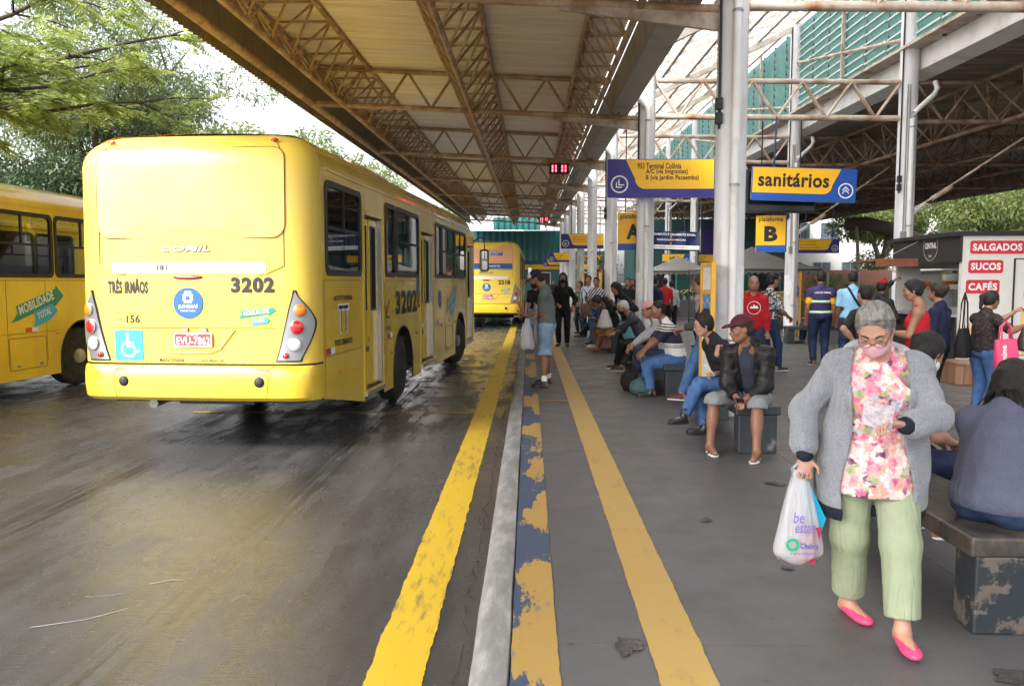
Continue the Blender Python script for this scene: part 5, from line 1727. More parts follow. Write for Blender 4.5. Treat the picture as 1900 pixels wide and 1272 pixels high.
def tree(name, label, base, h, spread, n, r0, clumps, per, size, leaf, m, bark, seed, lean=(0, 0), flatten=0.6, group=None, extra=None, droop=0.2):
    np.random.seed(seed)
    g = thing(name, label, "tree", base, group=group)
    mb, lines = limbs((0, 0, 0), h, spread, n, r0, seed, lean)
    mb.obj("trunk", bark, g, smooth='all', fix=False)
    cs = []
    rs = random.Random(seed + 1)
    for k in range(clumps):
        ln = rs.choice(lines)
        i = rs.randrange(max(1, len(ln) - 2), len(ln))
        c = ln[i - 1].lerp(ln[i], rs.uniform(0.3, 1.1))
        cs.append((c.x + rs.gauss(0, spread * 0.12), c.y + rs.gauss(0, spread * 0.12), c.z + rs.gauss(0, h * 0.05), size * rs.uniform(0.6, 1.35)))
    for e in (extra or []):
        cs.append(e)
    cen, dr = [], []
    for x, y, z, s in cs:
        k = int(per * (s / size) ** 2)
        p = np.random.normal(size=(k, 3))
        p /= np.linalg.norm(p, axis=1)[:, None]
        p *= np.random.uniform(0.35, 1.0, (k, 1)) ** 0.6
        d = p * 0.6 + np.random.normal(size=(k, 3)) * 0.6 + np.array([0, 0, -droop])
        p = p * s * np.array([1, 1, flatten]) + np.array([x, y, z])
        cen.append(p)
        dr.append(d)
    me = leaf_mesh("crown", np.concatenate(cen), np.concatenate(dr), leaf[0], leaf[1], m, droop)
    put("crown", me, g)
    return g

def feather_tree(label, base, ends, seed, nf=84):
    """tree with flat layered sprays of pinnate fronds"""
    np.random.seed(seed)
    rs = random.Random(seed)
    g = thing("feathery_tree", label, "tree", base)
    mb = MB()
    B = Vector(base)
    fork = Vector((0, 0, 3.6))
    mb.path([(0, 0, 0), (0.1, 0.1, 1.8), fork], [0.30, 0.26, 0.22], n=10)
    cen, dr, wv = [], [], []
    for e in ends:
        end = Vector(e) - B
        mid = fork.lerp(end, 0.5) + Vector((0, 0, 0.5))
        pts = []
        for k in range(9):
            f = k / 8
            p = fork * (1 - f) ** 2 + mid * 2 * f * (1 - f) + end * f * f
            pts.append(p + Vector((rs.uniform(-.08, .08), rs.uniform(-.08, .08), rs.uniform(-.05, .05))))
        mb.path(pts, [0.07 * (1 - k / 9) + 0.008 for k in range(9)], n=7)
        out = (end - fork).normalized()
        side = out.cross(Vector((0, 0, 1))).normalized()
        twigs = []
        for k in range(3, 9):
            for sgn in (-1, 1):
                if k == 8 and sgn == 1:
                    d = out
                else:
                    d = (out * rs.uniform(0.2, 0.8) + side * sgn * rs.uniform(0.5, 1.0) + Vector((0, 0, rs.uniform(-0.45, 0.55)))).normalized()
                L_ = rs.uniform(0.5, 1.25)
                t_end = pts[k] + d * L_ + Vector((0, 0, -0.12 * L_))
                mb.path([pts[k], pts[k].lerp(t_end, 0.5) + Vector((0, 0, 0.05)), t_end], [0.02, 0.013, 0.006], n=5)
                twigs.append((pts[k], t_end, d))
        for s0, s1, d in twigs:
            for q in range(int(nf / 6)):
                o = s0.lerp(s1, rs.uniform(0.15, 1.05))
                a = rs.uniform(-1.3, 1.3)
                sd = d.cross(Vector((0, 0, 1))).normalized()
                fd = (d * cos(a) + sd * sin(a) + Vector((0, 0, rs.uniform(-0.75, 0.35)))).normalized()
                fs_ = fd.cross(Vector((0, 0, 1))).normalized()
                FL = rs.uniform(0.28, 0.5)
                np_ = 9
                for i in range(np_):
                    f = (i + 0.6) / np_
                    c = o + fd * FL * f + Vector((0, 0, -0.12 * FL * f * f))
                    pl = 0.15 * sin(pi * (0.15 + 0.8 * f)) + 0.02
                    for sg in (-1, 1):
                        cen.append(c)
                        dr.append((fs_ * sg + fd * 0.35 + Vector((0, 0, -0.25 + rs.uniform(-0.1, 0.1)))).normalized() * pl)
    mb.obj("trunk", m_bark, g, smooth='all', fix=False)
    cen, dr = np.array(cen), np.array(dr)
    n = len(cen)
    up = np.tile(np.array([[0, 0, 1.0]]), (n, 1)) + np.random.normal(size=(n, 3)) * 0.25
    s = np.cross(dr, up)
    s = s / (np.linalg.norm(s, axis=1)[:, None] + 1e-9) * 0.021
    v = np.stack([cen, cen + dr * 0.45 + s, cen + dr, cen + dr * 0.45 - s], 1).reshape(-1, 3)
    me = bpy.data.meshes.new("crown")
    me.vertices.add(4 * n)
    me.vertices.foreach_set('co', v.ravel())
    me.loops.add(4 * n)
    me.loops.foreach_set('vertex_index', np.arange(4 * n))
    me.polygons.add(n)
    me.polygons.foreach_set('loop_start', np.arange(0, 4 * n, 4))
    me.polygons.foreach_set('loop_total', np.full(n, 4))
    me.update(calc_edges=True)
    me.materials.append(m_feather)
    put("crown", me, g)
    return g

feather_tree("bright green feathery tree reaching over the buses from the upper left", (-12.2, 12.5, -0.2),
             [(-6.3, 12.0, 6.15), (-5.9, 13.2, 5.6), (-7.4, 11.0, 5.5), (-7.0, 12.8, 4.8), (-8.6, 11.6, 4.6), (-8.2, 12.5, 6.4), (-8.6, 10.6, 6.0), (-7.5, 14.0, 5.3), (-6.6, 13.6, 4.6), (-9.2, 12.0, 5.3), (-9.0, 11.5, 3.9), (-7.7, 11.8, 4.2)], 11)
tree("willowy_tree", "hazy grey-green willowy tree behind the left buses", (-12.6, 23.5, -0.2), 9.0, 4.6, 8, 0.26, 85, 480, 1.05, (0.17, 0.022), m_willow, m_bark, 21, droop=0.15,
     extra=[(3.0, -1, 6.6, 1.1), (3.8, 0, 5.4, 1.2), (4.6, 0, 4.6, 1.0), (2.0, -1, 7.8, 1.0), (-1, -1, 8.2, 1.2), (4.9, 0.4, 3.8, 1.0)])
tree("dark_tree", "dark evergreen tree low behind the leftmost bus", (-14.2, 21.0, -0.2), 5.2, 3.4, 6, 0.25, 40, 700, 1.0, (0.15, 0.028), m_dark, m_bark, 31)
tree("dark_tree", "dark leafy tree just left of the nearest bus roof", (-11.2, 27.0, -0.2), 5.6, 3.0, 6, 0.22, 36, 600, 1.0, (0.17, 0.03), m_dark, m_bark, 33)
for i, (x, y, h, w) in enumerate(((-12.0, 33, 7.6, "beyond the nearest bus roof, closest of four"), (-12.5, 42, 8.6, "along the lane, second of four"), (-12.0, 52, 8.6, "along the lane, third of four"), (-11, 62, 8.0, "at the far end of the lane"))):
    tree("spreading_tree", "light green spreading tree " + w, (x, y, -0.2), h, 5.0, 7, 0.26, 46, 420, 1.3, (0.26, 0.045), m_lite, m_bark, 41 + i, flatten=0.35, group="trees along the bus lane")
# right background
tree("spreading_tree", "green tree behind the kiosk roof at the right edge", (27.0, 47.0, -0.2), 8.2, 6.0, 7, 0.28, 80, 420, 1.4, (0.22, 0.045), m_lite, m_bark, 61)
tree("spreading_tree", "dense green tree between the kiosk and the white building", (21.3, 49.0, -0.2), 7.0, 3.2, 6, 0.22, 50, 420, 1.0, (0.22, 0.05), m_lite, m_barkg, 63,
     extra=[(0, 0, 1.6, 1.3), (-1.0, 0, 1.2, 1.1), (1.2, 0, 1.6, 1.2), (0.4, 0, 2.6, 1.3), (-0.6, 0, 3.0, 1.1)])
tree("spreading_tree", "loose green tree right of the second right column, behind the kiosk", (33.0, 52.0, -0.2), 9.0, 5.5, 6, 0.28, 60, 420, 1.4, (0.22, 0.05), m_lite, m_bark, 65)
bt = thing("leaning_tree", "bare grey slender trunk with heavy limb before the white building", "tree", (15.6, 38.5, -0.2))
MB().path([(0, 0, 0), (0.1, 0, 1.6), (0.05, 0, 3.0), (-0.05, 0, 4.4)], [0.14, 0.11, 0.09, 0.07], n=8).obj("trunk", m_barkg, bt, smooth='all')
MB().path([(-0.3, 0.6, 4.55), (0.6, 0.6, 4.6), (1.8, 0.6, 4.3), (3.2, 0.6, 3.7)], [0.28, 0.33, 0.36, 0.40], n=9).obj("limb", m_bark, bt, smooth='all')

# ------------------------------------------------------------------ far buildings
m_tealw = mat("teal_wall", (0.022, 0.085, 0.078), 0.6, var=0.1, vscale=0.8)
m_tealc = mat("teal_corrugated", (0.012, 0.10, 0.10), 0.4, var=0.08, vscale=0.8)
m_bwhite = mat("building_white", (0.75, 0.74, 0.72), 0.7, var=0.04)
m_wing = mat("window_glass_far", (0.10, 0.13, 0.16), 0.1, var=0.2)
m_shade = mat("opening_shade", (0.015, 0.015, 0.016), 0.8)  # flat dark colour painting the shade inside openings on a solid wall
m_brick = mat("brick_red", (0.30, 0.12, 0.085), 0.8, var=0.2, vscale=6)

tb = thing("terminal_building", "teal terminal building closing the far end of the bus lane", "building", (0, 66, 0))
MB().b2(-7.5, 6.5, 0.0, 6.0, -0.18, 4.1).obj("wall", m_tealw, tb)
def corr_front(x0, x1, z0, z1, y, per=0.5, amp=0.05):
    mb = MB()
    n = int((x1 - x0) / per * 4)
    for j in range(n + 1):
        w = amp * (1 if (j % 4) in (0, 1) else -1)
        x = x0 + (x1 - x0) * j / n
        mb.v += [(x, y + w, z0), (x, y + w, z1)]
    for j in range(n):
        mb.f.append((2 * j, 2 * j + 1, 2 * j + 3, 2 * j + 2))
    return mb
corr_front(-7.6, 3.4, 3.3, 5.7, -1.0).obj("corrugated_fascia", m_tealc, tb, fix=False)
corr_front(-3.0, 0.9, 5.85, 6.9, 0.5).obj("upper_fascia", m_tealc, tb, fix=False)
for i, x in enumerate((-4.6, -1.6, 0.6, 2.6, 4.2)):
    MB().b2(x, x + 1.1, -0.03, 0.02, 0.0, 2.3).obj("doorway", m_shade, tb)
    MB().ring([(x - 0.08, 0.0), (x + 1.18, 0.0), (x + 1.18, 2.38), (x - 0.08, 2.38)], [(x, 0.0), (x + 1.1, 0.0), (x + 1.1, 2.3), (x, 2.3)], 'y', -0.06, -0.001).obj("door_frame", m_alu, tb)
MB().b2(-4.0, 6.0, -0.06, -0.005, 2.6, 3.0).obj("sign_band", m_yellowp, tb)
MB().b2(-1.6, -1.3, -1.2, -0.9, 0, 3.3).obj("post", m_white, tb)
tw = thing("teal_hall", "teal wall behind the fruit stalls and market tents", "building", (6.5, 50, 0))
MB().b2(0.0, 10.0, 0.0, 5.0, 0.0, 5.4).obj("wall", m_tealw, tw)
for x, w, h in ((1.2, 1.4, 2.4), (4.2, 1.2, 2.3), (7.2, 1.8, 2.3)):
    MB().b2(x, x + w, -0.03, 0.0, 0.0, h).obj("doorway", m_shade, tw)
    MB().ring([(x - 0.1, 0.0), (x + w + 0.1, 0.0), (x + w + 0.1, h + 0.1), (x - 0.1, h + 0.1)], [(x, 0.0), (x + w, 0.0), (x + w, h), (x, h)], 'y', -0.06, -0.001).obj("door_frame", mat("teal_frame", (0.06, 0.30, 0.28), 0.5), tw)
MB().b2(0.6, 1.1, -0.05, 0.0, 2.4, 4.4).obj("red_panel", mat("rust_red_panel", (0.20, 0.035, 0.02), 0.6), tw)
MB().b2(4.2, 6.0, -0.05, 0.0, 2.7, 5.0).obj("violet_panel", mat("violet_panel", (0.05, 0.03, 0.16), 0.6), tw)
wb = thing("white_building", "bright white apartment building behind the market tents", "building", (17.2, 56, 0))
MB().b2(0.0, 16, 0.0, 8.0, -0.2, 11.0).obj("wall", m_bwhite, wb)
for r_ in range(3):
    for c_ in range(6):
        x, z = 0.5 + c_ * 2.0 + (0.5 if r_ else 0), 1.9 + r_ * 2.7
        w = empty("window", (x, -0.02, z))
        w.parent = wb
        MB().b2(0.0, 1.15, 0.0, 0.02, 0.0, 1.0).obj("pane", m_wing, w)
        MB().ring([(-0.06, -0.06), (1.21, -0.06), (1.21, 1.06), (-0.06, 1.06)], [(0.0, 0.0), (1.15, 0.0), (1.15, 1.0), (0.0, 1.0)], 'y', -0.04, 0.0).obj("frame", m_alu, w)
        MB().b2(0.55, 0.6, -0.03, 0.0, 0.0, 1.0).obj("mullion", m_alu, w)
lb = thing("white_house", "pale house beyond the far end of the lane", "building", (-9.5, 78, 0))
MB().b2(-6, 9, 0.0, 6.0, -0.2, 7.5).obj("wall", m_bwhite, lb)
for c_ in range(5):
    MB().b2(-5 + c_ * 2.6, -3.8 + c_ * 2.6, -0.03, 0.0, 4.2, 5.6).obj("window", m_wing, lb)
bw = thing("brick_wall", "red brick boundary wall below the white building", "wall", (15.0, 46, 0))
MB().b2(0.0, 10, 0.0, 0.25, -0.2, 2.25).obj("wall_core", m_brick, bw)
for r_ in range(8):
    MB().b2(-0.01, 10.01, -0.012, 0.0, 0.05 + r_ * 0.27, 0.25 + r_ * 0.27).obj("brick_course", m_brick, bw)
fe = thing("wire_fence", "wire mesh fence with grey posts in front of the hedge", "fence", (12.6, 34, 0))
for i in range(8):
    MB().tube((i * 1.3, 0, -0.2), (i * 1.3, 0, 2.0), 0.03, n=6).obj("post", m_grey, fe)
wire = MB()
for i in range(91):
    wire.tube((i * 0.1, 0, 0.0), (i * 0.1, 0, 1.95), 0.004, n=3, cap=False)
for j in range(20):
    wire.tube((0, 0, j * 0.1), (9.1, 0, j * 0.1), 0.004, n=3, cap=False)
tag(wire.obj("wire_mesh", mat("green_wire", (0.10, 0.16, 0.12), 0.5), fe, fix=False), kind="stuff")
np.random.seed(77)
hd = thing("hedge", "pale green hedge behind the wire fence", "hedge", (12.6, 36, -0.2))
MB().path([(0, 0, 0), (4, 0, 0.1), (8.5, 0, 0)], 0.06, n=5).obj("stem", m_bark, hd)
k = 9000
p = np.random.uniform(size=(k, 3)) * np.array([9, 1.4, 1.9])
p[:, 2] += 0.3 * np.sin(p[:, 0] * 1.7)
put("foliage", leaf_mesh("foliage", p, np.random.normal(size=(k, 3)), 0.16, 0.04, m_lite), hd)

# ------------------------------------------------------------------ market tents and stalls
m_tent = mat("tent_grey", (0.15, 0.145, 0.135), 0.6, var=0.1, vscale=2)
m_tentp = mat("tent_pale", (0.17, 0.165, 0.15), 0.6, var=0.06, vscale=2)
def tent(label, x0, x1, y0, y1, ez, rz, m):
    g = thing("market_tent", label, "tent", (x0, y0, 0))
    w, d = x1 - x0, y1 - y0
    ap = (w / 2, d / 2, rz)
    cs = [(0, 0, ez), (w, 0, ez), (w, d, ez), (0, d, ez)]
    mb = MB()
    for i in range(4):
        a, b_ = Vector(cs[i]), Vector(cs[(i + 1) % 4])
        A = Vector(ap)
        rows = []
        for r in range(5):
            f = r / 4
            sag = -0.12 * sin(pi * f) * (rz - ez)
            row = [(a.lerp(b_, q / 4)).lerp(A, f) + Vector((0, 0, sag)) for q in range(5)]
            rows.append(row)
        nb = len(mb.v)
        for row in rows:
            mb.v += [tuple(p) for p in row]
        for r in range(4):
            for q in range(4):
                mb.f.append((nb + r * 5 + q, nb + r * 5 + q + 1, nb + (r + 1) * 5 + q + 1, nb + (r + 1) * 5 + q))
    mb.obj("canopy", m, g, smooth=True)
    # scalloped valance
    vl = MB()
    for i in range(4):
        a, b_ = Vector(cs[i]), Vector(cs[(i + 1) % 4])
        n = int((b_ - a).length / 0.22)
        for q in range(n):
            p, r = a.lerp(b_, q / n), a.lerp(b_, (q + 1) / n)
            vl.add([p, r, r - Vector((0, 0, 0.12)), p.lerp(r, 0.5) - Vector((0, 0, 0.22)), p - Vector((0, 0, 0.12))], [(0, 1, 2, 3, 4)])
    vl.obj("valance", m, g, fix=False)
    for c in cs:
        MB().tube((c[0], c[1], 0), c, 0.03, n=6).obj("pole", m_blackm, g)
    for i in range(4):
        a, b_ = Vector(cs[i]), Vector(cs[(i + 1) % 4])
        MB().tube(a - Vector((0, 0, 0.06)), b_ - Vector((0, 0, 0.06)), 0.022, n=6).obj("eave_bar", m_blackm, g)
        MB().tube(a - Vector((0, 0, 0.06)), Vector(ap) - Vector((0, 0, 0.1)), 0.02, n=6).obj("rafter_bar", m_blackm, g)
    return g
tent("grey market tent with scalloped edge over the banana stall", 6.1, 9.85, 27.2, 30.6, 2.06, 2.85, m_tent)
tent("pale market tent farther back beside the flower stall", 5.2, 8.3, 35.0, 38.0, 2.10, 2.75, m_tentp)

m_crate = mat("crate_plastic", (0.05, 0.05, 0.055), 0.5)
m_cratew = mat("crate_wood", (0.36, 0.24, 0.12), 0.7, var=0.2)
FR = {"banana": ((0.72, 0.46, 0.02), (0.10, 0.035, 0.035)), "orange": ((0.78, 0.26, 0.015), (0.045, 0.045, 0.045)), "lime": ((0.25, 0.38, 0.03), (0.04, 0.04, 0.04)), "mango": ((0.55, 0.28, 0.04), (0.06, 0.045, 0.05))}
def fruit_crate(kind, label, x, y, z, w=0.5, d=0.36, h=0.2, grp=None):
    g = thing("fruit_crate", label, "crate", (x, y, z), group=grp)
    c = MB()
    c.b2(0, w, 0, 0.015, 0, h)
    c.b2(0, w, d - 0.015, d, 0, h)
    c.b2(0, 0.015, 0.016, d - 0.016, 0, h)
    c.b2(w - 0.015, w, 0.016, d - 0.016, 0, h)
    c.b2(0.016, w - 0.016, 0.016, d - 0.016, 0, 0.01)
    c.obj("box", m_cratew if kind != "lime" else m_crate, g)
    col, sz = FR[kind]
    fm = mat("fruit_" + kind, col, 0.4, var=0.2, vscale=9)
    f = MB()
    rs = random.Random(hash((kind, round(x, 2))) & 255)
    for i in range(40):
        f.ball((rs.uniform(0.05, w - 0.05), rs.uniform(0.05, d - 0.05), h - 0.02 + rs.uniform(0, 0.08)), tuple(q * rs.uniform(0.85, 1.1) for q in sz), 7, 5)
    tag(f.obj("fruit", fm, g, smooth='all', fix=False), kind="stuff")
    return g
def stall_table(label, x0, x1, y0, d, z, m):
    g = thing("stall_table", label, "table", (x0, y0, 0))
    w = x1 - x0
    MB().b2(0, w, 0, d, z - 0.04, z).obj("table_top", m, g)
    MB().b2(0.01, w - 0.01, 0.01, 0.03, 0.12, z - 0.042).obj("front_board", m, g)
    for x in (0.03, w - 0.08):
        for y in (0.04, d - 0.08):
            MB().b2(x, x + 0.05, y, y + 0.05, 0, z - 0.042).obj("leg", m_crate, g)
    return g
stall_table("long dark stall table of bananas under the grey market tent", 6.7, 9.4, 27.4, 0.9, 0.78, m_crate)
for i in range(5):
    fruit_crate(["banana", "banana", "orange", "banana", "lime"][i], "crate of %s on the banana stall, %s from the left" % (["bananas", "bananas", "oranges", "bananas", "limes"][i], ORD[i] if i else "first"), 6.75 + i * 0.53, 27.42, 0.78)
for i in range(4):
    fruit_crate(["banana", "mango", "banana", "banana"][i], "raised crate of %s at the back of the stall, %s from the left" % (["bananas", "mangoes", "bananas", "bananas"][i], ORD[i] if i else "first"), 6.9 + i * 0.6, 27.85, 0.98, 0.55, 0.36, 0.22)
stall_table("flower stall table in front of the teal wall", 5.35, 7.3, 33.0, 0.8, 0.85, m_crate)
m_petals = [mat("petal_" + n_, c, 0.6, var=0.2) for n_, c in (("white", (0.75, 0.72, 0.68)), ("yellow", (0.75, 0.5, 0.05)), ("pink", (0.65, 0.2, 0.3)))]
for i in range(6):
    g = thing("flower_pot", "potted %s flowers on the flower stall, %s from the left" % (["white", "yellow", "pink", "white", "yellow", "white"][i], ORD[i] if i else "first"), "flowers", (5.5 + i * 0.32, 33.3, 0.85))
    MB().lathe([(0.06, 0), (0.09, 0.16), (0.09, 0.17)], n=10).obj("pot", mat("pot_grey", (0.2, 0.2, 0.22), 0.6), g)
    rs = random.Random(i)
    k = 120
    np.random.seed(i + 5)
    put("leaves", leaf_mesh("leaves", np.random.normal(size=(k, 3)) * 0.07 + np.array([0, 0, 0.24]), np.random.normal(size=(k, 3)) + np.array([0, 0, 0.8]), 0.14, 0.02, m_mid), g)
    f = MB()
    for q in range(14):
        f.ball((rs.gauss(0, 0.09), rs.gauss(0, 0.08), 0.36 + rs.gauss(0, 0.05)), (0.03, 0.03, 0.02), 6, 4)
    f.obj("blossom", m_petals[[0, 1, 2, 0, 1, 0][i]], g)
pk = thing("flowering_shrub", "pink flowering shrub between the left columns", "shrub", (3.35, 36, 0))
np.random.seed(9)
k = 1500
MB().tube((0, 0, 0), (0, 0, 1.6), 0.04, n=6).obj("stem", m_bark, pk)
put("foliage", leaf_mesh("foliage", np.random.normal(size=(k, 3)) * np.array([0.28, 0.28, 0.45]) + np.array([0, 0, 1.7]), np.random.normal(size=(k, 3)) + np.array([0, 0, .6]), 0.16, 0.03, m_mid), pk)
f = MB()
rs = random.Random(4)
for q in range(40):
    f.ball((rs.gauss(0, 0.12), rs.gauss(-0.2, 0.1), 2.1 + rs.gauss(0, 0.09)), (0.05, 0.05, 0.04), 6, 4)
f.obj("blossom", m_petals[2], pk)

# bus in the far lane, seen through the kiosk
def copy_tree(o, parent=None):
    c = o.copy()
    COL.objects.link(c)
    c.parent = parent
    for ch in o.children:
        copy_tree(ch, c)
    return c
bus4 = copy_tree(bus3)
bus4.location = (15.2, 24.5, ZR)
bus4.rotation_euler = (0, 0, R(180))
bus4["label"] = "yellow bus in the far lane, glimpsed through the kiosk opening"
# ------------------------------------------------------------------ figures: smooth-blended volumes meshed on a grid
class Vol:
    def __init__(s, h):
        s.h = h
        s.p = []            # (kind, data, k, op)

    def cone(s, a, b, ra, rb=None, k=0.03, op='u'):
        a, b = np.array(a, float), np.array(b, float)
        s.p.append(('c', (a, b, ra, ra if rb is None else rb), k, op))
        return s

    def ell(s, c, r, M=None, k=0.03, op='u'):
        s.p.append(('e', (np.array(c, float), np.array(r, float) if not np.isscalar(r) else np.array([r] * 3), np.eye(3) if M is None else M), k, op))
        return s

    def fun(s, f, op='i', k=0.0):
        s.p.append(('f', f, k, op))
        return s

    def build(s, name, m, parent, fold=0.0, ff=28.0, seed=0, post=None):
        h = s.h
        lo, hi = np.full(3, 1e9), np.full(3, -1e9)
        for kind, d, k, op in s.p:
            if op != 'u':
                continue
            if kind == 'c':
                r = max(d[2], d[3])
                lo = np.minimum(lo, np.minimum(d[0], d[1]) - r)
                hi = np.maximum(hi, np.maximum(d[0], d[1]) + r)
            elif kind == 'e':
                r = d[1].max()
                lo = np.minimum(lo, d[0] - r)
                hi = np.maximum(hi, d[0] + r)
        lo -= 4 * h + 0.02 + fold
        hi += 4 * h + 0.02 + fold
        n = np.ceil((hi - lo) / h).astype(int) + 1
        ax = [lo[i] + h * np.arange(n[i]) for i in range(3)]
        D = np.full(n, 1.0, np.float32)
        for kind, d, k, op in s.p:
            if kind == 'f':
                continue
            if kind == 'c':
                r = max(d[2], d[3])
                a, b = np.minimum(d[0], d[1]) - r, np.maximum(d[0], d[1]) + r
            else:
                r = d[1].max()
                a, b = d[0] - r, d[0] + r
            pad = k + 3 * h + fold
            i0 = np.maximum(0, np.floor((a - pad - lo) / h).astype(int))
            i1 = np.minimum(n, np.ceil((b + pad - lo) / h).astype(int) + 1)
            if np.any(i1 <= i0):
                continue
            sl = tuple(slice(i0[j], i1[j]) for j in range(3))
            X, Y, Z = np.meshgrid(*[ax[j][sl[j]] for j in range(3)], indexing='ij', sparse=True)
            if kind == 'c':
                pa, pb, ra, rb = d
                ba = pb - pa
                L2 = float(ba @ ba) + 1e-12
                t = np.clip(((X - pa[0]) * ba[0] + (Y - pa[1]) * ba[1] + (Z - pa[2]) * ba[2]) / L2, 0, 1)
                q = np.sqrt((X - pa[0] - t * ba[0]) ** 2 + (Y - pa[1] - t * ba[1]) ** 2 + (Z - pa[2] - t * ba[2]) ** 2) - (ra + (rb - ra) * t)
            else:
                c, rr, M = d
                dx, dy, dz = X - c[0], Y - c[1], Z - c[2]
                u = (M[0, 0] * dx + M[1, 0] * dy + M[2, 0] * dz)
                v = (M[0, 1] * dx + M[1, 1] * dy + M[2, 1] * dz)
                w = (M[0, 2] * dx + M[1, 2] * dy + M[2, 2] * dz)
                k0 = np.sqrt((u / rr[0]) ** 2 + (v / rr[1]) ** 2 + (w / rr[2]) ** 2)
                k1 = np.sqrt((u / rr[0] ** 2) ** 2 + (v / rr[1] ** 2) ** 2 + (w / rr[2] ** 2) ** 2) + 1e-9
                q = k0 * (k0 - 1.0) / k1
            S = D[sl]
            if op == 'u':
                if k > 0:
                    g = np.maximum(k - np.abs(S - q), 0) / k
                    D[sl] = np.minimum(S, q) - g * g * k * 0.25
                else:
                    D[sl] = np.minimum(S, q)
            elif op == 's':
                if k > 0:
                    g = np.maximum(k - np.abs(S + q), 0) / k
                    D[sl] = np.maximum(S, -q) + g * g * k * 0.25
                else:
                    D[sl] = np.maximum(S, -q)
        if fold:
            X, Y, Z = np.meshgrid(*ax, indexing='ij', sparse=True)
            rs = np.random.RandomState(seed)
            N = 0
            for i in range(6):
                d = rs.normal(size=3)
                d = d / np.linalg.norm(d) * ff * rs.uniform(0.6, 1.9)
                N = N + (np.abs(np.sin(d[0] * X + d[1] * Y + d[2] * Z + rs.uniform(0, 6.28))) - 0.6)
            D = D + (fold * 0.55 * N).astype(np.float32)
            D[0] = D[-1] = 1
            D[:, 0] = D[:, -1] = 1
            D[:, :, 0] = D[:, :, -1] = 1
        for kind, d, k, op in s.p:
            if kind == 'f':
                X, Y, Z = np.meshgrid(*ax, indexing='ij', sparse=True)
                q = d(X, Y, Z)
                D = np.maximum(D, q if op == 'i' else -q).astype(np.float32)
        V, F = surface_nets(D, lo, h)
        if post is not None and len(V):
            V = post(V)
        me = bpy.data.meshes.new(name)
        nf = len(F)
        me.vertices.add(len(V))
        me.vertices.foreach_set('co', V.astype(np.float32).ravel())
        me.loops.add(4 * nf)
        me.loops.foreach_set('vertex_index', F.ravel())
        me.polygons.add(nf)
        me.polygons.foreach_set('loop_start', np.arange(0, 4 * nf, 4))
        me.polygons.foreach_set('loop_total', np.full(nf, 4))
        me.polygons.foreach_set('use_smooth', np.ones(nf, bool))
        me.update(calc_edges=True)
        me.materials.append(m)
        return put(name, me, parent)

def surface_nets(D, lo, h):
    S = D < 0
    nx, ny, nz = D.shape
    c = S[:-1, :-1, :-1].astype(np.int8)
    cnt = np.zeros((nx - 1, ny - 1, nz - 1), np.int8)
    offs = [(i, j, k) for i in (0, 1) for j in (0, 1) for k in (0, 1)]
    for i, j, k in offs:
        cnt += S[i:nx - 1 + i, j:ny - 1 + j, k:nz - 1 + k]
    act = (cnt > 0) & (cnt < 8)
    I, J, K = np.nonzero(act)
    nv = len(I)
    idx = np.full(act.shape, -1, np.int64)
    idx[I, J, K] = np.arange(nv)
    acc = np.zeros((nv, 3))
    num = np.zeros(nv)
    for a in range(3):
        for p in (0, 1):
            for q in (0, 1):
                o0 = [0, 0, 0]
                others = [x for x in range(3) if x != a]
                o0[others[0]], o0[others[1]] = p, q
                o1 = list(o0)
                o1[a] = 1
                d0 = D[I + o0[0], J + o0[1], K + o0[2]]
                d1 = D[I + o1[0], J + o1[1], K + o1[2]]
                cr = (d0 < 0) != (d1 < 0)
                t = np.where(cr, d0 / np.where(cr, d0 - d1, 1), 0)
                pos = np.zeros((nv, 3))
                for b in range(3):
                    pos[:, b] = o0[b]
                pos[:, a] = t
                acc += pos * cr[:, None]
                num += cr
    V = (np.stack([I, J, K], 1) + acc / np.maximum(num, 1)[:, None]) * h + lo
    F = []
    for a in range(3):
        b, c_ = [(1, 2), (2, 0), (0, 1)][a]
        s0 = [slice(None)] * 3
        s1 = [slice(None)] * 3
        s0[a], s1[a] = slice(0, -1), slice(1, None)
        A, B = S[tuple(s0)], S[tuple(s1)]
        ch = A != B
        # interior only
        sel = [slice(None)] * 3
        pts = np.stack(np.nonzero(ch), 1)
        ok = (pts[:, b] > 0) & (pts[:, c_] > 0) & (pts[:, b] < D.shape[b] - 1) & (pts[:, c_] < D.shape[c_] - 1)
        pts = pts[ok]
        if not len(pts):
            continue
        flip = B[pts[:, 0], pts[:, 1], pts[:, 2]]
        def ix(db, dc):
            q = pts.copy()
            q[:, b] -= db
            q[:, c_] -= dc
            return idx[q[:, 0], q[:, 1], q[:, 2]]
        quad = np.stack([ix(1, 1), ix(0, 1), ix(0, 0), ix(1, 0)], 1)
        quad[flip] = quad[flip][:, ::-1]
        F.append(quad)
    return V, (np.concatenate(F) if F else np.zeros((0, 4), int))

def npv(*a):
    return np.array(a, float)
def unit(v):
    return v / (np.linalg.norm(v) + 1e-9)
def rot_x(a):
    c, s = cos(a), sin(a)
    return np.array([[1, 0, 0], [0, c, -s], [0, s, c]])
def rot_z(a):
    c, s = cos(a), sin(a)
    return np.array([[c, -s, 0], [s, c, 0], [0, 0, 1]])
def rot_y(a):
    c, s = cos(a), sin(a)
    return np.array([[c, 0, s], [0, 1, 0], [-s, 0, c]])

def ik(a, t, l1, l2, pole):
    d = t - a
    L = np.linalg.norm(d)
    mx = (l1 + l2) * 0.998
    if L > mx:
        t = a + d / L * mx
        d = t - a
        L = mx
    L = max(L, abs(l1 - l2) + 0.02)
    x = (L * L + l1 * l1 - l2 * l2) / (2 * L)
    y = sqrt(max(0.0, l1 * l1 - x * x))
    u = unit(d)
    p = pole - u * float(pole @ u)
    p = unit(p)
    return a + u * x + p * y, t

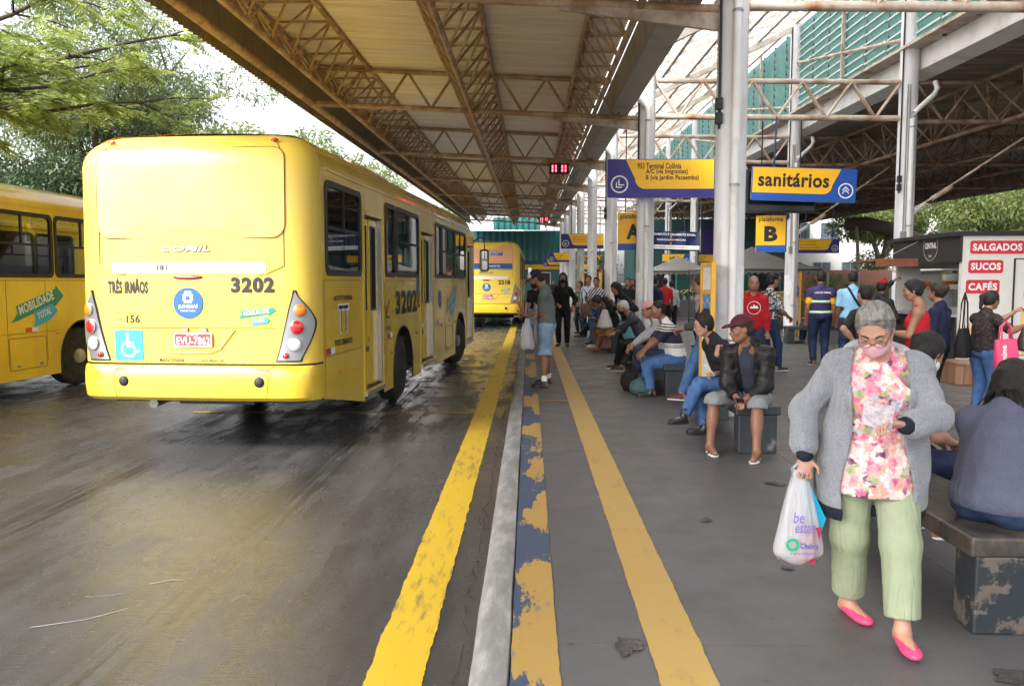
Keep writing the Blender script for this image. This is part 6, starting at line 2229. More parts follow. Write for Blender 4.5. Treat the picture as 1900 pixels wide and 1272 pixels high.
def cloth0(name, col, rough=0.8, col2=None, cover=0.5, var=0.12, vscale=30, edge=0.2, bump=0.0015, bscale=180):
    return mat(name, col, rough, var=var, vscale=vscale, col2=col2, cover=cover, edge=edge, bump=bump, bscale=bscale, spec=0.25)

def cloth(name, col, rough=0.8, wrinkle=0.0045, **kw):
    m = cloth0(name, col, rough, **kw)
    return add_wrinkles(m, wrinkle)

def add_wrinkles(m, dist, sc=9.0, stretch=(1.3, 1.3, 0.8)):
    """soft creases on top of the weave"""
    if m.get("creased"):
        return m
    m["creased"] = 1
    t = m.node_tree
    b = t.nodes['Principled BSDF']
    tc = t.nodes.new('ShaderNodeTexCoord')
    mp = t.nodes.new('ShaderNodeMapping')
    mp.inputs['Scale'].default_value = stretch
    t.links.new(tc.outputs['Object'], mp.inputs['Vector'])
    n = t.nodes.new('ShaderNodeTexNoise')
    n.inputs['Scale'].default_value = sc
    n.inputs['Detail'].default_value = 2.5
    n.inputs['Distortion'].default_value = 1.6
    t.links.new(mp.outputs[0], n.inputs['Vector'])
    r = link_math(t, 'ABSOLUTE', link_math(t, 'SUBTRACT', n.outputs[0], 0.5))
    r = link_math(t, 'POWER', link_math(t, 'MULTIPLY', r, 2.0), 0.6)
    bp = t.nodes.new('ShaderNodeBump')
    bp.inputs['Distance'].default_value = dist
    t.links.new(r, bp.inputs['Height'])
    nin = b.inputs['Normal']
    if nin.is_linked:
        t.links.new(nin.links[0].from_socket, bp.inputs['Normal'])
    t.links.new(bp.outputs[0], nin)
    return m

def stripes(name, axis, stops, scale, rough=0.8, tilt=0.0, distort=0.0):
    """cloth striped along a local axis: stops = [(pos, colour), ...] constant bands repeated every 1/scale metres"""
    m, t, b, oc = new_mat(name)
    mp = t.nodes.new('ShaderNodeMapping')
    mp.inputs['Rotation'].default_value = (0, tilt, 0)
    t.links.new(oc, mp.inputs['Vector'])
    sx = t.nodes.new('ShaderNodeSeparateXYZ')
    t.links.new(mp.outputs[0], sx.inputs[0])
    v = link_math(t, 'FRACT', link_math(t, 'MULTIPLY', sx.outputs[axis], scale))
    n = t.nodes.new('ShaderNodeValToRGB')
    n.color_ramp.interpolation = 'CONSTANT'
    e = n.color_ramp.elements
    while len(e) < len(stops):
        e.new(0.5)
    for k, (p, c) in enumerate(stops):
        e[k].position = p
        e[k].color = (*c, 1)
    t.links.new(v, n.inputs[0])
    t.links.new(n.outputs[0], b.inputs['Base Color'])
    b.inputs['Roughness'].default_value = rough
    return add_wrinkles(m, 0.005)

def skin(name, c):
    m, t, b, oc = new_mat(name)
    n1 = noise(t, oc, 9, 5)
    n2 = noise(t, oc, 70, 3)
    cl = ramp(t, n1, [(0.3, tuple(x * 0.85 for x in c)), (0.7, (c[0] * 1.1, c[1] * 1.02, c[2] * 1.0))])
    t.links.new(cl, b.inputs['Base Color'])
    b.inputs['Roughness'].default_value = 0.5
    b.inputs['Subsurface Weight'].default_value = 0.12
    b.inputs['Subsurface Radius'].default_value = (0.02, 0.008, 0.005)
    b.inputs['Subsurface Scale'].default_value = 0.3
    set_bump(t, b, n2, 0.0008)
    return m
sk_light = skin("skin_light", (0.40, 0.22, 0.155))
sk_tan = skin("skin_tan", (0.30, 0.15, 0.09))
sk_brown = skin("skin_brown", (0.23, 0.11, 0.062))
sk_dark = skin("skin_dark", (0.11, 0.052, 0.032))

def hair_mat(name, c, c2):
    m, t, b, oc = new_mat(name)
    n1 = noise(t, oc, 22, 5, 0.6, (3.0, 1.2, 1.0))
    cl = ramp(t, n1, [(0.35, c), (0.68, c2)])
    t.links.new(cl, b.inputs['Base Color'])
    b.inputs['Roughness'].default_value = 0.55
    b.inputs['Specular IOR Level'].default_value = 0.25
    set_bump(t, b, noise(t, oc, 60, 4, 0.6, (4, 1.5, 1)), 0.006)
    return m
hr_black = hair_mat("hair_black", (0.008, 0.007, 0.007), (0.022, 0.018, 0.017))
hr_brown = hair_mat("hair_dark_brown", (0.018, 0.011, 0.008), (0.045, 0.028, 0.02))
hr_grey = hair_mat("hair_grey", (0.12, 0.11, 0.10), (0.30, 0.285, 0.27))
hr_white = hair_mat("hair_white", (0.30, 0.29, 0.28), (0.52, 0.50, 0.48))
m_eye = mat("eye_dark", (0.012, 0.009, 0.008), 0.25)
m_brow = mat("brow_dark", (0.03, 0.02, 0.015), 0.8)
m_lip = mat("lips", (0.30, 0.10, 0.08), 0.45)
m_maskb = cloth("mask_black", (0.010, 0.010, 0.011), 0.75)
m_maskp = cloth("mask_pink", (0.58, 0.33, 0.38), 0.75, var=0.05)
m_maskw = cloth("mask_white", (0.62, 0.60, 0.60), 0.75)
m_jean = cloth("denim_blue", (0.035, 0.085, 0.23), 0.8, col2=(0.085, 0.17, 0.34), cover=0.45, vscale=5, edge=0.25, var=0.2)
m_jeand = cloth("denim_dark", (0.012, 0.022, 0.06), 0.8, col2=(0.03, 0.05, 0.11), cover=0.35, vscale=5, edge=0.25, var=0.2)
m_jeanl = cloth("denim_light", (0.13, 0.25, 0.40), 0.8, col2=(0.33, 0.44, 0.54), cover=0.45, vscale=4, edge=0.25, var=0.2)
m_clblack = cloth("cloth_black", (0.012, 0.012, 0.013), 0.7, var=0.25)
m_clnavy = cloth("cloth_navy", (0.012, 0.016, 0.045), 0.75, var=0.2)
m_shoeb = mat("shoe_black", (0.014, 0.014, 0.015), 0.4, var=0.2)
m_shoew = mat("shoe_white", (0.62, 0.61, 0.59), 0.5, var=0.1)
m_sole = mat("sole_white", (0.62, 0.60, 0.57), 0.6)

class T:                      # world-space target
    def __init__(s, x, y, z):
        s.v = npv(x, y, z)

def at(px, py, Y):
    """point seen at (px, py) of the 1900-wide photograph, Y metres down the platform"""
    return ((px - 982) / 1478 * Y, Y, 1.61 - (py - 522) / 1478 * Y)

def person(label, loc, rz, H=1.68, sit=False, seat=0.455, lean=0.0, hunch=0.0, head=(0, 0), hands=(None, None), feet=(None, None), fat=1.0,
           top=("tee", None, 0.5), bottom=("long", None), shoes=("shoe", None), hair=("short", None), sk=None, fem=False, mask=None, glasses=False,
           cap=None, res=0.013, twist=0.0, hd=(None, None), curl=(0.5, 0.5), group="people waiting on the platform", loose=0.0, knee=(None, None), seed=0, sway=0.0,
           hem=None, custom=None, elbow=(None, None), face=True, toe=(0, 0), headtilt=0.0, fold=None):
    g = thing("person", label, "person", (loc[0], loc[1], loc[2] if len(loc) > 2 else 0.0), rz, group)
    s = H / 1.70
    z0 = loc[2] if len(loc) > 2 else 0.0
    Ri = rot_z(-rz)
    base = npv(loc[0], loc[1], z0)
    def tl(p, default):
        if p is None:
            return npv(*default) * s
        if isinstance(p, T):
            return Ri @ (p.v - base)
        return npv(*p) * s
    h = res
    pz = (seat + 0.105 * fat ** 0.5) if sit else 0.93 * s
    P = npv(0, 0, pz)
    lw, lc = lean, lean + hunch
    def frame(l, tw=0.0):
        return rot_z(tw) @ rot_x(-l)
    Fw, Fc = frame(lw), frame(lc, twist)
    waist = P + Fw @ npv(0, 0, 0.20 * s)
    neck = waist + Fc @ npv(sway, 0, 0.31 * s)
    # shoulders
    wsh = 0.152 if fem else 0.170
    sh = [waist + Fc @ (npv(sg * wsh * (0.6 + 0.4 * fat), -0.005, 0.218) * s) for sg in (1, -1)]
    # head
    Hd = rot_z(twist * 0.5 + head[0]) @ rot_y(headtilt) @ rot_x(-head[1])
    nk = neck + (Fc @ npv(0, 0.012, 0.035) + Hd @ npv(0, 0.012, 0.03)) * s
    hc = nk + Hd @ npv(0, 0.02, 0.115) * s
    def HP(x, y, z):
        return hc + Hd @ (npv(x, y, z) * s)
    # arms
    wr, el, hdir = [], [], []
    for i, sg in enumerate((1, -1)):
        dflt = (sg * 0.24, 0.03, pz / s - 0.12) if not sit else (sg * 0.12, 0.36, pz / s + 0.10)
        t = tl(hands[i], dflt)
        pole = npv(sg * 0.6, -0.7, -0.5) if elbow[i] is None else npv(*elbow[i])
        e, w = ik(sh[i], t, 0.285 * s, 0.25 * s, pole)
        el.append(e)
        wr.append(w)
        d = unit(w - e) if hd[i] is None else unit(Ri @ npv(*hd[i]) if len(hd[i]) == 3 else npv(*hd[i][:3]))
        hdir.append(d)
    # legs
    hip, kn, an, fd = [], [], [], []
    for i, sg in enumerate((1, -1)):
        hp = P + npv(sg * 0.092 * s * fat ** 0.5, 0, -0.05 * s)
        dflt = (sg * 0.10, 0.0, 0.085) if not sit else (sg * 0.12, 0.44, 0.085)
        a = tl(feet[i], dflt)
        if feet[i] is not None and not isinstance(feet[i], T) and len(feet[i]) == 2:
            pass
        pole = npv(sg * 0.10, 1, 0.35) if knee[i] is None else npv(*knee[i])
        k_, a = ik(hp, a, 0.415 * s, 0.405 * s, pole)
        hip.append(hp)
        kn.append(k_)
        an.append(a)
        ta = sg * -0.18 + toe[i]
        fd.append(npv(sin(-ta), cos(-ta), 0))
    sm = sk or sk_tan
    slv = top[2]
    # ------------------------------------------------ body (skin), one continuous surface
    B = Vol(h)
    bo = -0.012
    B.ell(P, npv(0.155 * fat, 0.105 * fat, 0.115) * s, Fw, 0.06)
    B.ell(P + Fw @ npv(0, 0.008, 0.16 * s), npv(0.132 * fat, 0.095 * fat, 0.13) * s, Fw, 0.07)
    B.ell(waist + Fc @ npv(0, 0.0, 0.12 * s), npv(0.148 * (0.5 + 0.5 * fat), 0.10 * fat, 0.16) * s, Fc, 0.07)
    B.cone(sh[0], sh[1], 0.046 * s, k=0.06)
    for i in (0, 1):
        B.cone(neck - Fc @ npv(0, 0.01, 0.0) * s, sh[i], 0.040 * s, 0.040 * s, 0.05)
    B.cone(neck - Fc @ npv(0, 0, 0.05 * s), nk + Hd @ npv(0, 0.0, 0.05 * s), 0.055 * s * fat ** 0.3, 0.05 * s * fat ** 0.3, 0.04)
    f2 = fat ** 0.5
    for i in (0, 1):
        B.cone(sh[i], el[i], 0.046 * s * f2, 0.040 * s * f2, 0.03)
        B.cone(el[i], wr[i], 0.040 * s * f2, 0.027 * s, 0.02)
        B.cone(el[i] * 0.7 + wr[i] * 0.3, el[i] * 0.55 + wr[i] * 0.45, 0.040 * s * f2, 0.036 * s, 0.03)
        B.cone(hip[i], kn[i], 0.082 * s * f2, 0.054 * s * f2, 0.04)
        B.cone(kn[i], an[i], 0.052 * s * f2, 0.036 * s, 0.03)
        cm = kn[i] * 0.7 + an[i] * 0.3
        back = unit(np.cross(unit(an[i] - kn[i]), npv(1, 0, 0)))
        if back[1] > 0:
            back = -back
        B.cone(cm + back * 0.012 * s, kn[i] * 0.5 + an[i] * 0.5 + back * 0.008, 0.051 * s * f2, 0.042 * s, 0.04)
        # foot
        ft = an[i] + fd[i] * 0.15 * s
        ft[2] = an[i][2] - 0.052 * s
        B.cone(an[i] - npv(0, 0, 0.02 * s) - fd[i] * 0.02, ft, 0.036 * s, 0.026 * s, 0.03)
        B.ell(an[i] - npv(0, 0, 0.045 * s) - fd[i] * 0.035, 0.034 * s, None, 0.02)
        # hand: palm, four fingers, thumb
        d = hdir[i]
        sg = 1 if i == 0 else -1
        side = unit(np.cross(d, npv(0, 0.3, -1.0) if abs(d[2]) < 0.8 else npv(0, 1, 0)))
        if side @ npv(sg, 0, 0) > 0:
            side = -side                         # thumb side points to the body midline
        pn = unit(np.cross(d, side)) * (1 if i == 0 else -1)
        if pn[2] > 0.3:
            pn = -pn
        Mh = np.stack([side, d, pn], 1)
        pc = wr[i] + d * 0.055 * s
        B.ell(pc, npv(0.042, 0.055, 0.018) * s, Mh, 0.02)
        fr = max(0.0078, h * 0.62) * s if h < 0.016 else 0.011
        c = curl[i]
        for j, (o, ln) in enumerate(((0.030, 0.070), (0.010, 0.080), (-0.011, 0.074), (-0.030, 0.060))):
            p0 = wr[i] + (d * 0.095 + side * o) * s
            a1 = 0.35 + c * 0.9
            d1 = unit(d * cos(a1) + pn * sin(a1))
            p1 = p0 + d1 * ln * 0.55 * s
            a2 = a1 + 0.3 + c * 1.1
            d2 = unit(d * cos(a2) + pn * sin(a2))
            p2 = p1 + d2 * ln * 0.5 * s
            B.cone(p0, p1, fr * 1.08, fr, 0.006)
            B.cone(p1, p2, fr, fr * 0.85, 0.004)
        t0 = wr[i] + (d * 0.03 + side * 0.035) * s
        t1 = t0 + unit(side * 0.7 + d * 0.7 + pn * 0.35 * c) * 0.042 * s
        t2 = t1 + unit(side * 0.1 + d * 0.9 + pn * (0.3 + 0.5 * c)) * 0.034 * s
        B.cone(t0, t1, fr * 1.35, fr * 1.1, 0.01)
        B.cone(t1, t2, fr * 1.1, fr * 0.9, 0.004)
    # head
    B.ell(HP(0, -0.012, 0.032), npv(0.074, 0.094, 0.088) * s, Hd, 0.02)
    B.ell(HP(0, 0.032, -0.028), npv(0.062, 0.062, 0.082) * s, Hd, 0.04)
    B.ell(HP(0, 0.050, -0.088), npv(0.036, 0.032, 0.026) * s, Hd, 0.03)
    for sg in (1, -1):
        B.cone(HP(sg * 0.056, 0.0, -0.055), HP(sg * 0.028, 0.055, -0.092), 0.016 * s, 0.016 * s, 0.03)
        B.ell(HP(sg * 0.040, 0.068, -0.032), npv(0.022, 0.018, 0.022) * s, Hd, 0.02)
        B.ell(HP(sg * 0.031, 0.099, 0.002), npv(0.017, 0.014, 0.012) * s, Hd, 0.012, 's')
        B.cone(HP(sg * 0.012, 0.090, 0.020), HP(sg * 0.046, 0.076, 0.022), 0.010 * s, 0.009 * s, 0.012)
        B.ell(HP(sg * 0.078, -0.006, -0.008), npv(0.011, 0.020, 0.032) * s, Hd, 0.008)
        if h < 0.012:
            B.ell(HP(sg * 0.031, 0.086, 0.002), 0.0135 * s, None, 0.003)
    B.cone(HP(0, 0.090, 0.006), HP(0, 0.109, -0.034), 0.008 * s, 0.0135 * s, 0.012)
    for sg in (1, -1):
        B.ell(HP(sg * 0.013, 0.099, -0.037), 0.010 * s, None, 0.008)
    B.ell(HP(0, 0.088, -0.063), npv(0.024, 0.012, 0.012) * s, Hd, 0.012)
    body = B.build("body", sm, g)
    if face and mask is None:
        MB().ball((0, 0, 0), tuple(npv(0.024, 0.009, 0.0065) * s), 10, 6).obj("lips", m_lip, g, tuple(HP(0, 0.0935, -0.064)), Matrix(Hd.tolist()).to_euler(), smooth='all')
    if face:
        e_ = Matrix(Hd.tolist()).to_euler()
        for sg in (1, -1):
            eb, bb = MB(), MB()
            eb.ball((sg * 0.031 * s, 0.0925 * s, 0.001 * s), tuple(npv(0.0105, 0.0065, 0.0045) * s), 8, 5)
            bb.path([(sg * 0.014 * s, 0.0985 * s, 0.021 * s), (sg * 0.031 * s, 0.094 * s, 0.027 * s), (sg * 0.050 * s, 0.080 * s, 0.021 * s)], [0.004 * s, 0.0048 * s, 0.0025 * s], n=6)
            eb.obj("eye", m_eye, g, tuple(hc), e_, smooth='all')
            bb.obj("eyebrow", m_brow, g, tuple(hc), e_, smooth='all')
    # ------------------------------------------------ top
    kind, tm, slv = top[0], top[1], top[2]
    o = (0.014 + loose) * s
    Tp = Vol(h)
    if kind != "none":
        k = 0.075
        hz = -0.06 if not sit else -0.02
        Tp.ell(P + Fw @ npv(0, 0, 0.0), npv(0.155 * fat * s + o * 1.2, 0.105 * fat * s + o * 1.2, 0.14 * s), Fw, k)
        Tp.ell(P + Fw @ npv(0, 0.012, 0.15 * s), npv(0.136 * fat * s + o * 1.3, 0.098 * fat * s + o * 1.3, 0.14 * s), Fw, k)
        Tp.ell(waist + Fc @ npv(0, 0.0, 0.11 * s), npv(0.150 * (0.5 + 0.5 * fat) * s + o, 0.10 * fat * s + o, 0.165 * s + o * 0.5), Fc, k)
        if fem:
            for sg in (1, -1):
                Tp.ell(waist + Fc @ (npv(sg * 0.07 * fat, 0.075 * fat, 0.10) * s), npv(0.062, 0.055, 0.06) * s * fat, Fc, 0.05)
        if kind != "tank":
            Tp.cone(sh[0], sh[1], 0.044 * s + o, k=0.05)
            for i in (0, 1):
                Tp.cone(neck - Fc @ npv(0, 0.012, 0.012) * s, sh[i], 0.036 * s + o, 0.038 * s + o, 0.05)
            Tp.cone(neck - Fc @ npv(0, 0, 0.03 * s), neck + Fc @ npv(0, -0.006, 0.012 * s), 0.058 * s + o * 0.6, 0.054 * s + o * 0.5, 0.05)
            Tp.ell(neck + Fc @ npv(0, 0.075 * s, 0.02 * s), npv(0.05, 0.07, 0.05) * s, Fc, 0.02, 's')
        for i in (0, 1):
            if slv <= 0:
                if kind == "tank":
                    Tp.cone(neck + Fc @ (npv((1 if i == 0 else -1) * 0.10, 0.02, -0.02) * s), waist + Fc @ (npv((1 if i == 0 else -1) * 0.10, 0.06, 0.10) * s), 0.012 * s, k=0.02)
                    Tp.cone(neck + Fc @ (npv((1 if i == 0 else -1) * 0.10, 0.02, -0.02) * s), waist + Fc @ (npv((1 if i == 0 else -1) * 0.09, -0.08, 0.10) * s), 0.012 * s, k=0.02)
                continue
            f1 = min(1.0, slv * 2)
            e1 = sh[i] + (el[i] - sh[i]) * f1
            Tp.cone(sh[i], e1, 0.046 * s * f2 + o, 0.046 * s * f2 + o * 1.25, 0.035)
            if slv > 0.5:
                e2 = el[i] + (wr[i] - el[i]) * (slv - 0.5) * 2 * 0.97
                Tp.cone(el[i], e2, 0.044 * s * f2 + o * 1.1, (0.040 - 0.009 * (slv - 0.5) * 2) * s + o * 0.8, 0.03)
                dcut = unit(wr[i] - el[i])
                def cutf(X, Y, Z, e2=e2, dcut=dcut):
                    q = (X - e2[0]) * dcut[0] + (Y - e2[1]) * dcut[1] + (Z - e2[2]) * dcut[2]
                    rr = np.sqrt((X - e2[0]) ** 2 + (Y - e2[1]) ** 2 + (Z - e2[2]) ** 2)
                    return np.where(rr < 0.10, q, -1.0)
                Tp.fun(cutf, 'i')
            else:
                dcut = unit(el[i] - sh[i])
                e1c = e1 - dcut * 0.0
                def cutf(X, Y, Z, e2=e1c, dcut=dcut):
                    q = (X - e2[0]) * dcut[0] + (Y - e2[1]) * dcut[1] + (Z - e2[2]) * dcut[2]
                    rr = np.sqrt((X - e2[0]) ** 2 + (Y - e2[1]) ** 2 + (Z - e2[2]) ** 2)
                    return np.where(rr < 0.11, q, -1.0)
                Tp.fun(cutf, 'i')
        hm = (hem if hem is not None else (-0.09 if not sit else -0.05)) * s
        up = Fw @ npv(0, 0, 1)
        hp_ = P + up * hm
        Tp.fun(lambda X, Y, Z: -((X - hp_[0]) * up[0] + (Y - hp_[1]) * up[1] + (Z - hp_[2]) * up[2]), 'i')
        if custom:
            custom('top', Tp, dict(P=P, Fw=Fw, Fc=Fc, waist=waist, neck=neck, s=s, sh=sh, el=el, wr=wr, o=o))
        Tp.build("jacket" if kind == "jacket" else "shirt", tm, g, fold=(0.004 if fold is None else fold) * s, seed=seed)
    # ------------------------------------------------ bottom
    bk, bm = bottom[0], bottom[1]
    if bk != "none":
        Bo = Vol(h)
        ob = (0.014 + (0.012 if bk in ("shorts", "capri") else 0.004)) * s
        Bo.ell(P + npv(0, 0, -0.02 * s), npv(0.155 * fat * s + ob * 0.6, 0.108 * fat * s + ob * 0.6, 0.115 * s), Fw, 0.05)
        ends = []
        for i in (0, 1):
            Bo.cone(hip[i], kn[i], 0.086 * s * f2 + ob * 0.7, 0.058 * s * f2 + ob, 0.03)
            if bk in ("long", "capri"):
                fr_ = 0.97 if bk == "long" else 0.86
                e2 = kn[i] + (an[i] - kn[i]) * fr_
                Bo.cone(kn[i], e2, 0.058 * s * f2 + ob, (0.048 if bk == "long" else 0.066) * s + ob * 0.7, 0.03)
                ends.append((e2, unit(an[i] - kn[i])))
            else:
                fr_ = bottom[2] if len(bottom) > 2 else 0.95
                if fr_ > 1:
                    e2 = kn[i] + (an[i] - kn[i]) * (fr_ - 1)
                    Bo.cone(kn[i], e2, 0.062 * s * f2 + ob, 0.062 * s * f2 + ob, 0.03)
                    ends.append((e2, unit(an[i] - kn[i])))
                else:
                    ends.append((hip[i] + (kn[i] - hip[i]) * fr_, unit(kn[i] - hip[i])))
        for e2, dc in ends:
            def cutf(X, Y, Z, e2=e2, dc=dc):
                q = (X - e2[0]) * dc[0] + (Y - e2[1]) * dc[1] + (Z - e2[2]) * dc[2]
                rr = np.sqrt((X - e2[0]) ** 2 + (Y - e2[1]) ** 2 + (Z - e2[2]) ** 2)
                return np.where(rr < 0.15, q, -1.0)
            Bo.fun(cutf, 'i')
        wp = P + npv(0, 0, 0.10 * s)
        Bo.fun(lambda X, Y, Z: Z - wp[2], 'i')
        Bo.build("shorts" if bk == "shorts" else "trousers", bm, g, fold=(0.0045 if fold is None else fold) * s, seed=seed + 3)
    # ------------------------------------------------ shoes
    for i in (0, 1):
        a, d = an[i], fd[i]
        gz = a[2] - 0.085 * s
        sd_ = npv(d[1], -d[0], 0)
        M3 = np.stack([sd_, d, npv(0, 0, 1)], 1)
        hs_ = min(h, 0.011)
        if shoes[0] in ("shoe", "boot", "flat"):
            S = Vol(hs_)
            low = shoes[0] == "flat"
            S.ell(a + d * 0.115 * s + npv(0, 0, gz - a[2] + 0.032 * s), npv(0.046, 0.085, 0.036 if not low else 0.028) * s, M3, 0.03)
            S.ell(a + d * 0.02 * s + npv(0, 0, gz - a[2] + 0.040 * s), npv(0.040, 0.075, 0.046 if not low else 0.034) * s, M3, 0.03)
            if not low:
                tz = 0.10 if shoes[0] == "shoe" else 0.17
                S.cone(a + npv(0, 0, gz - a[2] + 0.05 * s), a + npv(0, 0, gz - a[2] + tz * s) - d * 0.005, 0.042 * s, 0.043 * s, 0.03)
                S.fun(lambda X, Y, Z, q=gz + tz * s: Z - q, 'i')
            else:
                S.ell(a + d * 0.035 * s + npv(0, 0, gz - a[2] + 0.075 * s), npv(0.034, 0.062, 0.040) * s, M3, 0.006, 's')
            S.fun(lambda X, Y, Z, q=gz + 0.004: q - Z, 'i')
            so = S.build("shoe", shoes[1], g)
            if len(shoes) > 2 and shoes[2] is not None:
                S2 = Vol(hs_)
                S2.ell(a + d * 0.115 * s + npv(0, 0, gz - a[2] + 0.012 * s), npv(0.049, 0.090, 0.030) * s, M3, 0.02)
                S2.ell(a + d * 0.01 * s + npv(0, 0, gz - a[2] + 0.012 * s), npv(0.043, 0.072, 0.030) * s, M3, 0.03)
                S2.fun(lambda X, Y, Z, q=gz + 0.024 * s: Z - q, 'i')
                S2.fun(lambda X, Y, Z, q=gz + 0.001: q - Z, 'i')
                S2.build("sole", shoes[2], g)
            if len(shoes) > 3 and shoes[3] is not None:
                MB().tube(tuple(a + npv(0, 0, 0.01)), tuple(a + (kn[i] - a) * 0.22), 0.044 * s, 0.046 * s, n=12).obj("sock", shoes[3], g, smooth=True)
        elif shoes[0] == "flipflop":
            S2 = Vol(0.007)
            S2.ell(a + d * 0.10 * s + npv(0, 0, gz - a[2] + 0.012 * s), npv(0.047, 0.085, 0.030) * s, M3, 0.03)
            S2.ell(a - d * 0.005 * s + npv(0, 0, gz - a[2] + 0.012 * s), npv(0.036, 0.065, 0.030) * s, M3, 0.03)
            S2.fun(lambda X, Y, Z, q=gz + 0.016 * s: Z - q, 'i')
            S2.fun(lambda X, Y, Z, q=gz + 0.001: q - Z, 'i')
            S2.build("sandal_sole", shoes[1], g)
            c0 = a + d * 0.145 * s
            c0[2] = gz + 0.042 * s
            mb = MB()
            for sg in (1, -1):
                e_ = a + d * 0.05 * s + sd_ * sg * 0.044 * s
                e_[2] = gz + 0.012
                m_ = (c0 + e_) / 2 + npv(0, 0, 0.022)
                mb.path([tuple(c0), tuple(m_), tuple(e_)], 0.006, n=6)
            mb.obj("sandal_strap", shoes[2] if len(shoes) > 2 else m_shoeb, g)
    # ------------------------------------------------ hair
    st, hm_ = hair[0], hair[1]
    if st != "none":
        Hr = Vol(min(h, 0.012))
        th = {"short": 0.010, "crop": 0.005, "bald": 0.003, "low": 0.010}.get(st, 0.014)
        Hr.ell(HP(0, -0.016, 0.036), npv(0.076 + th, 0.094 + th, 0.086 + th) * s, Hd, 0.02)
        if st in ("short", "crop", "bald"):
            Hr.ell(HP(0, -0.05, -0.02), npv(0.068 + th, 0.050 + th, 0.07) * s, Hd, 0.03)
        else:
            Hr.ell(HP(0, -0.035, -0.01), npv(0.080 + th * 0.4, 0.072 + th, 0.09) * s, Hd, 0.03)
        fz = 0.0 if st != "bald" else 0.04
        Hr.ell(HP(0, 0.105, -0.040 + fz), npv(0.088, 0.080, 0.132) * s, Hd, 0.012, 's')
        upv = Hd @ npv(0, 0, 1)
        if st in ("short", "crop", "bald"):
            c0 = HP(0, 0, -0.07)
            Hr.fun(lambda X, Y, Z: -((X - c0[0]) * upv[0] + (Y - c0[1]) * upv[1] + (Z - c0[2]) * upv[2]), 'i')
            for sg in (1, -1):
                Hr.ell(HP(sg * 0.085, 0.012, -0.035), npv(0.02, 0.035, 0.05) * s, Hd, 0.01, 's')
        if st == "bun":
            Hr.ell(HP(0, -0.06, 0.135), npv(0.044, 0.042, 0.038) * s, Hd, 0.02)
        if st == "backbun":
            Hr.ell(HP(0, -0.115, 0.03), npv(0.046, 0.042, 0.046) * s, Hd, 0.025)
        if st == "ponytail":
            Hr.cone(HP(0, -0.10, 0.05), HP(0, -0.15, 0.02), 0.03 * s, 0.04 * s, 0.03)
            Hr.cone(HP(0, -0.15, 0.02), HP(0, -0.15, -0.14), 0.038 * s, 0.022 * s, 0.02)
        if st == "low":
            Hr.cone(HP(0, -0.09, -0.02), HP(-0.03, -0.10, -0.13), 0.045 * s, 0.03 * s, 0.03)
        if st == "long":
            L_ = hair[2] if len(hair) > 2 else 0.30
            for sg in (1, -1):
                Hr.cone(HP(sg * 0.070, -0.01, 0.02), HP(sg * 0.085, 0.0, -0.12), 0.030 * s, 0.034 * s, 0.03)
                e_ = HP(sg * 0.085, 0.0, -0.12)
                f_ = e_ + npv(sg * 0.015, 0.0, -L_ * 0.8) * s + Fc @ npv(0, -0.03, 0)
                Hr.cone(e_, f_, 0.034 * s, 0.022 * s, 0.03)
            b0 = HP(0, -0.085, -0.02)
            b1 = b0 + (npv(0, -0.05, -L_) + 0) * s
            Hr.cone(b0, b1, 0.075 * s, 0.06 * s, 0.04)
            Hr.cone(b0 + npv(0.05, 0, -0.05) * s, b1 + npv(0.06, 0.01, 0.02) * s, 0.05 * s, 0.035 * s, 0.04)
            Hr.cone(b0 + npv(-0.05, 0, -0.05) * s, b1 + npv(-0.06, 0.01, 0.02) * s, 0.05 * s, 0.035 * s, 0.04)
        Hr.build("hair", hm_, g, fold=0.003 if st not in ("crop", "bald") else 0.0, ff=60, seed=seed + 7)
    # ------------------------------------------------ mask, glasses, cap
    e_ = Matrix(Hd.tolist()).to_euler()
    if mask is not None:
        Mk_ = Vol(min(h, 0.009))
        mo = mask[1] if isinstance(mask, tuple) else 0.0
        mm_ = mask[0] if isinstance(mask, tuple) else mask
        Mk_.ell(HP(0, 0.040, -0.062 - mo), npv(0.068, 0.070, 0.066) * s, Hd, 0.02)
        Mk_.cone(HP(0, 0.104, -0.03 - mo), HP(0, 0.100, -0.075 - mo), 0.016 * s, 0.018 * s, 0.03)
        u_, f_ = Hd @ npv(0, 0, 1), Hd @ npv(0, 1, 0)
        a1, a2, a3 = HP(0, 0, -0.020 - mo), HP(0, 0, -0.118 - mo), HP(0, 0.030, 0)
        def pl(c0, nv, sg):
            return lambda X, Y, Z: sg * ((X - c0[0]) * nv[0] + (Y - c0[1]) * nv[1] + (Z - c0[2]) * nv[2])
        Mk_.fun(pl(a1, unit(u_ - f_ * 0.12), 1), 'i')
        Mk_.fun(pl(a2, u_, -1), 'i')
        Mk_.fun(pl(a3, f_, -1), 'i')
        Mk_.build("mask", mm_, g)
        for sg in (1, -1):
            lp = MB()
            lp.path([(sg * 0.064 * s, 0.035 * s, (-0.03 - mo) * s), (sg * 0.080 * s, 0.0, 0.012 * s), (sg * 0.084 * s, -0.018 * s, 0.0), (sg * 0.066 * s, 0.03 * s, (-0.10 - mo) * s)], 0.0022, n=5)
            lp.obj("mask_loop", mm_, g, tuple(hc), e_)
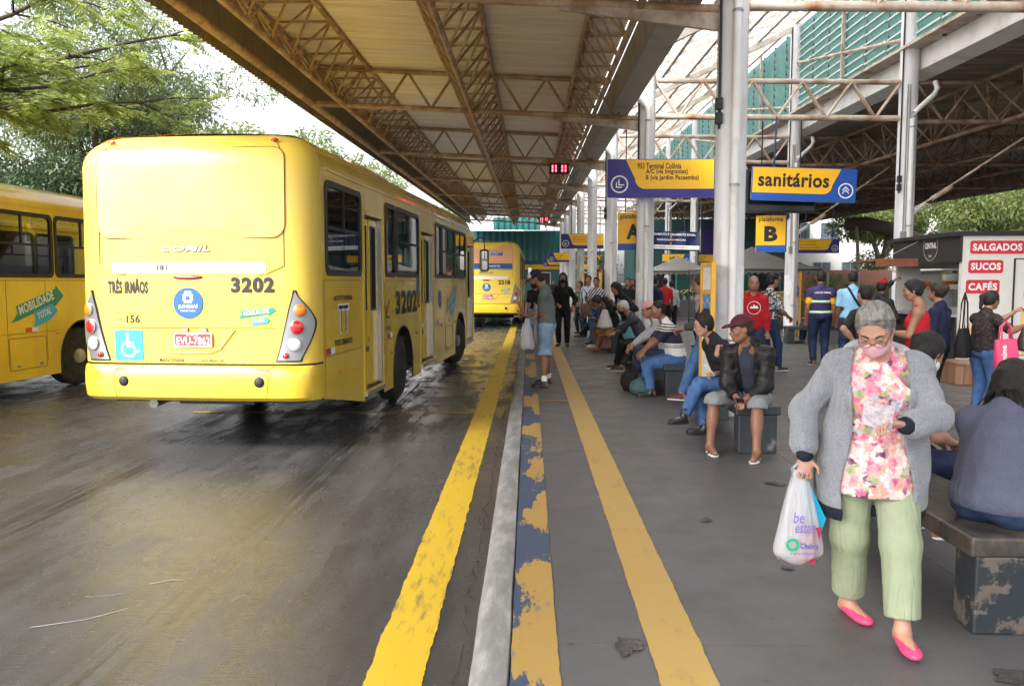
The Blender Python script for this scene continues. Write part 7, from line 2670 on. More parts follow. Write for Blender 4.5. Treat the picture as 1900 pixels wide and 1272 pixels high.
    if glasses:
        gl = MB()
        for sg in (1, -1):
            c = (sg * 0.034 * s, 0.112 * s, -0.012 * s)
            gl.path([(c[0] + 0.027 * s * cos(a) * (1.0), c[1] - 0.010 * s * abs(cos(a)) * (1 if cos(a) * sg > 0 else 0), c[2] + 0.017 * s * sin(a)) for a in [2 * pi * k / 16 for k in range(16)]], 0.0016, n=5, closed=True)
            gl.path([(sg * 0.061 * s, 0.102 * s, -0.006 * s), (sg * 0.078 * s, 0.05 * s, 0.004 * s), (sg * 0.082 * s, -0.01 * s, 0.006 * s)], 0.0018, n=5)
        gl.path([(-0.008 * s, 0.113 * s, -0.008 * s), (0, 0.116 * s, -0.003 * s), (0.008 * s, 0.113 * s, -0.008 * s)], 0.0016, n=5)
        gl.obj("glasses", mat("glasses_frame", (0.05, 0.03, 0.03), 0.3, metal=0.3), g, tuple(hc), e_)
    if cap is not None:
        Cp = Vol(min(h, 0.010))
        Cp.ell(HP(0, -0.012, 0.050), npv(0.090, 0.108, 0.092) * s, Hd, 0.0)
        u_ = unit(Hd @ npv(0, 0.18, 1))
        c0 = HP(0, 0, 0.045)
        Cp.fun(lambda X, Y, Z: -((X - c0[0]) * u_[0] + (Y - c0[1]) * u_[1] + (Z - c0[2]) * u_[2]), 'i')
        Cp.build("cap_crown", cap[0], g)
        Br = Vol(min(h, 0.008))
        Br.ell(HP(0, 0.105, 0.038), npv(0.078, 0.085, 0.026) * s, Hd @ rot_x(-0.16), 0.0)
        Br.ell(HP(0, 0.105, 0.024), npv(0.085, 0.10, 0.026) * s, Hd @ rot_x(-0.16), 0.0, 's')
        if len(cap) > 1:
            Br.build("cap_brim", cap[1], g)
    J = dict(P=P, waist=waist, neck=neck, sh=sh, el=el, wr=wr, hdir=hdir, kn=kn, an=an, hc=hc, Hd=Hd, Fc=Fc, Fw=Fw, s=s, fd=fd, HP=HP)
    J['g'] = g
    def world(p):
        return base + rot_z(rz) @ p
    J['world'] = world
    return J

def strands(J, m, n, knot, seed=0, down=0.0, r=0.0011, spread=0.10, name="hair_strands"):
    """single strands combed over the head from the hairline to a knot (head frame), or hanging down"""
    rs = random.Random(seed)
    mb = MB()
    HP, s = J['HP'], J['s']
    for i in range(n):
        a = rs.uniform(-1.25, 1.25)
        lift = rs.uniform(0.0, 0.010) + (0.012 if rs.random() < 0.06 else 0)
        p0 = np.array([0.086 * sin(a), 0.064 * cos(a) + 0.012, 0.062 + 0.025 * cos(a) - 0.05 * abs(sin(a)) ** 3])
        pts = []
        kx = knot[0] + rs.gauss(0, 0.02)
        for k in range(8):
            f = k / 7
            q = p0 * (1 - f) + np.array([kx, knot[1], knot[2]]) * f
            c = np.array([0, -0.016, 0.036])
            d = q - c
            e = np.array([0.089, 0.107, 0.099])
            L_ = sqrt(float(((d / e) ** 2).sum())) + 1e-6
            q = c + d / L_ * (1 + lift * 8 * f * (1 - f))
            pts.append(tuple(HP(*q)))
        if down:
            e0 = np.array(pts[-1])
            dx = rs.gauss(0, spread * 0.6)
            for k in range(1, 6):
                pts.append(tuple(e0 + np.array([dx * k / 5, -0.03 - 0.03 * sin(k), -down * k / 5 * rs.uniform(0.9, 1.1)])))
        mb.path(pts, [r] * (len(pts) - 1) + [r * 0.4], n=3, cap=False)
    return tag(mb.obj(name, m, J['g'], smooth='all', fix=False), kind="stuff")
# ------------------------------------------------------------------ the people of the photograph
m_floral, t, b, oc = new_mat("floral_blouse")
v1 = t.nodes.new('ShaderNodeTexVoronoi')
v1.inputs['Scale'].default_value = 34
nz = t.nodes.new('ShaderNodeTexNoise')
nz.inputs['Scale'].default_value = 30
t.links.new(oc, nz.inputs['Vector'])
mv = t.nodes.new('ShaderNodeMix')
mv.data_type = 'RGBA'
mv.inputs[0].default_value = 0.06
t.links.new(oc, mv.inputs[6])
t.links.new(nz.outputs['Color'], mv.inputs[7])
t.links.new(mv.outputs[2], v1.inputs['Vector'])
hsv = t.nodes.new('ShaderNodeSeparateColor')
t.links.new(v1.outputs['Color'], hsv.inputs[0])
n = t.nodes.new('ShaderNodeValToRGB')
n.color_ramp.interpolation = 'CONSTANT'
e = n.color_ramp.elements
cols = [(0.0, (0.66, 0.56, 0.50)), (0.17, (0.62, 0.10, 0.20)), (0.33, (0.66, 0.24, 0.17)), (0.46, (0.68, 0.38, 0.36)), (0.58, (0.12, 0.02, 0.07)), (0.68, (0.20, 0.26, 0.09)), (0.77, (0.66, 0.58, 0.52)), (0.86, (0.40, 0.05, 0.14)), (0.93, (0.30, 0.35, 0.48))]
while len(e) < len(cols):
    e.new(0.5)
for k, (p, c) in enumerate(cols):
    e[k].position = p
    e[k].color = (*c, 1)
t.links.new(hsv.outputs[0], n.inputs[0])
inner = ramp(t, v1.outputs['Distance'], [(0.25, (0, 0, 0)), (0.62, (1, 1, 1))])
c = mixc(t, link_math(t, 'MULTIPLY', inner, 0.45), n.outputs[0], (0.55, 0.46, 0.42))
n2_ = noise(t, oc, 90, 3)
c = mixc(t, ramp(t, n2_, [(0.55, (0, 0, 0)), (0.7, (0.5,) * 3)]), c, (0.45, 0.08, 0.16))
t.links.new(c, b.inputs['Base Color'])
b.inputs['Roughness'].default_value = 0.8

m_card, t, b, oc = new_mat("heather_grey_fleece")
n1_ = noise(t, oc, 320, 2, 0.7)
n2_ = noise(t, oc, 6, 3)
c = ramp(t, n1_, [(0.36, (0.10, 0.108, 0.13)), (0.5, (0.22, 0.232, 0.26)), (0.64, (0.36, 0.37, 0.395))])
c = mixc(t, link_math(t, 'MULTIPLY', n2_, 0.3), c, (0.16, 0.17, 0.195))
t.links.new(c, b.inputs['Base Color'])
b.inputs['Roughness'].default_value = 0.95
b.inputs['Sheen Weight'].default_value = 0.3
set_bump(t, b, link_math(t, 'ADD', n1_, link_math(t, 'MULTIPLY', noise(t, oc, 14, 3), 3.0)), 0.006)
m_rib = cloth("rib_navy", (0.010, 0.012, 0.022), 0.85)
m_lining = cloth("hood_lining", (0.42, 0.42, 0.43), 0.9, var=0.08)
m_sage = add_wrinkles(cloth0("sage_trousers", (0.25, 0.285, 0.185), 0.7, var=0.05, vscale=8), 0.006, 3.5, (2.4, 2.4, 0.35))
m_pinks = mat("pink_rubber", (0.66, 0.05, 0.15), 0.4, var=0.04)

# --- grey-haired woman in the foreground -----------------------------------------------------------
HX, HY = 1.585, 3.66
RZ1 = R(166)
tg = lambda px, py, Y: T(*at(px, py, Y))
J = person("grey-haired woman in grey cardigan and floral blouse reading a paper, pink mask", (HX, HY), RZ1, 1.53, fem=True, fat=1.34, lean=0.05, hunch=0.06,
           head=(-0.30, 0.68), headtilt=0.04,
           hands=(tg(1497, 845, 3.62), T(1.56, 3.30, 1.015)), hd=((-0.05, -0.10, -1.0), (-0.95, -0.10, 0.16)), curl=(0.95, 0.55),
           elbow=((0.7, -0.55, -0.3), (-0.75, 0.05, -0.65)),
           feet=(T(1.555, 3.80, 0.072), T(1.645, 3.43, 0.072)), toe=(0.62, -0.05),
           top=("shirt", m_floral, 0.10), bottom=("capri", m_sage), shoes=("flat", m_pinks), hair=("low", hr_grey), sk=sk_light, mask=(m_maskp, 0.004), glasses=True,
           res=0.0075, hem=-0.20, seed=4, group=None, fold=0.0022,
           custom=lambda w_, V_, q_: V_.ell(q_['P'] + npv(0, 0, -0.13), npv(0.162 * 1.34 * q_['s'] + 0.016, 0.112 * 1.34 * q_['s'] + 0.045, 0.26), None, 0.08))
g, s = J['g'], J['s']
P, Fc, Fw, waist, neck, sh, el, wr = (J[k] for k in ('P', 'Fc', 'Fw', 'waist', 'neck', 'sh', 'el', 'wr'))
fat = 1.34
f2 = fat ** 0.5
def cardigan(res, z_lo, z_hi, grow, open_=True):
    V = Vol(res)
    o = 0.024 * s + grow
    V.ell(P + npv(0, 0.0, -0.16 * s), npv(0.180 * fat * s + o, 0.140 * fat * s + o, 0.44 * s), Fw, 0.09)
    V.ell(P + npv(0, 0.0, 0.02 * s), npv(0.160 * fat * s + o, 0.112 * fat * s + o, 0.17 * s), Fw, 0.09)
    V.ell(P + Fw @ npv(0, 0.010, 0.15 * s), npv(0.140 * fat * s + o, 0.104 * fat * s + o, 0.16 * s), Fw, 0.08)
    V.ell(waist + Fc @ npv(0, 0.0, 0.10 * s), npv(0.160 * fat * 0.92 * s + o, 0.112 * fat * s + o, 0.17 * s), Fc, 0.08)
    for sg in (1, -1):
        V.ell(waist + Fc @ (npv(sg * 0.075 * fat, 0.082 * fat, 0.09) * s), npv(0.068, 0.060, 0.064) * s * fat, Fc, 0.05)
    V.cone(sh[0], sh[1], 0.060 * s + o, k=0.06)
    for i in (0, 1):
        V.cone(neck - npv(0, 0.02, 0.03), sh[i], 0.050 * s + o * 0.9, 0.062 * s + o, 0.05)
    up = npv(0, 0, 1)
    if open_:
        def opening(X, Y, Z):
            f = np.clip((Z - (P[2] - 0.30 * s)) / (0.80 * s), 0, 1)
            cx = -0.005 + 0.010 * np.sin(f * 3)
            w = (0.118 - 0.035 * f + 0.012 * np.sin(f * 9)) * fat * s
            return np.maximum(np.abs(X - cx) - w, -(Y - 0.02))
        V.fun(opening, 's')
    V.fun(lambda X, Y, Z: Z - z_hi, 'i')
    V.fun(lambda X, Y, Z: z_lo - Z, 'i')
    return V
zl_ = P[2] - 0.345 * s
C = cardigan(0.0085, zl_ + 0.055, neck[2] + 0.02, 0.0)
C.build("cardigan", m_card, g, fold=0.0055, ff=20, seed=11)
cardigan(0.0085, zl_, zl_ + 0.058, 0.004).build("hem_band", m_rib, g, fold=0.003, ff=20, seed=11)
for i in (0, 1):
    V = Vol(0.0085)
    o = 0.017 * s
    V.cone(sh[i], el[i], 0.056 * s * f2 + o, 0.044 * s * f2 + o * 1.1, 0.04)
    e2 = el[i] + (wr[i] - el[i]) * 0.80
    V.cone(el[i], e2, 0.044 * s * f2 + o * 1.1, 0.040 * s + o * 0.9, 0.03)
    d_ = unit(wr[i] - el[i])
    for q, w in ((0.45, 0.004), (0.74, 0.006)):
        c_ = el[i] + (wr[i] - el[i]) * q
        V.ell(c_, npv(1, 1, 1) * (0.045 * s + o + w), None, 0.03)
    V.build("sleeve", m_card, g, fold=0.006, ff=26, seed=21 + i)
    V = Vol(0.0075)
    V.cone(e2 - d_ * 0.012, el[i] + (wr[i] - el[i]) * 0.98, 0.040 * s + 0.014, 0.030 * s + 0.012, 0.01)
    V.build("cuff", m_rib, g, fold=0.0015, ff=90, seed=3)
# hood lying on the shoulders, pale lining turned out
V = Vol(0.0085)
pts = []
for k in range(13):
    a = R(-42 + 264 * k / 12)
    pts.append((neck + npv(0.112 * cos(a), -0.022 - 0.112 * sin(a), -0.012 + 0.022 * sin(a) - 0.10 * max(0, -sin(a))), 0.012 + 0.020 * sin(pi * k / 12) ** 0.7))
for p, q in zip(pts[:-1], pts[1:]):
    V.cone(p[0], q[0], p[1], q[1], k=0.03)
V.ell(neck + npv(0, -0.165, -0.05), npv(0.13, 0.05, 0.085), None, 0.05)
V.build("hood", m_lining, g, fold=0.004, ff=30, seed=5)
for o_ in g.children:
    if o_.name.split('.')[0] == "hair":
        o_["label"] = "grey hair combed back"
strands(J, hr_grey, 520, (-0.02, -0.125, -0.02), 3)
add_wrinkles(m_card, 0.009, 6.0)
pass
add_wrinkles(m_floral, 0.006, 6.0)
WJ = J
pw = J['world'](wr[1] + J['hdir'][1] * 0.10)
pp = thing("paper_slip", "small printed paper slip held by the grey-haired woman", "paper", tuple(pw))
mb = MB()
M_ = Euler((R(-50), R(8), R(-28))).to_matrix()
vs = [M_ @ Vector((x * 0.058, y * 0.075, 0.006 * (x * x))) + Vector((-0.035, -0.03, 0.03)) for y in (-1, 0, 1) for x in (-1, -0.5, 0, 0.5, 1)]
mb.add(vs, [(j * 5 + i, j * 5 + i + 1, j * 5 + i + 6, j * 5 + i + 5) for j in range(2) for i in range(4)])
mb.obj("sheet", mat("printed_slip", (0.66, 0.62, 0.66), 0.6, col2=(0.40, 0.33, 0.42), cover=0.35, vscale=40, edge=0.1), pp, fix=False)

# --- plastic carrier bag -------------------------------------------------------------------------
m_plas, t, b, oc = new_mat("thin_white_plastic")
tr = t.nodes.new('ShaderNodeBsdfTransparent')
tl_ = t.nodes.new('ShaderNodeBsdfTranslucent')
tl_.inputs[0].default_value = (0.8, 0.8, 0.83, 1)
b.inputs['Base Color'].default_value = (0.72, 0.72, 0.76, 1)
b.inputs['Roughness'].default_value = 0.25
mx1, mx2 = t.nodes.new('ShaderNodeMixShader'), t.nodes.new('ShaderNodeMixShader')
mx1.inputs[0].default_value = 0.35
mx2.inputs[0].default_value = 0.42
t.links.new(b.outputs[0], mx1.inputs[1])
t.links.new(tl_.outputs[0], mx1.inputs[2])
t.links.new(mx1.outputs[0], mx2.inputs[1])
t.links.new(tr.outputs[0], mx2.inputs[2])
t.links.new(mx2.outputs[0], t.nodes['Material Output'].inputs[0])
set_bump(t, b, noise(t, oc, 18, 4, 0.6, (1.5, 1.5, 0.35)), 0.02)

def sack(name, label, top, w, d, h, m, cat="bag", neckw=0.03, parts=None, tiltx=0.0, seed=0, fold=0.012, group=None, bottom_round=0.35, rz=0.0):
    """soft bag hanging from the point top"""
    g = thing(name, label, cat, (top[0], top[1], top[2] - h), rz, group)
    rs = random.Random(seed)
    n, rows = 28, 14
    ph = [rs.uniform(0, 6.28) for _ in range(4)]
    mb = MB()
    for r in range(rows + 1):
        f = r / rows                       # 0 bottom .. 1 top
        k = min(1.0, 0.86 + f * 1.4)
        k = min(k, 1.0) * (1 - 0.92 * f ** 1.15) * 1.06 + neckw / w * f
        if f < 0.06:
            k *= 0.85
        for i in range(n):
            a = 2 * pi * i / n
            fo = 1 + fold / w * (sin(5 * a + ph[0]) + 0.8 * sin(9 * a + ph[1] + 2 * f) + 0.6 * sin(13 * a + ph[2])) * (0.5 + 0.9 * f) * 2
            mb.v.append((w / 2 * k * fo * cos(a) * (1 if abs(cos(a)) < 0.9 else 1.04) + tiltx * (1 - f), d / 2 * k * fo * sin(a), h * f + (0.012 * sin(3 * a + ph[3]) if r == 0 else 0)))
    for r in range(rows):
        for i in range(n):
            j = (i + 1) % n
            mb.f.append((r * n + i, r * n + j, (r + 1) * n + j, (r + 1) * n + i))
    mb.f.append(tuple(range(n - 1, -1, -1)))
    mb.obj("bag_body", m, g, smooth='all', fix=False)
    return g
hb = WJ['world'](wr[0] + J['hdir'][0] * 0.085)
bagc = (hb[0] - 0.02, hb[1], hb[2] + 0.02)
bg1 = sack("plastic_bag", "translucent white plastic shopping bag hanging from the grey-haired woman's hand", bagc, 0.215, 0.11, 0.42, m_plas, seed=3, neckw=0.035, fold=0.013)
MB().path([(0.0, 0, 0.415), (0.02, 0.0, 0.455), (0.05, 0.0, 0.43), (0.045, 0, 0.36)], 0.008, n=6).obj("handle", m_plas, bg1, smooth='all')
MB().path([(0.0, 0.01, 0.415), (-0.01, 0.0, 0.45), (-0.035, 0.0, 0.425), (-0.03, 0, 0.36)], 0.008, n=6).obj("handle", m_plas, bg1, smooth='all')
Mb_ = frame_m((0.0, -0.066, -0.01), (1, 0, 0), (0, 0, 1))
m_vio = mat("print_violet", (0.13, 0.12, 0.42), 0.5)
lettering(bg1, "be", -0.045, 0.005, 0.20, 0.25, Mb_, m_vio, 0.0, 0.15)
lettering(bg1, "estar", -0.035, 0.055, 0.155, 0.195, Mb_, m_vio, 0.0, 0.15)
flat_ring(bg1, -0.045, 0.10, 0.017, 0.030, Mb_, mat("print_green", (0.01, 0.33, 0.16), 0.5), "round_logo")
lettering(bg1, "Chabra", -0.01, 0.07, 0.082, 0.108, Mb_, m_bluep, 0.02)
lettering(bg1, "drogarias e perfumaria", -0.055, 0.06, 0.052, 0.066, Mb_, m_bluep, 0.0)
nb = thing("blue_folder", "bright cyan folder tucked beside the white plastic bag", "folder", (bagc[0] + 0.055, bagc[1] + 0.03, bagc[2] - 0.30))
mb = MB()
mb.add([(-0.03, 0.0, 0.27), (-0.02, 0.0, 0.275), (0.085, 0.01, 0.06), (0.055, 0.012, -0.04), (0.0, 0.0, 0.02)], [(0, 1, 2, 3, 4)])
mb.add([(-0.03, 0.02, 0.27), (-0.02, 0.02, 0.275), (0.085, 0.025, 0.06), (0.055, 0.025, -0.04), (0.0, 0.02, 0.02)], [(4, 3, 2, 1, 0)])
mb.obj("cover", mat("cyan_plastic", (0.01, 0.36, 0.60), 0.35), nb, fix=False)
rp = thing("red_packet", "dark red packet showing through the white plastic bag", "packet", (bagc[0] + 0.03, bagc[1] + 0.005, bagc[2] - 0.435))
MB().box((0.015, 0, 0.09), (0.085, 0.05, 0.17), rot=(0, R(9), 0)).obj("wrapper", mat("packet_red", (0.32, 0.02, 0.06), 0.4), rp)

# --- seated pair on the near bench, seen from behind ---------------------------------------------
m_slate = cloth("slate_shirt", (0.085, 0.090, 0.135), 0.8, var=0.08, vscale=10)
J = person("woman with dark hair in slate blue shirt seated on the near bench, back turned", (2.23, 3.80), R(-52), 1.46, sit=True, seat=0.455, fem=True, fat=1.34, lean=0.02, hunch=0.36, head=(0.25, 0.45),
       hands=((0.14, 0.36, 0.62), (-0.14, 0.36, 0.62)), feet=((0.12, 0.30, 0.085), (-0.14, 0.28, 0.085)), top=("shirt", m_slate, 0.72), bottom=("long", m_jeand), shoes=("shoe", m_shoeb, m_sole),
       hair=("long", hr_black, 0.26), sk=sk_tan, res=0.0085, seed=31, group=None, loose=0.012, hem=-0.06, fold=0.006)
strands(J, hr_black, 420, (0, -0.125, -0.02), 5, 0.30, 0.0014, 0.14)
J = person("person in navy T-shirt with orange sleeve emblem seated behind the grey-haired woman", (2.22, 4.95), R(-75), 1.68, sit=True, seat=0.455, fat=1.12, lean=0.18, hunch=0.30, head=(0.15, 0.5),
       hands=((0.10, 0.40, 0.62), (-0.10, 0.40, 0.62)), feet=((0.10, 0.36, 0.085), (-0.12, 0.34, 0.085)), top=("tee", m_clnavy, 0.36), bottom=("long", m_clnavy), shoes=("shoe", m_shoeb, m_sole),
       hair=("backbun", hr_black), sk=sk_tan, mask=m_maskw, res=0.010, seed=33, group=None)
c0 = J['sh'][0] * 0.55 + J['el'][0] * 0.45
MM = Matrix.Translation(Vector(tuple(c0 + npv(0.07, -0.01, 0.0)))) @ frame_m((0, 0, 0), (0, 1, 0), (0, 0, 1))
m_orf = mat("print_orange_red", (0.75, 0.09, 0.02), 0.6)
flat(J['g'], [(-0.008, 0.0), (-0.03, -0.03), (-0.02, -0.038), (0.0, -0.015), (0.02, -0.038), (0.03, -0.03), (0.008, 0.0), (0.032, 0.008), (0.03, 0.018), (0.006, 0.016), (0.0, 0.022), (-0.006, 0.016), (-0.03, 0.018), (-0.032, 0.008)], MM, m_orf, "sleeve_emblem")
flat(J['g'], disc(0, 0.032, 0.011, 12), MM, m_orf, "sleeve_emblem")

# --- man in maroon cap -----------------------------------------------------------------------------
m_jackb = cloth("black_jacket", (0.014, 0.013, 0.013), 0.42, var=0.2, vscale=12, bump=0.004, bscale=30)
m_gtee = cloth("charcoal_tee", (0.035, 0.038, 0.055), 0.8)
m_shortg = cloth("grey_shorts", (0.20, 0.205, 0.215), 0.8, var=0.1, vscale=8)
m_maroon = cloth("maroon_cap", (0.075, 0.012, 0.022), 0.7)
def open_jacket(what, V, q):
    if what == 'top':
        s_ = q['s']
        nk_, P_, Fc_ = q['neck'], q['P'], q['Fc']
        def op_(X, Y, Z):
            f = np.clip((Z - P_[2]) / (nk_[2] - P_[2]), 0, 1.1)
            yc = P_[1] + (nk_[1] - P_[1]) * f
            w = (0.050 + 0.030 * f) * s_
            return np.maximum(np.abs(X) - w, -(Y - yc - 0.02))
        V.fun(op_, 's')
J = person("man in maroon cap, black jacket and grey shorts seated with clasped hands", (2.14, 7.66), R(152), 1.70, sit=True, lean=0.36, hunch=0.22, head=(-0.95, 0.12), hands=(T(1.93, 7.36, 0.52), T(1.99, 7.33, 0.52)),
       hd=((0.45, -0.7, -0.35), (-0.55, -0.7, -0.3)), curl=(0.8, 0.8), feet=(T(1.70, 7.42, 0.085), T(2.05, 7.13, 0.085)), toe=(0.75, -0.15), knee=((0.45, 1, 0.35), (-0.12, 1, 0.35)),
       top=("jacket", m_jackb, 0.90), bottom=("shorts", m_shortg, 1.06), shoes=("flipflop", m_sole, m_shoeb), hair=("crop", hr_brown), sk=sk_brown, cap=(m_maroon, m_maroon), res=0.009, seed=41, group=None, loose=0.016, custom=open_jacket, fold=0.005)
# tee under the open jacket
s = J['s']
V = Vol(0.009)
V.ell(J['P'] + J['Fw'] @ npv(0, 0.0, 0.05), npv(0.158, 0.112, 0.13) * s, J['Fw'], 0.07)
V.ell(J['P'] + J['Fw'] @ npv(0, 0.008, 0.16 * s), npv(0.142, 0.106, 0.13) * s, J['Fw'], 0.07)
V.ell(J['waist'] + J['Fc'] @ npv(0, 0.0, 0.11 * s), npv(0.150, 0.112, 0.16) * s, J['Fc'], 0.07)
V.cone(J['sh'][0] * 0.8 + J['sh'][1] * 0.2, J['sh'][1] * 0.8 + J['sh'][0] * 0.2, 0.062 * s, k=0.05)
V.cone(J['neck'] - J['Fc'] @ npv(0, 0, 0.06), J['neck'], 0.066 * s, 0.060 * s, 0.04)
V.build("shirt", m_gtee, J['g'], fold=0.003, seed=3)
def backpack(label, J, m, w=0.30, h=0.44, d=0.16, off=0.0):
    """pack worn on the back of the figure J"""
    Fc_ = J['Fc']
    s_ = J['s']
    c_ = J['waist'] + Fc_ @ (npv(off, -0.20, 0.06) * s_)
    V = Vol(0.014)
    V.ell(c_, npv(w / 2, d / 2, h / 2), Fc_, 0.05)
    V.ell(c_ - Fc_ @ npv(0, 0.0, 0.10), npv(w / 2, d / 2 * 1.05, h / 3), Fc_, 0.05)
    V.ell(c_ - Fc_ @ npv(0, 0.08, 0.08), npv(w * 0.36, 0.06, h / 4), Fc_, 0.03)
    g_ = thing("backpack", label, "backpack", tuple(J['g'].location), J['g'].rotation_euler[2])
    V.build("pack_body", m, g_)
    for i in (0, 1):
        a = J['sh'][i]
        sgn = 1 if i == 0 else -1
        p_ = [c_ + Fc_ @ npv(sgn * 0.09, 0.05, h * 0.40), J['neck'] + Fc_ @ (npv(sgn * 0.105, -0.01, 0.012) * s_), J['waist'] + Fc_ @ (npv(sgn * 0.12, 0.125, 0.15) * s_), J['waist'] + Fc_ @ (npv(sgn * 0.155, 0.06, 0.0) * s_), c_ + Fc_ @ npv(sgn * 0.12, 0.05, -h * 0.3)]
        MB().path([tuple(x) for x in p_], 0.016, n=6).obj("strap", m, g_, smooth='all')
    return g_
backpack("black backpack worn by the seated man in maroon cap", J, m_clblack)

def phone(label, J, i, tilt=0.6, m=None, extra=0.08):
    p_ = J['world'](J['wr'][i] + J['hdir'][i] * (0.10 + 0.0) + npv(0, 0, 0.025))
    g_ = thing("phone", label, "phone", tuple(p_), J['g'].rotation_euler[2])
    o_ = MB().prism(rrect(-0.037, 0.037, -0.075, 0.075, 0.01), 'z', -0.004, 0.004).obj("case", m or m_blackm, g_, None, (tilt, 0, 0))
    q_ = MB().prism(rrect(-0.034, 0.034, -0.071, 0.071, 0.008), 'z', 0.0042, 0.0048).obj("screen", MATS["dark_screen"], g_, None, (tilt, 0, 0))
    return g_
phone("dark phone between the hands of the man in maroon cap", J, 1)

# --- woman with hair bun ---------------------------------------------------------------------------
m_hood = cloth("black_hoodie", (0.014, 0.014, 0.018), 0.8, var=0.2)
J = person("young woman with top bun and glasses in black hoodie seated, chin on hand", (2.17, 8.62), R(104), 1.66, sit=True, fem=True, lean=0.30, hunch=0.30, head=(-0.12, 0.22), hands=(T(2.0, 8.45, 0.64), T(1.965, 8.36, 0.85)),
       hd=((-0.9, -0.3, 0.1), (0.15, 0.1, 0.9)), curl=(0.7, 1.0), elbow=((0.5, -0.6, -0.6), (-0.5, 0.2, -0.8)), feet=(T(1.86, 8.38, 0.085), T(1.62, 8.28, 0.21)), knee=((0.1, 1, 0.3), (0.2, 1, 0.9)), toe=(-0.1, 0.0),
       top=("shirt", m_hood, 0.97), bottom=("long", m_jean), shoes=("boot", m_shoeb, m_shoeb), hair=("bun", hr_black), sk=sk_light, glasses=True, res=0.010, seed=51, group=None, loose=0.012)
phone("pale phone held by the young woman with top bun", J, 0, 0.9, m_pwhite)
ca = J['sh'][1] * 0.35 + J['el'][1] * 0.65
MM = Matrix.Translation(Vector(tuple(ca + npv(-0.075, 0.0, -0.03)))) @ frame_m((0, 0, 0), (0, -1, 0), (0, 0, 1))
for i, tx in enumerate(("NORTH", "NORTH", "NORTH")):
    lettering(J['g'], tx, -0.07, 0.07, -0.03 * i, -0.03 * i + 0.02, MM, m_pwhite, 0.0)

# --- striped polo man ------------------------------------------------------------------------------
K_, W_, N_ = (0.015, 0.016, 0.028), (0.60, 0.58, 0.56), (0.018, 0.018, 0.038)
m_polo = stripes("striped_polo", 2, [(0.0, W_), (0.055, K_), (0.075, W_), (0.10, K_), (0.115, W_), (0.15, N_), (0.42, W_), (0.445, K_), (0.465, W_), (0.50, K_), (0.525, W_), (0.56, K_), (0.58, W_)], 1.55)
J = person("man with cropped black hair in striped polo and jeans seated using a phone", (2.09, 11.33), R(97), 1.74, sit=True, fat=1.14, lean=0.22, hunch=0.26, head=(0.05, 0.15), hands=(T(1.60, 11.22, 0.60), T(1.60, 11.40, 0.60)), curl=(0.7, 0.7),
       feet=(T(1.71, 11.12, 0.085), T(1.68, 11.5, 0.085)), top=("tee", m_polo, 0.42), bottom=("long", m_jean), shoes=("shoe", m_shoeb, m_shoeb), hair=("crop", hr_black), sk=sk_brown, res=0.0115, seed=61, group=None)
phone("dark phone held by the man in striped polo", J, 1, 0.9)
m_lgrey = cloth("light_grey_sweat", (0.36, 0.36, 0.38), 0.85)
m_pinkcap = cloth("pink_cap", (0.56, 0.29, 0.24), 0.8)
person("person in light grey sweatshirt and pink cap seated behind the striped polo man", (2.12, 12.15), R(92), 1.70, sit=True, lean=0.30, hunch=0.25, head=(0, 0.2), hands=(T(1.55, 12.1, 0.62), T(1.55, 12.3, 0.62)), top=("shirt", m_lgrey, 0.95), bottom=("long", m_jeand), shoes=("shoe", mat("shoe_brown", (0.10, 0.04, 0.025), 0.6), m_sole), hair=("short", hr_brown), sk=sk_tan, cap=(m_pinkcap,), res=0.014, seed=63, group=None)
m_charj = cloth("charcoal_jacket", (0.045, 0.047, 0.060), 0.6, var=0.15, vscale=12)
J = person("white-haired man in charcoal jacket with black mask seated looking at his hand", (2.10, 14.75), R(95), 1.70, sit=True, lean=0.34, hunch=0.30, head=(0, 0.45), hands=(T(1.55, 14.65, 0.66), T(1.55, 14.9, 0.66)), feet=(T(1.66, 14.3, 0.085), T(1.62, 14.75, 0.085)), top=("jacket", m_charj, 0.95), bottom=("long", m_clblack), shoes=("shoe", mat("shoe_dark_brown", (0.03, 0.018, 0.016), 0.5), m_sole), hair=("short", hr_white), sk=sk_tan, mask=m_maskb, res=0.014, seed=65, group=None)
m_dots = cloth("black_dotted", (0.012, 0.012, 0.014), 0.8, col2=(0.3, 0.28, 0.26), cover=0.0, vscale=45, edge=0.03)
J = person("woman with long dark hair in black leaning forward beside the second left column", (1.99, 15.98), R(112), 1.64, fem=True, lean=0.25, hunch=0.25, head=(0.2, 0.55), hands=(T(1.62, 15.7, 1.22), T(1.85, 15.75, 1.05)), top=("shirt", m_dots, 0.75), bottom=("long", m_clblack), shoes=("shoe", m_shoeb, m_sole), hair=("long", hr_black, 0.20), sk=sk_tan, res=0.014, seed=67, group=None)
m_tealb = mat("teal_bag", (0.10, 0.36, 0.35), 0.6, var=0.1)
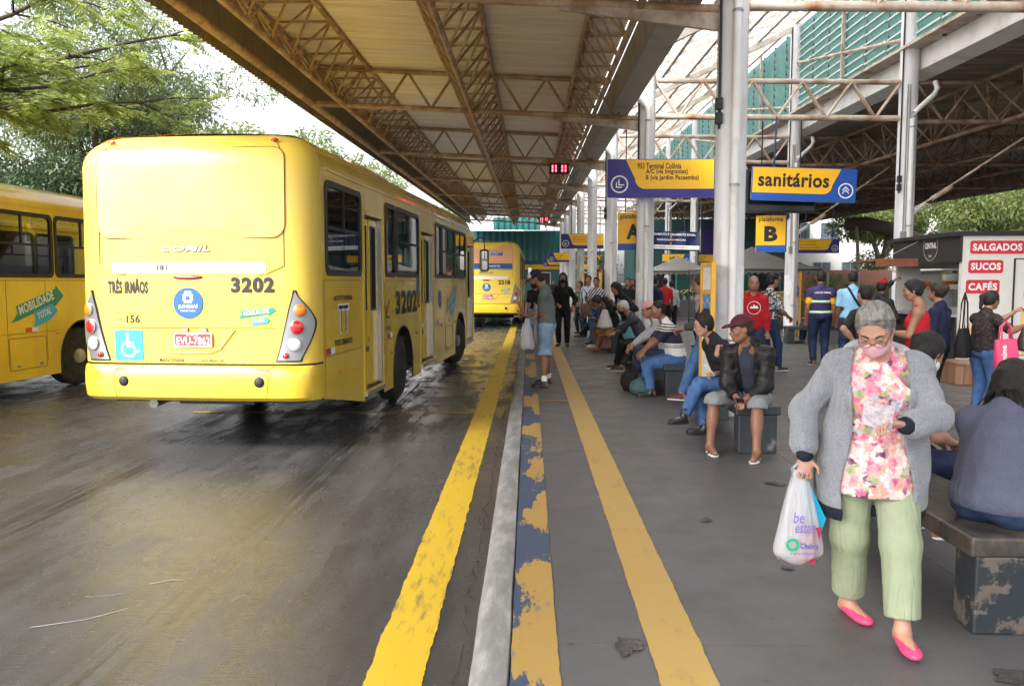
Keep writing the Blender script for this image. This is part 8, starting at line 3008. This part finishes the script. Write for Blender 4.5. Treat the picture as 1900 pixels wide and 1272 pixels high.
def tote(name, label, loc, w, d, h, m, rz=0.0, tilt=0.0, hl=0.22, group=None):
    g_ = thing(name, label, "bag", loc, rz, group)
    g_.rotation_euler = (0, tilt, rz)
    n = 5
    mb = MB()
    for z, k in ((0, 0.86), (h * 0.03, 0.95), (h * 0.4, 1.04), (h * 0.75, 1.0), (h, 0.98)):
        kk = 1.0 if z < h * 0.5 else (1 - 0.55 * (z - h * 0.5) / (h * 0.5))
        mb.v += [(x, y * kk, z) for x, y in rrect(-w / 2 * k, w / 2 * k, -d / 2, d / 2, d * 0.35, 3)]
    q = 16
    for r in range(4):
        for i in range(q):
            mb.f.append((r * q + i, r * q + (i + 1) % q, (r + 1) * q + (i + 1) % q, (r + 1) * q + i))
    mb.f.append(tuple(range(q - 1, -1, -1)))
    mb.f.append(tuple(4 * q + i for i in range(q)))
    mb.obj("bag_body", m, g_, smooth=True)
    for sy in (-1, 1):
        MB().path([(-w * 0.25, sy * d * 0.2, h - 0.02), (-w * 0.22, sy * d * 0.12, h + hl * 0.7), (0, 0, h + hl), (w * 0.22, sy * d * 0.12, h + hl * 0.7), (w * 0.25, sy * d * 0.2, h - 0.02)], 0.009, n=6).obj("handle", m, g_, smooth='all')
    return g_
tote("shoulder_bag", "teal shoulder bag hanging from the woman leaning in black", (2.02, 15.55, 0.52), 0.34, 0.10, 0.36, m_tealb, R(10), R(-22), 0.45)

m_dgtee = cloth("dark_grey_tee", (0.05, 0.058, 0.065), 0.8)
J = person("man in dark grey T-shirt, shorts and white sneakers hunched over his phone", (2.02, 19.2), R(95), 1.74, sit=True, lean=0.42, hunch=0.32, head=(0, 0.5), hands=(T(1.55, 19.1, 0.72), T(1.55, 19.3, 0.72)), feet=(T(1.58, 19.25, 0.085), T(1.62, 19.6, 0.085)), top=("tee", m_dgtee, 0.40), bottom=("shorts", cloth("olive_shorts", (0.10, 0.10, 0.085), 0.8)), shoes=("shoe", m_shoew, m_sole), hair=("short", hr_black), sk=sk_brown, res=0.016, seed=71, group=None)
phone("dark phone held by the hunched man in dark grey T-shirt", J, 1)
person("girl in black top and mustard shorts seated with bare legs stretched out", (2.0, 18.15), R(95), 1.60, sit=True, fem=True, lean=0.25, hunch=0.2, head=(0, 0.4), hands=(T(1.72, 18.05, 0.80), T(1.72, 18.3, 0.80)), feet=(T(1.55, 18.2, 0.085), T(1.60, 18.4, 0.085)), top=("tee", m_clblack, 0.5), bottom=("shorts", cloth("mustard_shorts", (0.52, 0.28, 0.02), 0.8), 0.7), shoes=("flipflop", mat("sandal_pink", (0.5, 0.2, 0.2), 0.6), m_shoeb), hair=("long", hr_black, 0.15), sk=sk_tan, res=0.015, seed=73, group=None)
sack("plastic_bag", "white plastic bag in the lap of the girl in mustard shorts", (1.70, 18.0, 0.98), 0.34, 0.22, 0.42, m_maskw, seed=8, neckw=0.06)
BW_ = stripes("diagonal_stripe_blouse", 0, [(0.0, (0.55, 0.54, 0.54)), (0.5, (0.035, 0.04, 0.075))], 16.0, tilt=R(35))
J = person("woman in diagonal striped blouse standing with a brown shoulder bag", (1.77, 21.05), R(165), 1.68, fem=True, fat=1.08, head=(0, 0.05), hands=((0.10, 0.20, 1.15), (-0.22, 0.05, 0.95)), top=("tee", BW_, 0.42), bottom=("long", m_jean), shoes=("shoe", m_shoeb, m_sole), hair=("low", hr_brown), sk=sk_light, res=0.016, seed=75, group=None)
tote("shoulder_bag", "brown leather shoulder bag at the side of the striped blouse woman", (1.50, 20.9, 0.72), 0.30, 0.12, 0.32, mat("brown_leather", (0.20, 0.115, 0.075), 0.6, var=0.15), R(20), R(-8), 0.4)
LB = stripes("pale_blue_check", 0, [(0.0, (0.42, 0.50, 0.60)), (0.7, (0.20, 0.33, 0.52))], 22.0)
person("man in pale blue checked shirt standing behind the striped blouse woman", (1.72, 23.1), R(150), 1.74, head=(0.3, 0), top=("shirt", LB, 0.45), bottom=("long", m_jeand), shoes=("shoe", m_shoeb), hair=("short", hr_black), sk=sk_tan, res=0.018, seed=77, group=None)
person("person in camouflage-toned shirt standing farther along the benches", (1.58, 24.6), R(140), 1.58, top=("tee", cloth("camo_shirt", (0.15, 0.14, 0.10), 0.8, col2=(0.05, 0.05, 0.04), cover=0.5, vscale=14, edge=0.05), 0.45), bottom=("long", m_clblack), shoes=("shoe", m_shoeb, m_sole), hair=("low", hr_brown), sk=sk_tan, fem=True, res=0.02, seed=79, group=None)
person("person in floral dress seated far along the benches bent forward", (2.02, 22.6), R(95), 1.62, sit=True, fem=True, lean=0.35, hunch=0.3, head=(0, 0.5), feet=(T(1.42, 22.5, 0.085), T(1.45, 22.8, 0.085)), top=("tee", cloth("dark_floral", (0.16, 0.03, 0.05), 0.8, col2=(0.03, 0.02, 0.03), cover=0.5, vscale=20, edge=0.05), 0.45), bottom=("long", m_clblack), shoes=("shoe", m_shoeb, m_sole), hair=("low", hr_black), sk=sk_brown, res=0.018, seed=81, group=None)
person("person in blue jeans seated between the striped blouse woman and the hunched man", (2.02, 20.0), R(92), 1.66, sit=True, lean=0.3, hunch=0.25, head=(0, 0.3), feet=(T(1.62, 19.95, 0.085), T(1.6, 20.2, 0.085)), top=("shirt", m_clblack, 0.9), bottom=("long", m_jean), shoes=("shoe", m_shoeb, m_sole), hair=("short", hr_black), sk=sk_brown, res=0.018, seed=83, group=None)
J = person("person in black with long green-tinted hair and black mask standing by the line", (0.84, 19.8), R(172), 1.78, fem=True, head=(0.0, 0.05), hands=((0.10, 0.2, 1.0), (-0.24, 0.1, 0.95)), top=("shirt", m_clblack, 0.95), bottom=("long", m_clblack), shoes=("shoe", m_shoeb), hair=("long", hair_mat("hair_green_black", (0.008, 0.012, 0.010), (0.01, 0.06, 0.045)), 0.30), sk=sk_tan, mask=m_maskb, res=0.016, seed=85, group=None)
person("person in dark clothes with black mask partly hidden behind the capped man", (0.16, 20.6), R(178), 1.66, fem=True, top=("tee", m_clblack, 0.45), bottom=("long", m_jeanl), shoes=("shoe", m_shoeb), hair=("low", hr_black), sk=sk_light, mask=m_maskb, res=0.018, seed=87, group=None)

# --- man at the kerb -------------------------------------------------------------------------------
m_sgreen = cloth("grey_green_tee", (0.115, 0.135, 0.135), 0.85, var=0.08, vscale=8)
m_capn = cloth("navy_cap", (0.012, 0.013, 0.035), 0.7)
m_capr = cloth("red_cap_brim", (0.28, 0.015, 0.03), 0.7)
J = person("bearded man in cap, grey T-shirt and denim shorts standing at the kerb", (0.27, 12.1), R(82), 1.77, fat=1.12, lean=0.02, hunch=0.10, head=(0.0, 0.52), hands=(T(-0.03, 11.98, 1.10), T(0.0, 12.2, 1.10)), hd=((-1, 0, 0.05), (-1, 0, 0.05)), curl=(0.7, 0.7), elbow=((0.2, -0.6, -0.8), (-0.2, -0.6, -0.8)),
       feet=(T(0.23, 12.02, 0.085), T(0.30, 12.3, 0.085)), top=("tee", m_sgreen, 0.42), bottom=("shorts", m_jeanl, 1.04), shoes=("shoe", m_shoeb, m_shoeb, m_pwhite), hair=("crop", hr_black), sk=sk_brown, mask=m_maskb, cap=(m_capn, m_capr), res=0.0105, seed=91, group=None, hem=-0.17)
hp = J['HP']
V = Vol(0.010)
V.ell(hp(0, 0.004, 0.052), npv(0.090, 0.108, 0.092) * J['s'], J['Hd'], 0.0)
cpt, fv, uv = hp(0, 0.035, 0), J['Hd'] @ npv(0, 1, 0), J['Hd'] @ npv(0, 0, 1)
c2_ = hp(0, 0, 0.052)
V.fun(lambda X, Y, Z: -((X - cpt[0]) * fv[0] + (Y - cpt[1]) * fv[1] + (Z - cpt[2]) * fv[2]), 'i')
V.fun(lambda X, Y, Z: -((X - c2_[0]) * uv[0] + (Y - c2_[1]) * uv[1] + (Z - c2_[2]) * uv[2]), 'i')
V.build("cap_panel", m_maskw, J['g'])
phone("dark phone held by the man at the kerb", J, 0, 0.7)
ob = thing("umbrella", "folded umbrella with orange handle held by the man at the kerb", "umbrella", tuple(J['world'](J['wr'][1] + J['hdir'][1] * 0.1)))
MB().path([(0, 0, 0.0), (-0.03, 0, 0.10), (-0.07, 0, 0.20)], [0.018, 0.018, 0.022], n=8).obj("handle", mat("orange_handle", (0.42, 0.10, 0.02), 0.4), ob, smooth='all')
MB().path([(0, 0, 0.0), (0.05, 0, -0.18)], [0.03, 0.02], n=8).obj("folded_canopy", m_clblack, ob, smooth='all')
hb = J['world'](J['wr'][0] + J['hdir'][0] * 0.02)
sack("plastic_bag", "thin pinkish plastic bag hanging from the man at the kerb", (hb[0] + 0.02, hb[1], hb[2] - 0.05), 0.20, 0.12, 0.46, m_plas, seed=13, neckw=0.04)
flat(J['g'], [(-0.09, 0.98), (0.06, 0.98), (0.07, 1.25), (-0.04, 1.30)], Matrix.Translation((-0.10, 0.165, 0)) @ frame_m((0, 0, 0), (-0.8, -0.6, 0), (0, 0, 1)), mat("faded_print", (0.36, 0.38, 0.36), 0.8, col2=(0.13, 0.15, 0.15), cover=0.5, vscale=18, edge=0.05), "shirt_print")

# --- standing by the near column and the middle of the platform -------------------------------------
person("person in blue jeans and maroon sneakers standing behind the yellow notice frame", (2.30, 10.45), R(75), 1.66, lean=-0.05, head=(0, 0.3), hands=((0.05, 0.30, 1.02), (-0.10, 0.28, 1.02)), feet=(T(1.98, 10.4, 0.085), T(2.15, 10.7, 0.085)), top=("shirt", m_charj, 0.95), bottom=("long", m_jean), shoes=("shoe", mat("shoe_maroon", (0.09, 0.012, 0.02), 0.6), m_sole, m_pwhite), hair=("short", hr_brown), sk=sk_tan, res=0.013, seed=93, group=None)
m_redh = cloth("red_hoodie", (0.36, 0.012, 0.018), 0.85, var=0.08, vscale=8)
J = person("older man in red hoodie with white print standing in mid platform", (3.62, 13.0), R(172), 1.66, head=(0.1, 0.05), hair=("bald", hr_grey), top=("shirt", m_redh, 1.0), bottom=("long", m_jeand), shoes=("shoe", m_shoeb), sk=sk_tan, res=0.0125, seed=95, group=None, loose=0.014)
MM = Matrix.Translation((0, 0.158, 0.0)) @ frame_m((0, 0, 0), (-1, 0, 0), (0, 0, 1))
vs = [(0.115 * cos(R(30 + 300 * k / 20)), 1.20 + 0.115 * sin(R(30 + 300 * k / 20))) for k in range(21)]
arc = []
flat_ring(J['g'], 0, 1.19, 0.098, 0.105, MM, m_pwhite, "print_ring", 0.012)
flat(J['g'], [(-0.07, 1.18), (-0.04, 1.22), (-0.025, 1.20), (0.0, 1.25), (0.02, 1.21), (0.04, 1.23), (0.07, 1.18)], MM, m_pwhite, "print_mountain", 0.014)
V = Vol(0.0125)
for k in range(8):
    a0, a1 = R(-40 + 260 * k / 8), R(-40 + 260 * (k + 1) / 8)
    V.cone(J['neck'] + npv(0.10 * cos(a0), -0.01 - 0.09 * sin(a0), -0.005 + 0.015 * sin(a0)), J['neck'] + npv(0.10 * cos(a1), -0.01 - 0.09 * sin(a1), -0.005 + 0.015 * sin(a1)), 0.030, k=0.03)
V.build("hood", m_redh, J['g'])
PAT = cloth("black_white_pattern", (0.50, 0.49, 0.48), 0.8, col2=(0.03, 0.035, 0.045), cover=0.5, vscale=26, edge=0.03)
J = person("man in dark cap and black and white patterned shirt walking right", (4.30, 14.4), R(-68), 1.70, lean=0.05, head=(0.0, 0.02), hands=((0.14, 0.32, 0.98), (-0.16, 0.30, 1.0)), feet=((0.10, 0.16, 0.085), (-0.10, -0.14, 0.10)), top=("tee", PAT, 0.45), bottom=("long", m_jeand), shoes=("shoe", m_shoeb, m_sole), hair=("crop", hr_black), sk=sk_tan, cap=(m_clblack, mat("cap_brim_orange", (0.35, 0.06, 0.02), 0.7)), res=0.0135, seed=97, group=None)
backpack("black backpack on the man in patterned shirt", J, m_clblack, 0.26, 0.36, 0.12)
m_vest = cloth("purple_vest", (0.035, 0.025, 0.085), 0.7, var=0.1)
J = person("worker seen from behind in purple vest with reflective stripes", (5.58, 15.4), R(-8), 1.77, fat=1.14, top=("shirt", m_vest, 0.16), bottom=("long", m_jeand), shoes=("shoe", m_shoeb, m_sole), hair=("short", hr_black), sk=sk_brown, res=0.0135, seed=99, group=None, hem=-0.10, loose=0.012)
s = J['s']
for i in (0, 1):
    V = Vol(0.0135)
    V.cone(J['sh'][i], J['sh'][i] * 0.35 + J['el'][i] * 0.65, 0.062 * s, 0.064 * s, 0.02)
    V.build("yellow_sleeve", m_yellowp, J['g'])
def torso_band(J, z, hh, m, name, fat, o):
    V = Vol(0.0125)
    s_ = J['s']
    P_, wa, Fw_, Fc_ = J['P'], J['waist'], J['Fw'], J['Fc']
    V.ell(P_, npv(0.155 * fat * s_ + o * 1.2, 0.105 * fat * s_ + o * 1.2, 0.14 * s_), Fw_, 0.075)
    V.ell(P_ + Fw_ @ npv(0, 0.012, 0.15 * s_), npv(0.136 * fat * s_ + o * 1.3, 0.098 * fat * s_ + o * 1.3, 0.14 * s_), Fw_, 0.075)
    V.ell(wa + Fc_ @ npv(0, 0, 0.11 * s_), npv(0.150 * (0.5 + 0.5 * fat) * s_ + o, 0.10 * fat * s_ + o, 0.165 * s_ + o * 0.5), Fc_, 0.075)
    V.fun(lambda X, Y, Z: np.abs(Z - z) - hh / 2, 'i')
    return V.build(name, m, J['g'])
m_refl = mat("reflective_green", (0.42, 0.62, 0.40), 0.35)
for z in (1.23, 1.03):
    torso_band(J, z, 0.05, m_refl, "reflective_stripe", 1.14, 0.036)
lettering(J['g'], "AGENTE DE TERMINAL", -0.15, 0.15, 1.385, 1.415, Matrix.Translation((0, -0.168, 0)) @ frame_m((0, 0, 0), (1, 0, 0), (0, 0, 1)), m_pwhite, 0.02)
m_sky = cloth("light_blue_polo", (0.19, 0.38, 0.54), 0.8, var=0.06, vscale=8)
J = person("heavy man in light blue polo seen from behind with a dark shoulder strap", (5.92, 14.75), R(-12), 1.76, fat=1.22, top=("tee", m_sky, 0.42), bottom=("long", m_jeand), shoes=("shoe", m_shoeb, m_sole), hair=("crop", hr_black), sk=sk_dark, res=0.0135, seed=101, group=None, hem=-0.16)
n_, w_ = J['neck'], J['waist']
MB().path([tuple(n_ + npv(-0.09, 0.02, 0.02)), tuple(n_ + npv(-0.07, -0.085, -0.02)), tuple(w_ + npv(0.02, -0.165, 0.12)), tuple(w_ + npv(0.14, -0.125, -0.04)), tuple(J['P'] + npv(0.22, 0.0, 0.02))], 0.022, n=6).obj("bag_strap", m_clblack, J['g'], smooth='all')
J = person("person in black top with hand on hip behind the grey-haired woman", (4.02, 9.6), R(12), 1.53, fem=False, hands=((0.24, -0.02, 0.9), (-0.20, -0.06, 1.0)), elbow=((0.6, -0.7, -0.5), (-1, -0.25, 0.1)), top=("tee", m_clblack, 0.45), bottom=("long", m_jeand), shoes=("shoe", m_shoeb), hair=("short", hr_black), sk=sk_light, res=0.0115, seed=103, group=None)
m_redcap = cloth("red_headband", (0.25, 0.01, 0.015), 0.8)
person("person in black jacket and dark red knit cap reaching up at the kiosk", (5.72, 13.1), R(-60), 1.60, hands=((0.20, 0.25, 1.0), T(6.10, 13.3, 1.72)), top=("jacket", m_clblack, 0.98), bottom=("long", m_clblack), shoes=("shoe", m_shoeb), hair=("short", hr_black), sk=sk_dark, cap=(m_redcap,), res=0.014, seed=105, group=None)
m_redt = cloth("red_tank", (0.42, 0.010, 0.015), 0.75, var=0.06)
person("woman in red tank top with dark tied hair standing in profile", (4.38, 9.05), R(58), 1.60, fem=True, fat=1.10, head=(0.25, 0.25), hands=((0.02, 0.26, 1.08), (-0.05, 0.28, 1.10)), top=("tank", m_redt, 0), bottom=("long", m_jeand), shoes=("shoe", m_shoeb), hair=("backbun", hr_black), sk=sk_tan, res=0.0105, seed=107, group=None)
J = person("woman in navy T-shirt behind the red tank top woman", (4.86, 9.55), R(40), 1.57, fem=True, fat=1.1, top=("tee", m_clnavy, 0.45), bottom=("long", m_clblack), shoes=("shoe", m_shoeb), hair=("backbun", hr_brown), sk=sk_tan, res=0.0115, seed=109, group=None)
tote("shoulder_bag", "dark shoulder bag of the woman in navy T-shirt", (5.10, 9.45, 0.72), 0.32, 0.14, 0.34, m_clblack, R(50), 0, 0.42)
m_lace = cloth("black_lace", (0.016, 0.014, 0.015), 0.8, col2=(0.10, 0.05, 0.04), cover=0.25, vscale=40, edge=0.04)
J = person("woman with ponytail in black lace blouse and jeans rummaging in her handbag", (5.42, 9.6), R(-72), 1.47, fem=True, fat=1.20, lean=0.02, hunch=0.08, head=(-0.1, 0.18), hands=(T(5.74, 9.35, 1.10), T(5.78, 9.62, 1.25)), curl=(0.8, 0.9), top=("tee", m_lace, 0.45), bottom=("long", m_jean), shoes=("shoe", m_shoeb), hair=("ponytail", hr_black), sk=sk_brown, res=0.0105, seed=111, group=None)
m_pinkb = mat("pink_tote", (0.70, 0.055, 0.15), 0.55, var=0.06)
pt = tote("tote_bag", "hot pink tote bag on the arm of the woman in black lace blouse", (5.42, 9.12, 0.62), 0.26, 0.12, 0.34, m_pinkb, R(8), R(-4), 0.20)
lettering(pt, "Aumine", -0.05, 0.25, -0.02, 0.05, frame_m((-0.06, -0.066, 0.03), (0, 0, 1), (-1, 0, 0)), m_pwhite, 0.02)
tote("handbag", "dark brown handbag held open by the woman in black lace blouse", (5.76, 9.30, 0.80), 0.28, 0.14, 0.26, mat("dark_brown_leather", (0.04, 0.025, 0.02), 0.45), R(20), R(12), 0.16)
m_gstripe = stripes("grey_stripe_shirt", 2, [(0.0, (0.12, 0.12, 0.13)), (0.5, (0.07, 0.07, 0.08))], 30)
person("person in grey striped shirt seated on the bench by the second right column", (7.55, 20.8), R(60), 1.70, sit=True, lean=0.35, hunch=0.25, head=(0, 0.3), top=("tee", m_gstripe, 0.45), bottom=("long", m_jeand), shoes=("shoe", m_shoeb), hair=("short", hr_black), sk=sk_brown, res=0.017, seed=113, group=None)
person("vendor in dark shirt standing behind the banana stall", (8.15, 28.75), R(180), 1.60, top=("tee", m_charj, 0.45), bottom=("long", m_jeand), shoes=("shoe", m_shoeb), hair=("short", hr_black), sk=sk_brown, res=0.02, seed=115, group=None)
person("person in red shirt seen from behind near the flower stall", (4.10, 24.2), R(5), 1.68, top=("tee", m_redh, 0.45), bottom=("long", m_clblack), shoes=("shoe", m_shoeb), hair=("crop", hr_black), sk=sk_dark, res=0.02, seed=117, group=None)
person("person in pale jacket beside the red shirt near the flower stall", (4.42, 24.9), R(-10), 1.60, top=("shirt", m_lgrey, 0.95), bottom=("long", m_clblack), shoes=("shoe", m_shoeb), hair=("short", hr_brown), sk=sk_brown, res=0.02, seed=119, group=None)
J = person("person in navy jacket with black backpack right of the second left column", (3.05, 19.6), R(-40), 1.70, top=("shirt", m_clnavy, 0.95), bottom=("long", m_clblack), shoes=("shoe", m_shoeb), hair=("short", hr_black), sk=sk_tan, res=0.017, seed=121, group=None)
backpack("black backpack on the person in navy jacket", J, m_clblack)
person("woman in pale pink blouse standing behind the notice frame and near column", (4.15, 19.4), R(90), 1.62, fem=True, top=("shirt", cloth("pale_pink", (0.50, 0.33, 0.36), 0.8), 0.9), bottom=("long", m_clblack), shoes=("shoe", m_shoeb), hair=("low", hr_brown), sk=sk_light, res=0.018, seed=123, group=None)
person("man with dark hair standing behind the woman leaning in black", (2.90, 23.6), R(165), 1.68, top=("tee", m_clblack, 0.45), bottom=("long", m_clblack), shoes=("shoe", m_shoeb), hair=("short", hr_black), sk=sk_tan, res=0.02, seed=125, group=None)
person("person raising a hand to the face beyond the second left column", (3.20, 24.6), R(150), 1.66, hands=((0.10, 0.22, 1.55), (-0.2, 0.1, 0.95)), fem=True, top=("shirt", m_lgrey, 0.95), bottom=("long", m_clblack), shoes=("shoe", m_shoeb), hair=("long", hr_brown, 0.2), sk=sk_tan, res=0.02, seed=127, group=None)
# far crowd at the end of the platform
for i, (x, y, rz, w, c_) in enumerate(((5.2, 41.0, 160, "far walker in white shirt before the teal wall", (0.5, 0.5, 0.5)), (8.8, 40.0, 200, "far shopper in dark shirt beside the pale tent", (0.05, 0.05, 0.07)), (0.9, 46.0, 175, "far passenger in blue near the platform end", (0.06, 0.10, 0.22)), (1.5, 50.0, 185, "far passenger in black at the platform end", (0.02, 0.02, 0.02)), (4.6, 44.0, 30, "far walker in red seen before the terminal building", (0.35, 0.03, 0.03)))):
    person(w, (x, y), R(rz), 1.68, top=("tee", cloth("far_cloth_%d" % i, c_, 0.8), 0.45), bottom=("long", m_clblack), shoes=("shoe", m_shoeb), hair=("short", hr_black), sk=sk_tan, res=0.026, seed=130 + i, group=None, face=False)

# --- bags on the floor -------------------------------------------------------------------------------
def floor_bag(label, x, y, w, d, h, m, seed):
    V = Vol(0.014)
    V.ell((0, 0, h * 0.42), (w / 2, d / 2, h * 0.5), None, 0.05)
    V.ell((w * 0.1, 0, h * 0.3), (w / 2.1, d / 2.1, h * 0.33), None, 0.05)
    V.cone((0, 0, h * 0.8), (w * 0.05, 0, h), w * 0.15, w * 0.06, 0.04)
    V.fun(lambda X, Y, Z: 0.003 - Z, 'i')
    g_ = thing("floor_bag", label, "bag", (x, y, 0))
    V.build("bag_body", m, g_, fold=0.010, ff=30, seed=seed)
    MB().path([(-w * 0.12, 0, h * 0.85), (-w * 0.08, 0, h * 1.12), (w * 0.1, 0, h * 1.12), (w * 0.12, 0, h * 0.85)], 0.008, n=6).obj("handle", m, g_, smooth='all')
floor_bag("black bag standing on the floor at the striped polo man's feet", 1.52, 11.75, 0.34, 0.24, 0.34, m_clblack, 1)
floor_bag("dull teal bag on the floor beside the black bag", 1.60, 11.35, 0.34, 0.22, 0.26, mat("dull_teal_fabric", (0.04, 0.10, 0.11), 0.7, var=0.15), 2)
floor_bag("pink plastic bag on the floor behind the white sneakers", 1.78, 19.0, 0.34, 0.26, 0.36, mat("pink_plastic", (0.52, 0.26, 0.28), 0.5, var=0.1), 3)
